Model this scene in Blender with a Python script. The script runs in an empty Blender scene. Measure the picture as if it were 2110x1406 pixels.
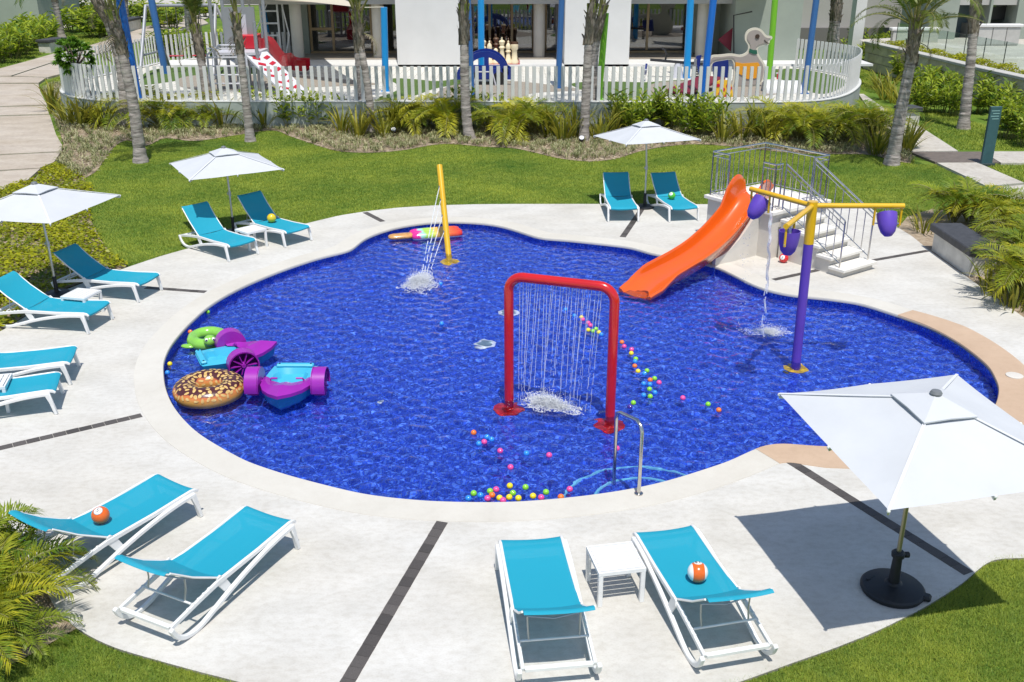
import bpy, bmesh, math, random
import numpy as np
from mathutils import Vector, Matrix, Quaternion
from mathutils.geometry import tessellate_polygon
R = math.radians
PI = math.pi
random.seed(7)
rng = np.random.default_rng(7)
S = bpy.context.scene
COL = S.collection

# ------------------------------------------------------------------ camera, sky, sun
cam_d = bpy.data.cameras.new('camera')
cam = bpy.data.objects.new('camera', cam_d)
COL.objects.link(cam)
cam_d.sensor_width = 36.0
cam_d.lens = 34.491
cam_d.clip_start = 0.1
cam_d.clip_end = 900
PITCH, ROLL = 384.983 / 1000, 1.512 / 1000
cam.location = (0, 0, 6.315)
cam.rotation_euler = (Matrix.Rotation(PI / 2 - PITCH, 3, 'X') @ Matrix.Rotation(-ROLL, 3, 'Z')).to_euler()
S.camera = cam

SUN_DIR = Vector((-0.06, 0.40, -1.0)).normalized()
world = bpy.data.worlds.new('World')
S.world = world
world.use_nodes = True
wn = world.node_tree.nodes
sky_n = wn.new('ShaderNodeTexSky')
sky_n.sky_type = 'NISHITA'
sky_n.sun_disc = False
sky_n.sun_elevation = math.asin(-SUN_DIR.z)
sky_n.sun_rotation = math.atan2(-SUN_DIR.x, -SUN_DIR.y)
sky_n.air_density = 1.0
sky_n.dust_density = 0.6
wn['Background'].inputs['Strength'].default_value = 0.13
world.node_tree.links.new(sky_n.outputs[0], wn['Background'].inputs['Color'])
sun_d = bpy.data.lights.new('sun', 'SUN')
sun_d.energy = 4.4
sun_d.angle = R(0.53)
sun_d.color = (1.0, 0.965, 0.90)
sun = bpy.data.objects.new('sun', sun_d)
COL.objects.link(sun)
sun.rotation_euler = SUN_DIR.to_track_quat('-Z', 'Y').to_euler()
sun.location = (0, -10, 30)
S.view_settings.view_transform = 'Standard'
S.view_settings.look = 'None'
S.view_settings.exposure = 0.08
S.view_settings.gamma = 1.0
S.view_settings.use_curve_mapping = False
S.cycles.max_bounces = 8
S.cycles.transparent_max_bounces = 16
S.cycles.use_denoising = True

# ------------------------------------------------------------------ materials
def new_mat(name):
    m = bpy.data.materials.new(name)
    m.use_nodes = True
    nt = m.node_tree
    return m, nt, nt.nodes, nt.links, nt.nodes['Principled BSDF']

def rgba(c):
    return (c[0], c[1], c[2], 1.0)

def mat(name, col, rough=0.5, metal=0.0, var=0.0, vscale=6.0, col2=None, bump=0.0, bscale=40.0, spec=0.5,
        coat=0.0, trans=0.0, objvar=0.0, detail=5.0, stretch=None, sheer=0.0):
    """Principled paint with noise variation, fine bump, optional translucency and see-through weave."""
    m, nt, N, L, b = new_mat(name)
    b.inputs['Roughness'].default_value = rough
    b.inputs['Metallic'].default_value = metal
    b.inputs['Specular IOR Level'].default_value = spec
    if coat:
        b.inputs['Coat Weight'].default_value = coat
        b.inputs['Coat Roughness'].default_value = 0.08
    tc = N.new('ShaderNodeTexCoord')
    src = tc.outputs['Object']
    if stretch:
        mp = N.new('ShaderNodeMapping')
        mp.inputs['Scale'].default_value = stretch
        L.new(src, mp.inputs['Vector'])
        src = mp.outputs[0]
    color = None
    if var or col2:
        n = N.new('ShaderNodeTexNoise')
        n.inputs['Scale'].default_value = vscale
        n.inputs['Detail'].default_value = detail
        n.inputs['Roughness'].default_value = 0.6
        L.new(src, n.inputs['Vector'])
        rp = N.new('ShaderNodeValToRGB')
        c2 = col2 or tuple(max(0, x * (1 - var)) for x in col)
        c1 = col if col2 else tuple(min(1, x * (1 + var * 0.5)) for x in col)
        rp.color_ramp.elements[0].position = 0.32
        rp.color_ramp.elements[1].position = 0.68
        rp.color_ramp.elements[0].color = rgba(c2)
        rp.color_ramp.elements[1].color = rgba(c1)
        L.new(n.outputs[0], rp.inputs[0])
        color = rp.outputs[0]
    if objvar:
        oi = N.new('ShaderNodeObjectInfo')
        hs = N.new('ShaderNodeHueSaturation')
        mr = N.new('ShaderNodeMapRange')
        mr.inputs['To Min'].default_value = 1 - objvar
        mr.inputs['To Max'].default_value = 1 + objvar
        L.new(oi.outputs['Random'], mr.inputs['Value'])
        L.new(mr.outputs[0], hs.inputs['Value'])
        if color:
            L.new(color, hs.inputs['Color'])
        else:
            hs.inputs['Color'].default_value = rgba(col)
        color = hs.outputs[0]
    if color:
        L.new(color, b.inputs['Base Color'])
    else:
        b.inputs['Base Color'].default_value = rgba(col)
    if bump:
        n2 = N.new('ShaderNodeTexNoise')
        n2.inputs['Scale'].default_value = bscale
        n2.inputs['Detail'].default_value = 4
        L.new(src, n2.inputs['Vector'])
        bp = N.new('ShaderNodeBump')
        bp.inputs['Strength'].default_value = bump
        bp.inputs['Distance'].default_value = 0.02
        L.new(n2.outputs[0], bp.inputs['Height'])
        L.new(bp.outputs[0], b.inputs['Normal'])
    out = N['Material Output']
    last = b.outputs[0]
    if trans:
        t = N.new('ShaderNodeBsdfTranslucent')
        if color:
            L.new(color, t.inputs['Color'])
        else:
            t.inputs['Color'].default_value = rgba(col)
        mx = N.new('ShaderNodeMixShader')
        mx.inputs[0].default_value = trans
        L.new(last, mx.inputs[1])
        L.new(t.outputs[0], mx.inputs[2])
        last = mx.outputs[0]
    if sheer:
        tr = N.new('ShaderNodeBsdfTransparent')
        mx = N.new('ShaderNodeMixShader')
        mx.inputs[0].default_value = sheer
        L.new(last, mx.inputs[1])
        L.new(tr.outputs[0], mx.inputs[2])
        last = mx.outputs[0]
    if last is not b.outputs[0]:
        L.new(last, out.inputs['Surface'])
    return m

# ------------------------------------------------------------------ mesh helpers
class MB:
    """collects shapes that become one mesh"""
    def __init__(self):
        self.v, self.f, self.mi = [], [], []
    def add(self, vs, fs, mi=0):
        o = len(self.v)
        self.v += [tuple(p) for p in vs]
        self.f += [tuple(i + o for i in f) for f in fs]
        self.mi += [mi] * len(fs)
        return self
    def box(self, c, s, rz=0.0, mi=0, rot=None):
        hx, hy, hz = s[0] / 2, s[1] / 2, s[2] / 2
        M = rot if rot is not None else Matrix.Rotation(rz, 3, 'Z')
        vs = [Vector(c) + M @ Vector((x * hx, y * hy, z * hz)) for x in (-1, 1) for y in (-1, 1) for z in (-1, 1)]
        return self.add(vs, [(0, 1, 3, 2), (4, 6, 7, 5), (0, 4, 5, 1), (2, 3, 7, 6), (0, 2, 6, 4), (1, 5, 7, 3)], mi)
    def bar(self, a, b, w, h, up=(0, 0, 1), mi=0):
        a, b = Vector(a), Vector(b)
        d = (b - a)
        ln = d.length
        d.normalize()
        u = Vector(up)
        s = d.cross(u)
        if s.length < 1e-4:
            s = d.cross(Vector((1, 0, 0)))
        s.normalize()
        u = s.cross(d)
        M = Matrix((s, d, u)).transposed()
        return self.box((a + b) / 2, (w, ln, h), rot=M, mi=mi)
    def tube(self, pts, rad, n=10, cap=True, mi=0, closed=False):
        pts = [Vector(p) for p in pts]
        rs = rad if isinstance(rad, (list, tuple)) else [rad] * len(pts)
        m = len(pts)
        vs, fs = [], []
        prev = None
        for i, p in enumerate(pts):
            if closed:
                t = (pts[(i + 1) % m] - pts[i - 1]).normalized()
            else:
                t = (pts[min(i + 1, m - 1)] - pts[max(i - 1, 0)]).normalized()
            if prev is None:
                s = t.cross(Vector((0, 0, 1)))
                if s.length < 1e-3:
                    s = t.cross(Vector((1, 0, 0)))
            else:
                s = prev - t * prev.dot(t)
            s.normalize()
            prev = s
            w = t.cross(s)
            for k in range(n):
                a = 2 * PI * k / n
                vs.append(p + (s * math.cos(a) + w * math.sin(a)) * rs[i])
        for i in range(m if closed else m - 1):
            j = (i + 1) % m
            for k in range(n):
                k2 = (k + 1) % n
                fs.append((i * n + k, i * n + k2, j * n + k2, j * n + k))
        if cap and not closed:
            fs.append(tuple(range(n - 1, -1, -1)))
            fs.append(tuple(range((m - 1) * n, m * n)))
        return self.add(vs, fs, mi)
    def lathe(self, prof, c=(0, 0, 0), n=20, mi=0, M=None):
        vs, fs = [], []
        for r, z in prof:
            for k in range(n):
                a = 2 * PI * k / n
                p = Vector((r * math.cos(a), r * math.sin(a), z))
                if M is not None:
                    p = M @ p
                vs.append(p + Vector(c))
        for i in range(len(prof) - 1):
            for k in range(n):
                k2 = (k + 1) % n
                fs.append((i * n + k, i * n + k2, (i + 1) * n + k2, (i + 1) * n + k))
        fs.append(tuple(range(n - 1, -1, -1)))
        fs.append(tuple(range((len(prof) - 1) * n, len(prof) * n)))
        return self.add(vs, fs, mi)
    def prism(self, poly, z0, z1, mi=0, M=None):
        """closed 2-D polygon (ccw) extruded from z0 to z1; M maps local xyz to place"""
        n = len(poly)
        vs = [Vector((p[0], p[1], z0)) for p in poly] + [Vector((p[0], p[1], z1)) for p in poly]
        if M is not None:
            vs = [M @ v for v in vs]
        tri = tessellate_polygon([[Vector((p[0], p[1], 0)) for p in poly]])
        fs = []
        area = sum(poly[i - 1][0] * poly[i][1] - poly[i][0] * poly[i - 1][1] for i in range(n))
        for t in tri:
            a, b, c = t
            s = ((poly[b][0] - poly[a][0]) * (poly[c][1] - poly[a][1]) - (poly[b][1] - poly[a][1]) * (poly[c][0] - poly[a][0]))
            if s < 0:
                b, c = c, b
            fs.append((c, b, a))
            fs.append((a + n, b + n, c + n))
        for i in range(n):
            j = (i + 1) % n
            fs.append((i, j, j + n, i + n) if area > 0 else (j, i, i + n, j + n))
        return self.add(vs, fs, mi)
    def ribbon(self, path, depth, x0, x1, mi=0):
        """path in the (y,z) plane given a depth, extruded between x0 and x1"""
        n = len(path)
        ds = depth if isinstance(depth, (list, tuple)) else [depth] * n
        up, lo = [], []
        for i in range(n):
            a, b = path[max(i - 1, 0)], path[min(i + 1, n - 1)]
            ty, tz = b[0] - a[0], b[1] - a[1]
            l = math.hypot(ty, tz)
            ny, nz = -tz / l, ty / l
            up.append((path[i][0] + ny * ds[i] / 2, path[i][1] + nz * ds[i] / 2))
            lo.append((path[i][0] - ny * ds[i] / 2, path[i][1] - nz * ds[i] / 2))
        vs = []
        for i in range(n):
            vs += [(x0, *up[i]), (x1, *up[i]), (x1, *lo[i]), (x0, *lo[i])]
        fs = [(3, 2, 1, 0), tuple(4 * (n - 1) + k for k in range(4))]
        for i in range(n - 1):
            for k in range(4):
                k2 = (k + 1) % 4
                fs.append((4 * i + k, 4 * i + k2, 4 * i + 4 + k2, 4 * i + 4 + k))
        return self.add(vs, fs, mi)
    def sphere(self, c, r, n=14, m=9, sz=1.0, mi=0):
        prof = [(max(1e-4, r * math.sin(PI * i / m)), -r * sz * math.cos(PI * i / m)) for i in range(m + 1)]
        return self.lathe(prof, c, n, mi)
    def mesh(self, name, mats, smooth=35.0, bevel=0.0, fix=True):
        me = bpy.data.meshes.new(name)
        me.from_pydata([tuple(p) for p in self.v], [], self.f)
        if not isinstance(mats, (list, tuple)):
            mats = [mats]
        for m in mats:
            me.materials.append(m)
        if any(self.mi):
            me.polygons.foreach_set('material_index', self.mi)
        if fix or bevel:
            bm = bmesh.new()
            bm.from_mesh(me)
            if fix:
                bmesh.ops.recalc_face_normals(bm, faces=bm.faces)
            if bevel:
                es = [e for e in bm.edges if len(e.link_faces) == 2 and e.calc_face_angle(0) > 0.7]
                bmesh.ops.bevel(bm, geom=es, offset=bevel, segments=1, affect='EDGES', clamp_overlap=True)
            bm.to_mesh(me)
            bm.free()
        if smooth:
            me.polygons.foreach_set('use_smooth', [True] * len(me.polygons))
            me.set_sharp_from_angle(angle=R(smooth))
        me.update()
        return me
    def build(self, name, mats, parent=None, **kw):
        return link(name, self.mesh(name, mats, **kw), parent)

def link(name, me, parent=None, loc=None, rot=None, scale=None):
    o = bpy.data.objects.new(name, me)
    COL.objects.link(o)
    if parent is not None:
        o.parent = parent
    if loc is not None:
        o.location = loc
    if rot is not None:
        o.rotation_euler = rot
    if scale is not None:
        o.scale = scale if isinstance(scale, (tuple, list)) else (scale,) * 3
    return o

def tag(o, label=None, cat=None, group=None, kind=None):
    if label: o['label'] = label
    if cat: o['category'] = cat
    if group: o['group'] = group
    if kind: o['kind'] = kind
    return o

def thing(name, label, cat, loc=(0, 0, 0), rz=0.0, group=None):
    o = bpy.data.objects.new(name, None)
    COL.objects.link(o)
    o.empty_display_size = 0.2
    o.location = loc if len(loc) == 3 else (loc[0], loc[1], 0)
    o.rotation_euler = (0, 0, rz)
    return tag(o, label, cat, group)

def structure(o):
    o['kind'] = 'structure'
    return o

KIDS = {}
def copy_tree(o, parent=None):
    c = o.copy()
    COL.objects.link(c)
    if parent is not None:
        c.parent = parent
    for ch in o.children:
        copy_tree(ch, c)
    return c

def catmull(pts, n=8, closed=True):
    out = []
    m = len(pts)
    dim = len(pts[0])
    for i in range(m if closed else m - 1):
        g = lambda k: pts[k % m] if closed else pts[max(0, min(m - 1, k))]
        p0, p1, p2, p3 = g(i - 1), g(i), g(i + 1), g(i + 2)
        for k in range(n):
            t = k / n
            out.append(tuple(0.5 * (2 * p1[d] + (p2[d] - p0[d]) * t + (2 * p0[d] - 5 * p1[d] + 4 * p2[d] - p3[d]) * t * t
                             + (3 * p1[d] - p0[d] - 3 * p2[d] + p3[d]) * t ** 3) for d in range(dim)))
    if not closed:
        out.append(tuple(pts[-1]))
    return out

def resample(pts, step, closed=True):
    pts = [Vector(p) for p in pts]
    if closed:
        pts = pts + [pts[0]]
    L_ = [0]
    for a, b in zip(pts, pts[1:]):
        L_.append(L_[-1] + (b - a).length)
    n = max(2, int(round(L_[-1] / step)))
    out, j = [], 0
    for i in range(n if closed else n + 1):
        s = L_[-1] * i / n
        while j < len(L_) - 2 and L_[j + 1] < s:
            j += 1
        t = (s - L_[j]) / max(1e-9, L_[j + 1] - L_[j])
        out.append(tuple(pts[j].lerp(pts[j + 1], min(1, t))))
    return out

def offset_loop(pts, d):
    """offset a closed 2-D loop to its outside by d"""
    n = len(pts)
    area = sum(pts[i - 1][0] * pts[i][1] - pts[i][0] * pts[i - 1][1] for i in range(n))
    s = 1 if area > 0 else -1
    out = []
    for i in range(n):
        a, b = pts[i - 2], pts[(i + 2) % n]
        tx, ty = b[0] - a[0], b[1] - a[1]
        l = math.hypot(tx, ty)
        out.append((pts[i][0] + s * ty / l * d, pts[i][1] - s * tx / l * d))
    return out

def smooth_loop(pts, it=3):
    n = len(pts)
    for _ in range(it):
        pts = [tuple((pts[i - 1][k] + 2 * pts[i][k] + pts[(i + 1) % n][k]) / 4 for k in range(2)) for i in range(n)]
    return pts

def sheet(name, loops, z, m, parent=None):
    """flat polygon (first loop outer, others holes) at height z"""
    ls = [[Vector((p[0], p[1], 0)) for p in l] for l in loops]
    tri = tessellate_polygon(ls)
    vs = [(p.x, p.y, z) for l in ls for p in l]
    fs = []
    for a, b, c in tri:
        A, B, C_ = vs[a], vs[b], vs[c]
        if (B[0] - A[0]) * (C_[1] - A[1]) - (B[1] - A[1]) * (C_[0] - A[0]) < 0:
            b, c = c, b
        fs.append((a, b, c))
    me = bpy.data.meshes.new(name)
    me.from_pydata(vs, [], fs)
    me.materials.append(m)
    return link(name, me, parent)

def inside(poly):
    """vectorised point-in-polygon test"""
    P_ = np.array(poly)
    def f(x, y):
        r = np.zeros(x.shape, bool)
        j = len(P_) - 1
        for i in range(len(P_)):
            xi, yi, xj, yj = P_[i, 0], P_[i, 1], P_[j, 0], P_[j, 1]
            c = ((yi > y) != (yj > y)) & (x < (xj - xi) * (y - yi) / (yj - yi + 1e-12) + xi)
            r ^= c
            j = i
        return r
    return f

def big_mesh(name, V, F, m, parent=None, smooth=False, attr=None):
    """numpy vertices + equal-sized faces -> object"""
    me = bpy.data.meshes.new(name)
    k = F.shape[1]
    me.vertices.add(len(V))
    me.vertices.foreach_set('co', V.astype(np.float32).ravel())
    me.loops.add(F.size)
    me.loops.foreach_set('vertex_index', F.astype(np.int32).ravel())
    me.polygons.add(len(F))
    me.polygons.foreach_set('loop_start', np.arange(0, F.size, k, dtype=np.int32))
    me.polygons.foreach_set('loop_total', np.full(len(F), k, dtype=np.int32))
    for x in (m if isinstance(m, (list, tuple)) else [m]):
        me.materials.append(x)
    if attr is not None:
        a = me.attributes.new('tint', 'FLOAT', 'POINT')
        a.data.foreach_set('value', attr.astype(np.float32))
    me.update(calc_edges=True)
    if smooth:
        me.polygons.foreach_set('use_smooth', [True] * len(F))
    return link(name, me, parent)


# ------------------------------------------------------------------ pool outline and deck
POOL_RAW = [(-5.536,14.234),(-5.689,14.722),(-5.795,15.396),(-5.809,16.157),(-5.778,16.715),(-5.713,17.319),(-5.537,18.02),(-5.221,18.795),(-4.751,19.643),(-4.207,20.394),(-3.797,20.788),(-3.59,21.035),(-3.496,21.446),(-3.377,21.94),(-3.095,22.474),(-2.652,22.961),(-2.012,23.313),(-1.342,23.381),(-0.661,23.229),(-0.222,22.947),(0.174,22.519),(0.462,22.163),(0.711,21.938),(1.066,21.835),(1.435,21.717),(2.047,21.475),(2.643,21.195),(3.049,20.753),(3.501,20.426),(3.906,20.143),(4.291,19.765),(4.553,19.208),(4.789,18.635),(5.05,18.236),(5.45,17.947),(6.023,17.756),(6.556,17.493),(6.893,17.075),(7.149,16.704),(7.382,16.316),(7.551,15.802),(7.643,15.272),(7.671,14.532),(7.575,14.036),(7.43,13.585),(7.093,12.994),(6.629,12.46),(6.071,12.077),(5.438,11.824),(4.817,11.743),(4.309,11.752),(3.977,11.787),(3.741,11.839),(3.484,11.816),(3.231,11.659),(2.898,11.394),(2.69,11.259),(2.132,10.938),(1.69,10.729),(1.193,10.566),(0.711,10.452),(0.234,10.374),(-0.234,10.342),(-0.935,10.366),(-1.46,10.447),(-1.828,10.54),(-2.156,10.669),(-2.828,10.984),(-3.353,11.282),(-3.556,11.424),(-3.82,11.651),(-4.136,11.939),(-4.441,12.257),(-4.776,12.699),(-5.07,13.168),(-5.331,13.701)]
POOL = smooth_loop(resample(catmull(POOL_RAW, 6), 0.09), 3)
DECK_RAW = [(-2.617,7.247),(-2.955,7.358),(-3.393,7.517),(-3.846,7.685),(-4.153,7.854),(-4.394,8.021),(-4.642,8.237),(-5.365,9.194),(-6.124,10.095),(-7.709,11.276),(-9.083,12.856),(-9.725,15.044),(-9.002,16.053),(-8.889,16.93),(-8.898,18.092),(-8.579,18.832),(-8.303,19.399),(-8.037,19.894),(-7.649,20.59),(-7.244,21.141),(-6.477,22.242),(-5.137,23.103),(-4.318,24.001),(-3.68,24.416),(-2.946,24.773),(-1.966,25.006),(-0.889,25.117),(0.193,25.136),(2.353,25.123),(5.074,25.08),(7.155,25.042),(9.217,24.831),(9.243,22.79),(9.3,22.049),(9.248,20.916),(9.282,19.027),(9.293,17.727),(9.307,16.7),(9.462,13.63),(8.871,11.62),(7.248,9.847),(6.15,9.164),(5.667,9.165),(5.319,9.157),(5.122,9.002),(4.776,8.688),(4.232,8.298),(3.636,7.935),(3.098,7.662),(2.594,7.436),(2.174,7.239),(1.593,6.989),(0.615,6.763),(-0.238,6.695),(-1.095,6.767),(-1.91,6.996)]
CORNERS = ()
DECK = resample(DECK_RAW, 0.12)
DECK = smooth_loop(DECK, 2)
COPE_W = 0.44
COPE_OUT = smooth_loop(offset_loop(smooth_loop(POOL, 6), COPE_W), 8)
POOL_IN = offset_loop(POOL, 0.03)
WATER_Z, FLOOR_Z = -0.12, -0.50

def concrete(name, base, dark, scale, streak=(1, 1, 1), bump=0.25, stain=0.5, fine=0.4):
    m, nt, N, L, b = new_mat(name)
    b.inputs['Roughness'].default_value = 0.75
    b.inputs['Specular IOR Level'].default_value = 0.3
    tc = N.new('ShaderNodeTexCoord')
    mp = N.new('ShaderNodeMapping')
    mp.inputs['Scale'].default_value = streak
    L.new(tc.outputs['Object'], mp.inputs[0])
    n1 = N.new('ShaderNodeTexNoise'); n1.inputs['Scale'].default_value = scale; n1.inputs['Detail'].default_value = 8; n1.inputs['Roughness'].default_value = 0.62
    n2 = N.new('ShaderNodeTexNoise'); n2.inputs['Scale'].default_value = scale * 9; n2.inputs['Detail'].default_value = 6
    n3 = N.new('ShaderNodeTexNoise'); n3.inputs['Scale'].default_value = scale * 0.28; n3.inputs['Detail'].default_value = 4
    n4 = N.new('ShaderNodeTexVoronoi'); n4.feature = 'DISTANCE_TO_EDGE'; n4.inputs['Scale'].default_value = scale * 0.42
    nw = N.new('ShaderNodeTexNoise'); nw.inputs['Scale'].default_value = scale * 1.4; nw.inputs['Detail'].default_value = 5
    for n in (n1, n2, n3, nw):
        L.new(mp.outputs[0], n.inputs['Vector'])
    wa = N.new('ShaderNodeMixRGB'); wa.inputs[0].default_value = 0.25
    L.new(mp.outputs[0], wa.inputs[1]); L.new(nw.outputs['Color'], wa.inputs[2]); L.new(wa.outputs[0], n4.inputs['Vector'])
    r1 = N.new('ShaderNodeValToRGB')
    r1.color_ramp.elements[0].position = 0.30; r1.color_ramp.elements[1].position = 0.62
    r1.color_ramp.elements[0].color = rgba(dark); r1.color_ramp.elements[1].color = rgba(base)
    L.new(n1.outputs[0], r1.inputs[0])
    mx = N.new('ShaderNodeMixRGB'); mx.blend_type = 'MULTIPLY'; mx.inputs[0].default_value = fine
    r2 = N.new('ShaderNodeValToRGB')
    r2.color_ramp.elements[0].position = 0.34; r2.color_ramp.elements[1].position = 0.56
    r2.color_ramp.elements[0].color = (0.66, 0.62, 0.56, 1); r2.color_ramp.elements[1].color = (1, 1, 1, 1)
    L.new(n2.outputs[0], r2.inputs[0]); L.new(r1.outputs[0], mx.inputs[1]); L.new(r2.outputs[0], mx.inputs[2])
    my = N.new('ShaderNodeMixRGB'); my.blend_type = 'MULTIPLY'; my.inputs[0].default_value = stain
    r3 = N.new('ShaderNodeValToRGB')
    r3.color_ramp.elements[0].position = 0.30; r3.color_ramp.elements[1].position = 0.60
    r3.color_ramp.elements[0].color = (0.78, 0.72, 0.62, 1); r3.color_ramp.elements[1].color = (1, 1, 1, 1)
    L.new(n3.outputs[0], r3.inputs[0]); L.new(mx.outputs[0], my.inputs[1]); L.new(r3.outputs[0], my.inputs[2])
    mz = N.new('ShaderNodeMixRGB'); mz.blend_type = 'MULTIPLY'; mz.inputs[0].default_value = 0.05
    r4 = N.new('ShaderNodeValToRGB')
    r4.color_ramp.elements[0].position = 0.0; r4.color_ramp.elements[1].position = 0.012
    r4.color_ramp.elements[0].color = (0.45, 0.42, 0.38, 1); r4.color_ramp.elements[1].color = (1, 1, 1, 1)
    L.new(n4.outputs[0], r4.inputs[0]); L.new(my.outputs[0], mz.inputs[1]); L.new(r4.outputs[0], mz.inputs[2])
    n5 = N.new('ShaderNodeTexNoise'); n5.inputs['Scale'].default_value = scale * 42; n5.inputs['Detail'].default_value = 3; L.new(mp.outputs[0], n5.inputs['Vector'])
    r5 = N.new('ShaderNodeValToRGB')
    r5.color_ramp.elements[0].position = 0.30; r5.color_ramp.elements[1].position = 0.52
    r5.color_ramp.elements[0].color = (0.62, 0.59, 0.54, 1); r5.color_ramp.elements[1].color = (1, 1, 1, 1)
    m5 = N.new('ShaderNodeMixRGB'); m5.blend_type = 'MULTIPLY'; m5.inputs[0].default_value = fine * 0.9
    L.new(n5.outputs[0], r5.inputs[0]); L.new(mz.outputs[0], m5.inputs[1]); L.new(r5.outputs[0], m5.inputs[2])
    L.new(m5.outputs[0], b.inputs['Base Color'])
    bp = N.new('ShaderNodeBump'); bp.inputs['Strength'].default_value = bump; bp.inputs['Distance'].default_value = 0.01
    L.new(n2.outputs[0], bp.inputs['Height']); L.new(bp.outputs[0], b.inputs['Normal'])
    return m

M_DECK = concrete('deck_concrete', (0.615, 0.60, 0.565), (0.52, 0.505, 0.47), 1.1, (1, 1.6, 1), stain=0.36, fine=0.25)
M_COPE = concrete('coping_render', (0.60, 0.575, 0.52), (0.545, 0.52, 0.465), 0.9, stain=0.25, bump=0.1, fine=0.08)
M_TAN = concrete('tan_render', (0.52, 0.38, 0.27), (0.46, 0.33, 0.23), 1.1, stain=0.15, bump=0.1, fine=0.1)
M_SLAB = concrete('path_concrete', (0.52, 0.46, 0.39), (0.42, 0.36, 0.30), 0.9, (1, 2.2, 1), stain=0.5)
M_SLABW = concrete('pale_path_concrete', (0.56, 0.53, 0.48), (0.46, 0.43, 0.39), 0.9, stain=0.4)
M_STRIP = mat('dark_stone', (0.085, 0.075, 0.07), 0.7, var=0.4, vscale=30, objvar=0.28, bump=0.3)
M_EDGE = mat('coping_underside', (0.30, 0.28, 0.25), 0.8, var=0.3)

def lawn_mat(name, c1, c2, c3, sc=1.0):
    m, nt, N, L, b = new_mat(name)
    b.inputs['Roughness'].default_value = 0.9
    b.inputs['Specular IOR Level'].default_value = 0.1
    tc = N.new('ShaderNodeTexCoord')
    n1 = N.new('ShaderNodeTexNoise'); n1.inputs['Scale'].default_value = 0.55 * sc; n1.inputs['Detail'].default_value = 7; n1.inputs['Roughness'].default_value = 0.65
    n2 = N.new('ShaderNodeTexNoise'); n2.inputs['Scale'].default_value = 26 * sc; n2.inputs['Detail'].default_value = 5
    L.new(tc.outputs['Object'], n1.inputs['Vector']); L.new(tc.outputs['Object'], n2.inputs['Vector'])
    r1 = N.new('ShaderNodeValToRGB')
    e = r1.color_ramp.elements
    e[0].position = 0.36; e[0].color = rgba(c1); e[1].position = 0.66; e[1].color = rgba(c3)
    k = e.new(0.5); k.color = rgba(c2)
    L.new(n1.outputs[0], r1.inputs[0])
    mx = N.new('ShaderNodeMixRGB'); mx.blend_type = 'MULTIPLY'; mx.inputs[0].default_value = 0.7
    r2 = N.new('ShaderNodeValToRGB')
    r2.color_ramp.elements[0].position = 0.35; r2.color_ramp.elements[1].position = 0.6
    r2.color_ramp.elements[0].color = (0.5, 0.5, 0.45, 1); r2.color_ramp.elements[1].color = (1.15, 1.15, 1.1, 1)
    L.new(n2.outputs[0], r2.inputs[0]); L.new(r1.outputs[0], mx.inputs[1]); L.new(r2.outputs[0], mx.inputs[2])
    L.new(mx.outputs[0], b.inputs['Base Color'])
    return m
M_LAWN = lawn_mat('lawn_soil', (0.08, 0.155, 0.022), (0.125, 0.20, 0.03), (0.20, 0.245, 0.045))
M_BLADE = None

HOLE = smooth_loop(offset_loop(COPE_OUT, 0.12), 2)
G_OUT = [(-70, -14), (70, -14), (70, 60), (120, 420), (-150, 420), (-70, 60)]
structure(sheet('lawn_ground', [G_OUT, HOLE], -0.03, M_LAWN))

# deck: one sheet with the pool cut out, a thin edge down to the lawn
dk = sheet('pool_deck', [DECK, smooth_loop(offset_loop(COPE_OUT, -0.03), 1)], 0.0, M_DECK)
structure(dk)
rim = MB()
nD = len(DECK)
for i in range(nD):
    a, b_ = DECK[i], DECK[(i + 1) % nD]
    rim.add([(a[0], a[1], 0), (b_[0], b_[1], 0), (b_[0], b_[1], -0.12), (a[0], a[1], -0.12)], [(0, 1, 2, 3)])
structure(rim.build('deck_edge', M_EDGE, dk, fix=False))

# coping ring with a rounded nose, split where the render is tan
def coping_run(i0, i1, w_extra=0.0):
    n = len(POOL)
    mb = MB()
    idx = [(i % n) for i in range(i0, i1 + 1)]
    prof = []
    vs = []
    cnt = len(idx)
    for c, i in enumerate(idx):
        p, q = Vector(POOL[i]), Vector(COPE_OUT[i])
        d = (q - p)
        e = 0.0
        if w_extra:
            t = min(c, cnt - 1 - c) / 10.0
            e = w_extra * min(1, t)
        dn = d.normalized()
        q = p + d + dn * e
        z = 0.006 + (0.003 if w_extra else 0)
        for (k, zz) in ((0.03, -0.055), (-0.005, -0.05), (-0.012, -0.012), (0.0, z), (0.99, z), (1.0, -0.01)):
            x = p + dn * (k if k < 0.5 else (q - p).length * k)
            vs.append((x.x, x.y, zz))
    fs = []
    for c in range(cnt - 1):
        for k in range(5):
            fs.append((c * 6 + k, c * 6 + k + 1, c * 6 + 7 + k, c * 6 + 6 + k))
    return mb.add(vs, fs)
def near_idx(p):
    return min(range(len(POOL)), key=lambda i: (POOL[i][0] - p[0]) ** 2 + (POOL[i][1] - p[1]) ** 2)
structure(coping_run(0, len(POOL)).build('pool_coping', M_COPE, smooth=50))
tA, tB = near_idx((7.06,16.81)), near_idx((3.271,11.693))
print('pool', len(POOL), tA, tB)
if tB < tA: tB += len(POOL)
structure(coping_run(tA, tB, 0.16).build('tan_coping', M_TAN, smooth=50))

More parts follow.
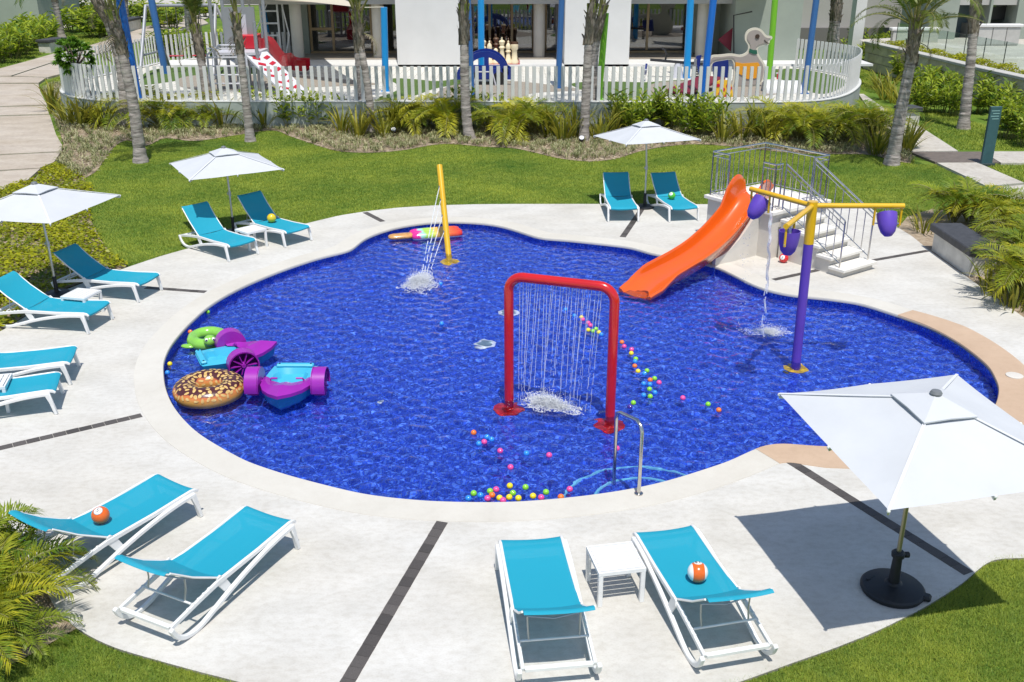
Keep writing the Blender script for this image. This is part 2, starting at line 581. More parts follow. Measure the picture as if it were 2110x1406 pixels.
# ------------------------------------------------------------------ pool basin
def mosaic(name, cols, cell, jitter=0.5):
    m, nt, N, L, b = new_mat(name)
    b.inputs['Roughness'].default_value = 0.25
    tc = N.new('ShaderNodeTexCoord')
    mp = N.new('ShaderNodeMapping'); mp.inputs['Scale'].default_value = (1 / cell,) * 3
    L.new(tc.outputs['Object'], mp.inputs[0])
    fl = N.new('ShaderNodeVectorMath'); fl.operation = 'FLOOR'
    L.new(mp.outputs[0], fl.inputs[0])
    wnz = N.new('ShaderNodeTexWhiteNoise'); L.new(fl.outputs[0], wnz.inputs['Vector'])
    rp = N.new('ShaderNodeValToRGB'); rp.color_ramp.interpolation = 'CONSTANT'
    e = rp.color_ramp.elements
    e[0].position = 0; e[0].color = rgba(cols[0])
    e[1].position = 1 / len(cols); e[1].color = rgba(cols[1])
    for i in range(2, len(cols)):
        k = e.new(i / len(cols)); k.color = rgba(cols[i])
    L.new(wnz.outputs['Value'], rp.inputs[0])
    fr = N.new('ShaderNodeVectorMath'); fr.operation = 'FRACTION'; L.new(mp.outputs[0], fr.inputs[0])
    sx = N.new('ShaderNodeSeparateXYZ'); L.new(fr.outputs[0], sx.inputs[0])
    mn = N.new('ShaderNodeMath'); mn.operation = 'MINIMUM'; L.new(sx.outputs[0], mn.inputs[0]); L.new(sx.outputs[1], mn.inputs[1])
    gt = N.new('ShaderNodeMath'); gt.operation = 'GREATER_THAN'; gt.inputs[1].default_value = 0.08; L.new(mn.outputs[0], gt.inputs[0])
    mx = N.new('ShaderNodeMixRGB'); mx.inputs[1].default_value = (0.10, 0.16, 0.42, 1)
    L.new(gt.outputs[0], mx.inputs[0]); L.new(rp.outputs[0], mx.inputs[2])
    L.new(mx.outputs[0], b.inputs['Base Color'])
    return m
M_MOSAIC = mosaic('blue_mosaic', [(0.011, 0.050, 0.46), (0.020, 0.080, 0.60), (0.007, 0.034, 0.37), (0.075, 0.19, 0.76), (0.013, 0.058, 0.53)], 0.030)
wallm = MB()
nP = len(POOL_IN)
for i in range(nP):
    a, b_ = POOL_IN[i], POOL_IN[(i + 1) % nP]
    wallm.add([(a[0], a[1], -0.03), (b_[0], b_[1], -0.03), (b_[0], b_[1], FLOOR_Z), (a[0], a[1], FLOOR_Z)], [(3, 2, 1, 0)])
basin = sheet('pool_floor', [offset_loop(POOL_IN, 0.01)], FLOOR_Z + 0.001, M_MOSAIC)
structure(basin)
structure(wallm.build('pool_wall', M_MOSAIC, fix=False, smooth=60))

# ------------------------------------------------------------------ water: a rippled sheet
def waves(x, y):
    r = np.random.default_rng(3)
    z = np.zeros_like(x)
    sources = [((0.551,13.487), 0.010), ((-1.875,18.648), 0.009), ((4.504,15.975), 0.006)]
    for k in range(80):
        lam = 0.070 * (5.0 ** (r.random() ** 1.8))
        th = r.random() * 2 * PI
        kk = 2 * PI / lam
        kx, ky = kk * math.cos(th), kk * math.sin(th)
        amp = AMP / kk ** 1.85
        z += amp * np.sin(kx * x + ky * y + r.random() * 6.28 + 0.8 * np.sin(0.9 * x + k) + 0.8 * np.cos(1.1 * y + 2 * k))
    for (cx, cy), a in sources:
        d = np.hypot(x - cx, y - cy)
        z += a * np.cos(d * 2 * PI / 0.33 + np.sin(3 * np.arctan2(y - cy, x - cx))) * np.exp(-d / 0.9) * np.clip(d / 0.35, 0, 1)
    return z
AMP = 0.37
STEP = 0.020
wl = np.array(POOL_IN)
xs = np.arange(wl[:, 0].min() - .1, wl[:, 0].max() + .1, STEP)
ys = np.arange(wl[:, 1].min() - .1, wl[:, 1].max() + .1, STEP)
X, Y = np.meshgrid(xs, ys)
inw = inside(offset_loop(POOL_IN, 0.05))
keep = inw(X, Y)
ids = -np.ones(X.shape, int)
ok = keep[:-1, :-1] & keep[1:, :-1] & keep[:-1, 1:] & keep[1:, 1:]
use = np.zeros(X.shape, bool)
use[:-1, :-1] |= ok; use[1:, :-1] |= ok; use[:-1, 1:] |= ok; use[1:, 1:] |= ok
ids[use] = np.arange(use.sum())
Vw = np.stack([X[use], Y[use], WATER_Z + waves(X[use], Y[use])], 1)
Fw = np.stack([ids[:-1, :-1][ok], ids[:-1, 1:][ok], ids[1:, 1:][ok], ids[1:, :-1][ok]], 1)

def water_mat():
    m, nt, N, L, b = new_mat('pool_water')
    b.inputs['Base Color'].default_value = (0.85, 0.93, 1.0, 1)
    b.inputs['Roughness'].default_value = 0.0
    b.inputs['IOR'].default_value = 1.333
    b.inputs['Transmission Weight'].default_value = 1.0
    return m
M_WATER = water_mat()
water = big_mesh('pool_water', Vw, Fw, M_WATER, smooth=True)
structure(water)
water.cycles.is_caustics_caster = True
basin.cycles.is_caustics_receiver = True
sun_d.cycles.is_caustics_light = True


# ------------------------------------------------------------------ materials for buildings
M_WHITE = mat('white_render', (0.64, 0.635, 0.62), 0.8, var=0.06, vscale=0.6, bump=0.12, bscale=60)
M_SAGE = mat('sage_render', (0.30, 0.335, 0.285), 0.85, var=0.10, vscale=0.5, bump=0.15, bscale=60)
M_SAGE2 = mat('fence_base_render', (0.36, 0.40, 0.36), 0.85, var=0.15, vscale=0.8, bump=0.15, bscale=60)
M_GREYW = mat('grey_render', (0.42, 0.41, 0.385), 0.85, var=0.08, vscale=0.5)
M_CREAM = mat('cream_column', (0.60, 0.57, 0.50), 0.8, var=0.08, vscale=0.8)
M_FRAME = mat('bronze_frame', (0.34, 0.24, 0.13), 0.45, metal=0.2)
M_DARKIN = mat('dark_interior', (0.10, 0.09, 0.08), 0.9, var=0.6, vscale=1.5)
M_FLOORIN = mat('recess_floor', (0.33, 0.29, 0.24), 0.6, var=0.1, vscale=1.0)
M_BLOCK = mat('stone_block', (0.54, 0.49, 0.40), 0.9, var=0.3, vscale=3.0, objvar=0.14, bump=0.4, bscale=30)
M_BLOCKL = mat('pale_stone_block', (0.46, 0.45, 0.42), 0.9, var=0.12, vscale=3.0, objvar=0.08, bump=0.3, bscale=30)
M_SLAT = mat('fence_white_paint', (0.62, 0.62, 0.60), 0.45, var=0.05, vscale=3)
M_BENCHTOP = mat('charcoal_seat', (0.055, 0.055, 0.06), 0.6, var=0.3, vscale=9, bump=0.2)
M_BENCH = mat('bench_render', (0.62, 0.59, 0.53), 0.85, var=0.2, vscale=2.5, bump=0.2, bscale=50)
M_RUBBER = mat('beige_rubber', (0.30, 0.26, 0.21), 0.9, var=0.2, vscale=30)
M_TURF = mat('artificial_turf', (0.075, 0.135, 0.022), 0.95, var=0.35, vscale=14)
M_PAVEMORT = mat('paving_joint', (0.5, 0.48, 0.44), 0.9)

def glass_mat(name, col, rough=0.02, alpha=0.0):
    m, nt, N, L, b = new_mat(name)
    b.inputs['Base Color'].default_value = rgba(col)
    b.inputs['Roughness'].default_value = rough
    if alpha:
        g = N.new('ShaderNodeBsdfGlossy'); g.inputs['Roughness'].default_value = 0.0
        t = N.new('ShaderNodeBsdfTransparent'); t.inputs['Color'].default_value = rgba(col)
        lw = N.new('ShaderNodeLayerWeight'); lw.inputs['Blend'].default_value = 0.5
        pw_ = N.new('ShaderNodeMath'); pw_.operation = 'POWER'; pw_.inputs[1].default_value = 4.0; L.new(lw.outputs['Facing'], pw_.inputs[0])
        fr = N.new('ShaderNodeMath'); fr.operation = 'MULTIPLY_ADD'; fr.inputs[1].default_value = 0.9; fr.inputs[2].default_value = alpha; L.new(pw_.outputs[0], fr.inputs[0])
        mx = N.new('ShaderNodeMixShader')
        L.new(fr.outputs[0], mx.inputs[0]); L.new(t.outputs[0], mx.inputs[1]); L.new(g.outputs[0], mx.inputs[2])
        L.new(mx.outputs[0], N['Material Output'].inputs['Surface'])
    return m
M_GLASSD = glass_mat('door_glass', (0.62, 0.63, 0.63), alpha=0.16)
M_GLASSC = glass_mat('clear_glass', (0.90, 0.96, 0.94), alpha=0.04)

def paving_mat():
    m, nt, N, L, b = new_mat('white_block_paving')
    b.inputs['Roughness'].default_value = 0.85
    tc = N.new('ShaderNodeTexCoord')
    br = N.new('ShaderNodeTexBrick')
    br.inputs['Scale'].default_value = 1.0
    br.inputs['Brick Width'].default_value = 0.5; br.inputs['Row Height'].default_value = 0.25; br.inputs['Mortar Size'].default_value = 0.018
    br.inputs['Color1'].default_value = (0.66, 0.64, 0.58, 1); br.inputs['Color2'].default_value = (0.58, 0.56, 0.50, 1); br.inputs['Mortar'].default_value = (0.36, 0.34, 0.30, 1)
    L.new(tc.outputs['Object'], br.inputs['Vector'])
    L.new(br.outputs['Color'], b.inputs['Base Color'])
    return m
M_PAVING = paving_mat()

# ------------------------------------------------------------------ playground terrace
TZ = 0.9
FPATH = [(-11.271,51.706),(-13.549,51.625),(-15.688,51.768),(-16.632,50.449),(-17.22,49.605),(-17.487,47.984),(-17.915,46.097),(-18.266,44.177),(-18.423,42.248),(-18.057,40.467),(-17.097,38.686),(-15.831,37.531),(-14.485,37.09),(-12.639,36.951),(-7.413,36.839),(-0.969,36.774),(3.31,36.671),(6.137,36.525),(8.971,36.496),(10.434,36.659),(11.587,37.128),(12.621,38.244),(13.543,39.84),(14.401,41.872),(14.814,43.782),(14.345,45.516),(13.37,47.585)]
FP = resample(catmull(FPATH, 6, closed=False), 0.05, closed=False)
TERR = FP + [(FP[-1][0] - 0.5, 62), (FP[0][0], 62)]
terr = structure(sheet('playground_paving', [TERR], TZ, M_PAVING))
for nm, m, pts in (
    ('turf_patch', M_TURF, [(-16.629,45.899),(-16.245,47.772),(-14.172,48.139),(-12.223,47.72),(-10.88,45.828),(-12.583,44.79),(-13.792,43.791),(-14.742,42.206),(-15.398,41.756)]),
    ('turf_patch', M_TURF, [(-5.263,43.69),(-4.054,43.348),(-3.173,42.697),(-2.19,43.653),(-1.438,43.155),(-1.911,42.059),(-3.025,40.587),(-3.639,38.675),(-4.254,37.412),(-5.163,37.422),(-4.629,39.486),(-4.618,41.187)]),
    ('turf_patch', M_TURF, [(2.509,42.008),(3.817,42.615),(5.624,42.281),(7.174,43.054),(7.508,42.573),(6.221,40.773),(5.546,38.709),(5.07,37.195),(3.627,37.209),(3.204,38.733),(2.659,40.524)]),
    ('turf_patch', M_TURF, [(11.575,46.279),(13.215,47.009),(14.022,45.164),(14.201,42.972),(13.386,40.693),(11.903,38.641),(11.721,41.449),(11.515,43.822)]),
    ('rubber_patch', M_RUBBER, [(-14.425,44.132),(-13.161,45.321),(-10.6,44.594),(-8.848,44.402),(-6.017,42.416),(-5.693,41.496),(-8.19,40.933),(-8.833,40.224),(-11.137,40.109),(-12.736,40.267),(-13.882,41.739)]),
    ('rubber_patch', M_RUBBER, [(-2.568,41.164),(-1.413,42.363),(0.119,42.658),(1.521,41.564),(2.817,39.957),(0.868,39.157),(-0.077,37.247),(-2.241,37.147),(-2.899,38.798)]),
    ('rubber_patch', M_RUBBER, [(5.532,40.781),(6.235,42.274),(7.974,42.885),(10.373,42.539),(11.009,41.011),(10.222,38.659),(8.195,37.907),(6.38,38.053),(5.342,38.58)])):
    pts = smooth_loop(resample(catmull(pts, 6), 0.2), 3)
    structure(sheet(nm, [pts], TZ + (0.006 if 'turf' in nm else 0.010), m))
# white raised step before the building
structure(MB().box((0.139, 49.1, TZ + 0.05), (34, 2.2, 0.10)).build('terrace_step', M_WHITE, smooth=0))

# ------------------------------------------------------------------ curved picket fence
fence = thing('picket_fence', 'long curved fence of upright white slats on a sage base wall round the playground', 'fence', (FP[0][0], FP[0][1], 0))
fo = Vector(fence.location)
bw = MB()
FB = resample(FP, 0.25, closed=False)
def path_wall(mb, pts, t, z0, z1):
    n = len(pts)
    vs = []
    for i in range(n):
        a, b_ = pts[max(i - 1, 0)], pts[min(i + 1, n - 1)]
        tx, ty = b_[0] - a[0], b_[1] - a[1]
        l = math.hypot(tx, ty)
        nx, ny = -ty / l, tx / l
        for s, z in ((-t, z0), (-t, z1), (t, z1), (t, z0)):
            vs.append((pts[i][0] + nx * s, pts[i][1] + ny * s, z))
    fs = [(0, 1, 2, 3), tuple(4 * (n - 1) + k for k in (3, 2, 1, 0))]
    for i in range(n - 1):
        for k in range(4):
            k2 = (k + 1) % 4
            fs.append((4 * i + k, 4 * i + 4 + k, 4 * i + 4 + k2, 4 * i + k2))
    mb.add([(v[0] - fo.x, v[1] - fo.y, v[2]) for v in vs], fs)
path_wall(bw, FB, 0.13, -0.1, TZ + 0.02)
bw.build('base_wall', M_SAGE2, fence, smooth=40)
cp = MB(); path_wall(cp, FB, 0.145, TZ + 0.021, TZ + 0.05); cp.build('base_coping', M_SLAT, fence, smooth=40)
SL = resample(FP, 0.262, closed=False)
slat_me = MB().box((0, 0, 0.62), (0.125, 0.05, 1.24)).mesh('slat', M_SLAT, smooth=0)
n_slat = len(SL)
print('slats', n_slat)
rest = MB()
for i, p in enumerate(SL):
    a, b_ = SL[max(i - 1, 0)], SL[min(i + 1, n_slat - 1)]
    ang = math.atan2(b_[1] - a[1], b_[0] - a[0]) + R(16)
    if i < 8:
        rest.box((p[0] - fo.x, p[1] - fo.y, TZ + 0.05 + 0.62), (0.125, 0.05, 1.24), ang)
    else:
        link('slat', slat_me, fence, (p[0] - fo.x, p[1] - fo.y, TZ + 0.05), (0, 0, ang))
o = rest.build('slat_run', M_SLAT, fence, smooth=0); o['kind'] = 'stuff'

# ------------------------------------------------------------------ main building: white piers, recesses, glass doors
YF, YR, YD = 48.0, 50.3, 53.2
bld = thing('playhouse_building', 'white and sage building with glass doors set back behind the playground', 'building', (0, YF, 0))
def bb(name, x0, x1, y0, y1, z0, z1, m, parent=bld, bevel=0.0):
    return MB().box(((x0 + x1) / 2, (y0 + y1) / 2 - (YF if parent is bld else 0), (z0 + z1) / 2), (x1 - x0, y1 - y0, z1 - z0)).build(name, m, parent, smooth=0, bevel=bevel)
X = lambda t: t
wx = [-5.393, -2.113, 2.498, 5.549]
sx0, sx1 = 10.741, 13.978
lx = -10.987
LINT = 3.589
TOPZ = 8.6
bb('wall_pier', wx[0], wx[1], YF, 58, 0.0, TOPZ, M_WHITE)
bb('wall_pier', wx[2], wx[3], YF, 58, 0.0, TOPZ, M_WHITE)
bb('sage_pier', sx0, sx1, 49.6, 62, 0.0, TOPZ, M_SAGE)
for (a, b_) in ((lx - 3, wx[0]), (wx[1], wx[2]), (wx[3], sx0)):
    bb('lintel', a + 0.003, b_ - 0.003, YR, YR + 0.6, LINT, LINT + 1.4, M_GREYW)
    bb('ceiling', a + 0.003, b_ - 0.003, YR + 0.603, 58, LINT + 0.05, LINT + 0.4, M_GREYW)
    bb('recess_floor', a + 0.003, b_ - 0.003, YR - 0.05, YD + 4.5, TZ + 0.0, TZ + 0.115, M_FLOORIN)
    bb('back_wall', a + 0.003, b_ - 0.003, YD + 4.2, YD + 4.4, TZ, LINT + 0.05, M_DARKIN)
bb('upper_wall', lx - 3, wx[0] - 0.003, YR + 0.1, 58, LINT + 1.403, TOPZ - 0.01, M_WHITE)
bb('roof', lx - 3.2, sx1 + 0.2, YF - 0.2, 62.2, TOPZ + 0.003, TOPZ + 0.3, M_WHITE)

def doors(x0, x1, mull, rails=()):
    z0, z1 = TZ + 0.118, LINT + 0.05
    f = MB()
    w = 0.12
    y = YD - YF
    f.box(((x0 + x1) / 2, y, z0 + 0.05), (x1 - x0, 0.12, 0.10))
    f.box(((x0 + x1) / 2, y, z1 - 0.08), (x1 - x0, 0.12, 0.16))
    for mx_ in [x0 + w / 2] + list(mull) + [x1 - w / 2]:
        f.box((mx_, y, (z0 + z1) / 2), (w, 0.121, z1 - z0 - 0.262))
    for (ra, rb, rz) in rails:
        f.box(((ra + rb) / 2, y, rz), (rb - ra, 0.118, 0.14))
    fo_ = f.build('door_frame', M_FRAME, bld, smooth=0)
    xs_ = [x0 + w] + sum([[m_ - w / 2, m_ + w / 2] for m_ in mull], []) + [x1 - w]
    for i in range(0, len(xs_), 2):
        MB().box(((xs_[i] + xs_[i + 1]) / 2, y + 0.01, (z0 + z1) / 2), (xs_[i + 1] - xs_[i] - 0.004, 0.02, z1 - z0 - 0.27)).build('glass_pane', M_GLASSD, fo_, smooth=0)
dx = lambda px: px
doors(-10.463, -7.194, [-9.256], [(-10.413, -9.306, 2.224)])
doors(-6.691, wx[0] + 0.5, [])
doors(-2.315 - 0.4, 1.207, [-1.133, 0.024])
doors(1.71, wx[2] + 0.6, [])
doors(wx[3] - 0.4, 9.558, [7.043])
bb('sage_return', sx0 - 1.6, sx0 - 0.003, YD - 0.2, YD + 0.2, TZ + 0.118, LINT + 0.04, M_SAGE)
bb('sage_return', -10.966, -10.488, YD - 0.2, YD + 0.3, TZ + 0.118, LINT + 0.04, M_SAGE)
for px_ in (-10.723, -6.657, 1.379, 9.514):
    c = MB().lathe([(0.29, TZ + 0.118), (0.29, LINT - 0.002)], (0, 0, 0), 20).build('column', M_CREAM, bld, smooth=60)
    c.location = (px_, 51.2 - YF, 0)
# dark red play castle seen through the glass
MB().box((-8.789, 55 - YF, 2.3), (1.6, 0.3, 2.2)).build('interior_screen', mat('maroon_panel', (0.12, 0.01, 0.03), 0.7), bld, smooth=0)
# pink pennant on the sage return and wall lamp arm
MB().prism([(0, 0), (0.75, 0.62), (0.75, -0.62)], 0, 0.05, M=Matrix.Translation((10.066, 49.9 - YF, 1.951)) @ Matrix.Rotation(PI / 2, 4, 'X')).build('red_panel', mat('dark_red_panel', (0.20, 0.012, 0.03), 0.6), bld, smooth=0)
lp = MB(); lp.tube([(10.818,49.5,1.305), (10.667,49.5,3.103), (11.467,49.2,3.297)], 0.035, 6)
lp.v = [(v[0], v[1] - YF, v[2]) for v in lp.v]
lp.build('lamp_arm', mat('dark_metal', (0.05, 0.05, 0.05), 0.5, metal=0.6), bld)

# ------------------------------------------------------------------ right-hand grey building, corridor and low block walls
rb = thing('villa_building', 'grey rendered building with dark windows and pale block terrace walls behind the curved planter', 'building', (22, 60, 0))
def rbx(name, pxl, pxr, y0, y1, z0, z1, m):
    x0, x1 = pxl, pxr
    return MB().box(((x0 + x1) / 2 - 22, (y0 + y1) / 2 - 60, (z0 + z1) / 2), (x1 - x0, y1 - y0, z1 - z0)).build(name, m, rb, smooth=0)
rbx('rear_wall', 18.224, 26.467, 66, 66.4, 0, 8, M_GREYW)
rbx('plinth', 18.224, 26.312, 65.4, 65.99, 0, 1.3, mat('dark_plinth', (0.16, 0.15, 0.15), 0.8))
rbx('column', 19.876, 20.47, 59.6, 60.4, 0, 8, M_WHITE)
rbx('front_wall', 23.806, 25.118, 58, 63, 0, 8, M_SAGE)
rbx('front_wall', 25.966 + 0.9, 26.403 + 0.6, 58.01, 63, 0, 8, M_SAGE)
rbx('front_wall', 28.426, 28.426 + 9, 58, 63, 0, 8, M_SAGE)
rbx('spandrel', 25.118, 28.426, 58.2, 63, 3.073, 8, M_GREYW)
rbx('sill_wall', 26.349, 28.426, 58.3, 62, 0, 1.986, M_BLOCKL)
wn_ = rbx('window', 26.803, 28.917, 59.4, 59.5, 2.2, 6.5, mat('black_window_frame', (0.02, 0.02, 0.022), 0.4))
MB().box((28.057 - 22, 59.36 - 60, 3.9), (2.0, 0.02, 2.0)).build('pane', M_GLASSD, wn_, smooth=0)
dr_ = rbx('door', 25.984, 26.918 + 0.6, 60.2, 60.3, 0.8, 5.8, mat('blue_grey_door', (0.14, 0.19, 0.21), 0.3))
def block_wall(name, label, x0, x1, y, z0, z1, bwid, bh, m, top, rz=0.0, depth=0.3):
    """low wall of separate blocks under a pale ledge"""
    t = thing(name, label, 'wall', (x0, y, 0), rz)
    W = x1 - x0
    MB().box((W / 2, depth / 2 + 0.02, (z0 + z1) / 2), (W - 0.04, depth - 0.06, z1 - z0 - 0.02)).build('mortar_core', M_PAVEMORT, t, smooth=0)
    rows = max(1, round((z1 - z0) / bh)); h = (z1 - z0) / rows
    cols = max(1, round(W / bwid)); w = W / cols
    me = MB().box((0, 0, 0), (w - 0.03, 0.08, h - 0.03)).mesh('block', m, smooth=0, bevel=0.012)
    for r_ in range(rows):
        for c in range(cols):
            link('block', me, t, (w * (c + 0.5), 0.015 * random.random(), z0 + h * (r_ + 0.5)))
    MB().box((W / 2, depth / 2, z1 + 0.09), (W + 0.2, depth + 0.2, 0.17)).build('ledge', top, t, smooth=0, bevel=0.04)
    return t
block_wall('terrace_wall', 'pale block terrace wall with white ledge, left of the two behind the glass balustrade', 20.835, 23.36, 56, 0.4, 1.86, 0.85, 0.65, M_BLOCKL, M_WHITE)
block_wall('terrace_wall', 'pale block terrace wall under the dark window, right of the two behind the glass balustrade', 24.602, 26.807, 54, 0.4, 2.184, 0.7, 0.8, M_BLOCKL, M_WHITE)

# curved stone planter wall
PWT = 1.35
PW = resample(catmull([(19.209,54.922),(19.397,52.515),(19.537,50.54),(19.761,47.199),(19.916,44.257),(20.108,41.812),(20.294,39.912),(20.387,37.488),(20.445,34.973)], 6, closed=False), 0.9, closed=False)
pw = thing('planter_wall', 'long low curved wall of grey stone blocks with pale capping beside the right path', 'wall', (PW[0][0], PW[0][1], 0))
fo = Vector(pw.location)
core = MB(); path_wall(core, PW, 0.12, -0.1, PWT - 0.06); core.build('mortar_core', M_PAVEMORT, pw, smooth=40)
cap = MB(); path_wall(cap, PW, 0.26, PWT - 0.058, PWT + 0.08); cap.build('capping', M_BLOCKL, pw, smooth=40, bevel=0.02)
for r_ in range(3):
    hh = (PWT - 0.05) / 3
    for i in range(len(PW) - 1):
        a, b_ = Vector((*PW[i], 0)), Vector((*PW[i + 1], 0))
        off = 0.5 if r_ % 2 else 0.0
        if off and i == len(PW) - 2:
            continue
        if off:
            c_ = Vector((*PW[i + 2], 0)); a, b_ = a.lerp(b_, 0.5), b_.lerp(c_, 0.5)
        d = b_ - a
        key = 'blk'
        if key not in KIDS:
            KIDS[key] = MB().box((0, 0, 0), (0.885, 0.10, hh - 0.025)).mesh('stone_block', M_BLOCK, smooth=0, bevel=0.015)
        nrm = Vector((d.y, -d.x, 0)).normalized()
        if nrm.y > 0: nrm = -nrm
        m_ = (a + b_) / 2 + nrm * (0.115 + 0.02 * random.random())
        link('stone_block', KIDS[key], pw, (m_.x - fo.x, m_.y - fo.y, hh * (r_ + 0.5)), (0, 0, math.atan2(d.y, d.x)), (d.length / 0.9, 1, 1))
gb = thing('glass_balustrade', 'frameless clear glass balustrade standing behind the curved stone planter', 'balustrade', (PW[0][0], PW[0][1], 0))
for i in range(0, len(PW) - 2, 2):
    a, b_ = Vector((*PW[i], 0)), Vector((*PW[i + 2], 0))
    d = b_ - a
    nrm = Vector((-d.y, d.x, 0)).normalized()
    if nrm.y < 0: nrm = -nrm
    m_ = (a + b_) / 2 + nrm * 1.5
    MB().box((m_.x - fo.x, m_.y - fo.y, 1.85), (d.length - 0.05, 0.02, 1.0), math.atan2(d.y, d.x)).build('glass_panel', M_GLASSC, gb, smooth=0)
    q = a + nrm * 1.5
    MB().box((q.x - fo.x, q.y - fo.y, 1.85), (0.03, 0.03, 1.02)).build('post', mat('post_dark', (0.06, 0.07, 0.07), 0.4, metal=0.7), gb, smooth=0)
# raised bed behind planter wall
bedp = [(p[0], p[1]) for p in PW] + [(PW[-1][0] + 6, PW[-1][1] + 6), (PW[-1][0] + 10, 59), (PW[0][0] + 3, 59), (PW[0][0] + 0.5, PW[0][1] + 3)]
structure(sheet('raised_terrace', [bedp], PWT - 0.1, M_SLABW))

# ------------------------------------------------------------------ left-hand building corner
lbx, lby = (-37.763,82.53)
lb = thing('service_building', 'dark sage building corner at the far left edge beside the path', 'building', (lbx, lby, 0))
MB().box((-6.5, 4, 4.5), (13, 8, 9)).build('wall', M_SAGE, lb, smooth=0)
MB().box((-2.6, 0.4, 4.4), (1.6, 0.3, 8.8)).build('pilaster', M_GREYW, lb, smooth=0) if False else None
MB().lathe([(0.5, 0), (0.5, 8.9)], (-4.4, -0.9, 0), 18).build('column', M_SAGE2, lb)
MB().box((-6.5, 3.2, 9.15), (14.2, 10.6, 0.28)).build('roof', M_GREYW, lb, smooth=0)

# ------------------------------------------------------------------ paths made of separate slabs
def slab_path(name, label, slabs, z, m, thick=0.12):
    t = structure(thing(name, None, None, (*slabs[0][0], 0)))
    ox, oy = slabs[0][0]
    for s in slabs:
        c = (sum(p[0] for p in s) / len(s), sum(p[1] for p in s) / len(s))
        s2 = []
        for p in s:
            d = math.hypot(p[0] - c[0], p[1] - c[1])
            k = (d - 0.03) / d
            s2.append((c[0] + (p[0] - c[0]) * k - ox, c[1] + (p[1] - c[1]) * k - oy))
        MB().prism(s2, z - thick, z).build('slab', m, t, smooth=0)
    return t
slab_path('left_path', None, [[(-13.987,25.346),(-14.006,26.443),(-13.806,27.753),(-14.142,29.259),(-15.173,28.86),(-15.938,28.666)],
    [(-16.006,28.799),(-15.239,28.995),(-14.173,29.328),(-14.115,30.177),(-14.569,31.701),(-16.325,31.244),(-17.178,31.096)],
    [(-17.257,31.251),(-16.4,31.4),(-14.621,31.861),(-15.011,32.856),(-16.099,34.935),(-18.198,39.198),(-20.006,38.863),(-21.091,38.758)],
    [(-21.21,38.991),(-20.12,39.098),(-18.321,39.437),(-19.358,41.582),(-21.138,41.207),(-22.281,41.089)],
    [(-22.414,41.35),(-21.265,41.469),(-19.475,41.849),(-21.566,45.957),(-22.784,48.486),(-24.665,48.508),(-26.077,48.524)],
    [(-26.26,48.881),(-24.838,48.865),(-22.943,48.843),(-23.443,50.896),(-25.426,51.309),(-26.022,51.316),(-27.412,51.137)],
    [(-25.47,51.507),(-23.479,51.09),(-23.36,52.488),(-23.876,55.073),(-25.26,60.504),(-25.976,59.455),(-26.083,58.182)],
    [(-27.513,51.334),(-26.118,51.515),(-25.617,51.608),(-26.246,58.561),(-26.086,59.718),(-27.476,61.631),(-28.206,62.777),(-27.91,58.711),(-27.753,54.898)],
    [(-27.658,62.197),(-26.14,59.983),(-25.365,60.912),(-25.731,67.71),(-28.447,72.769),(-27.95,66.433)],
    [(-28.524,73.157),(-25.79,68.047),(-25.959,76.77),(-29.971,85.338)],
    [(-30.07,85.866),(-26.026,77.2),(-25.725,87.394),(-31.171,101.438),(-30.72,93.335)]], 0.08, M_SLAB)
slab_path('right_path', None, [[(15.551,44.916),(15.768,44.914),(15.073,39.36),(14.232,39.201)], [(14.114,38.967),(15.066,39.075),(15.003,36.951),(13.685,36.857)],
    [(13.612,36.648),(15.084,36.739),(14.506,31.83),(12.873,31.762)], [(15.226,31.784),(17.076,31.77),(16.469,29.953),(15.014,29.964)],
    [(13.067,30.05),(14.333,30.077),(14.45,27.265),(13.187,26.857)], [(13.162,26.681),(14.39,27.086),(14.256,24.374),(13.135,24.48)]], 0.05, M_SLABW)
structure(MB().prism([(12.911,31.733),(15.201,31.795),(15.041,30.084),(13.087,30.171)], -0.08, 0.04).build('dark_path_band', mat('dark_paving', (0.16, 0.13, 0.11), 0.7, var=0.4, vscale=5, stretch=(1, 6, 1)), smooth=0))
structure(sheet('far_path', [[(-40.454,86.224),(-39.492,94.898),(-32.293,94.743),(-27.707,92.777),(-28.52,102.185),(-35.264,99.47),(-36.232,89.993),(-36.253,82.113),(-37.163,80.25)]], 0.03, M_SLABW))
structure(sheet('far_plaza', [[(-52.5,114.424),(-19.141,115.407),(-21.162,127.867),(-59.023,128.961)]], 0.02, M_SLABW))

# ------------------------------------------------------------------ benches
def bench(a, b_, depth, h, label, side=1):
    a, b_ = Vector((*a, 0)), Vector((*b_, 0))
    d = b_ - a
    L_ = d.length
    t = thing('bench', label, 'bench', a, math.atan2(d.y, d.x), 'stone benches with dark seats')
    MB().box((L_ / 2, side * depth / 2, (h - 0.16) / 2 - 0.05), (L_, depth, h - 0.06)).build('base', M_BENCH, t, smooth=0, bevel=0.015)
    MB().box((L_ / 2 - 0.03, side * depth / 2, h - 0.06), (L_ + 0.16, depth + 0.14, 0.17)).build('seat', M_BENCHTOP, t, smooth=0, bevel=0.02)
    return t
bench((9.312,20.942), (9.322,19.089), 0.55, 0.56, 'low pale bench with charcoal seat on the deck edge under the feathery palms', 1)
bench((14.662,37.037), (15.264,37.138), 0.6, 0.62, 'low pale bench with charcoal seat beside the right path, partly behind a palm trunk', 1)
bench((-28.91,63.881), (-28.604,65.696), 0.8, 0.75, 'low pale bench with dark seat beside the left path below the leafy shrubs', 1)
bench((-29.389,78.683), (-29.466,81.895), 0.9, 0.95, 'low pale bench with dark seat behind the swing and the blue poles', 1)

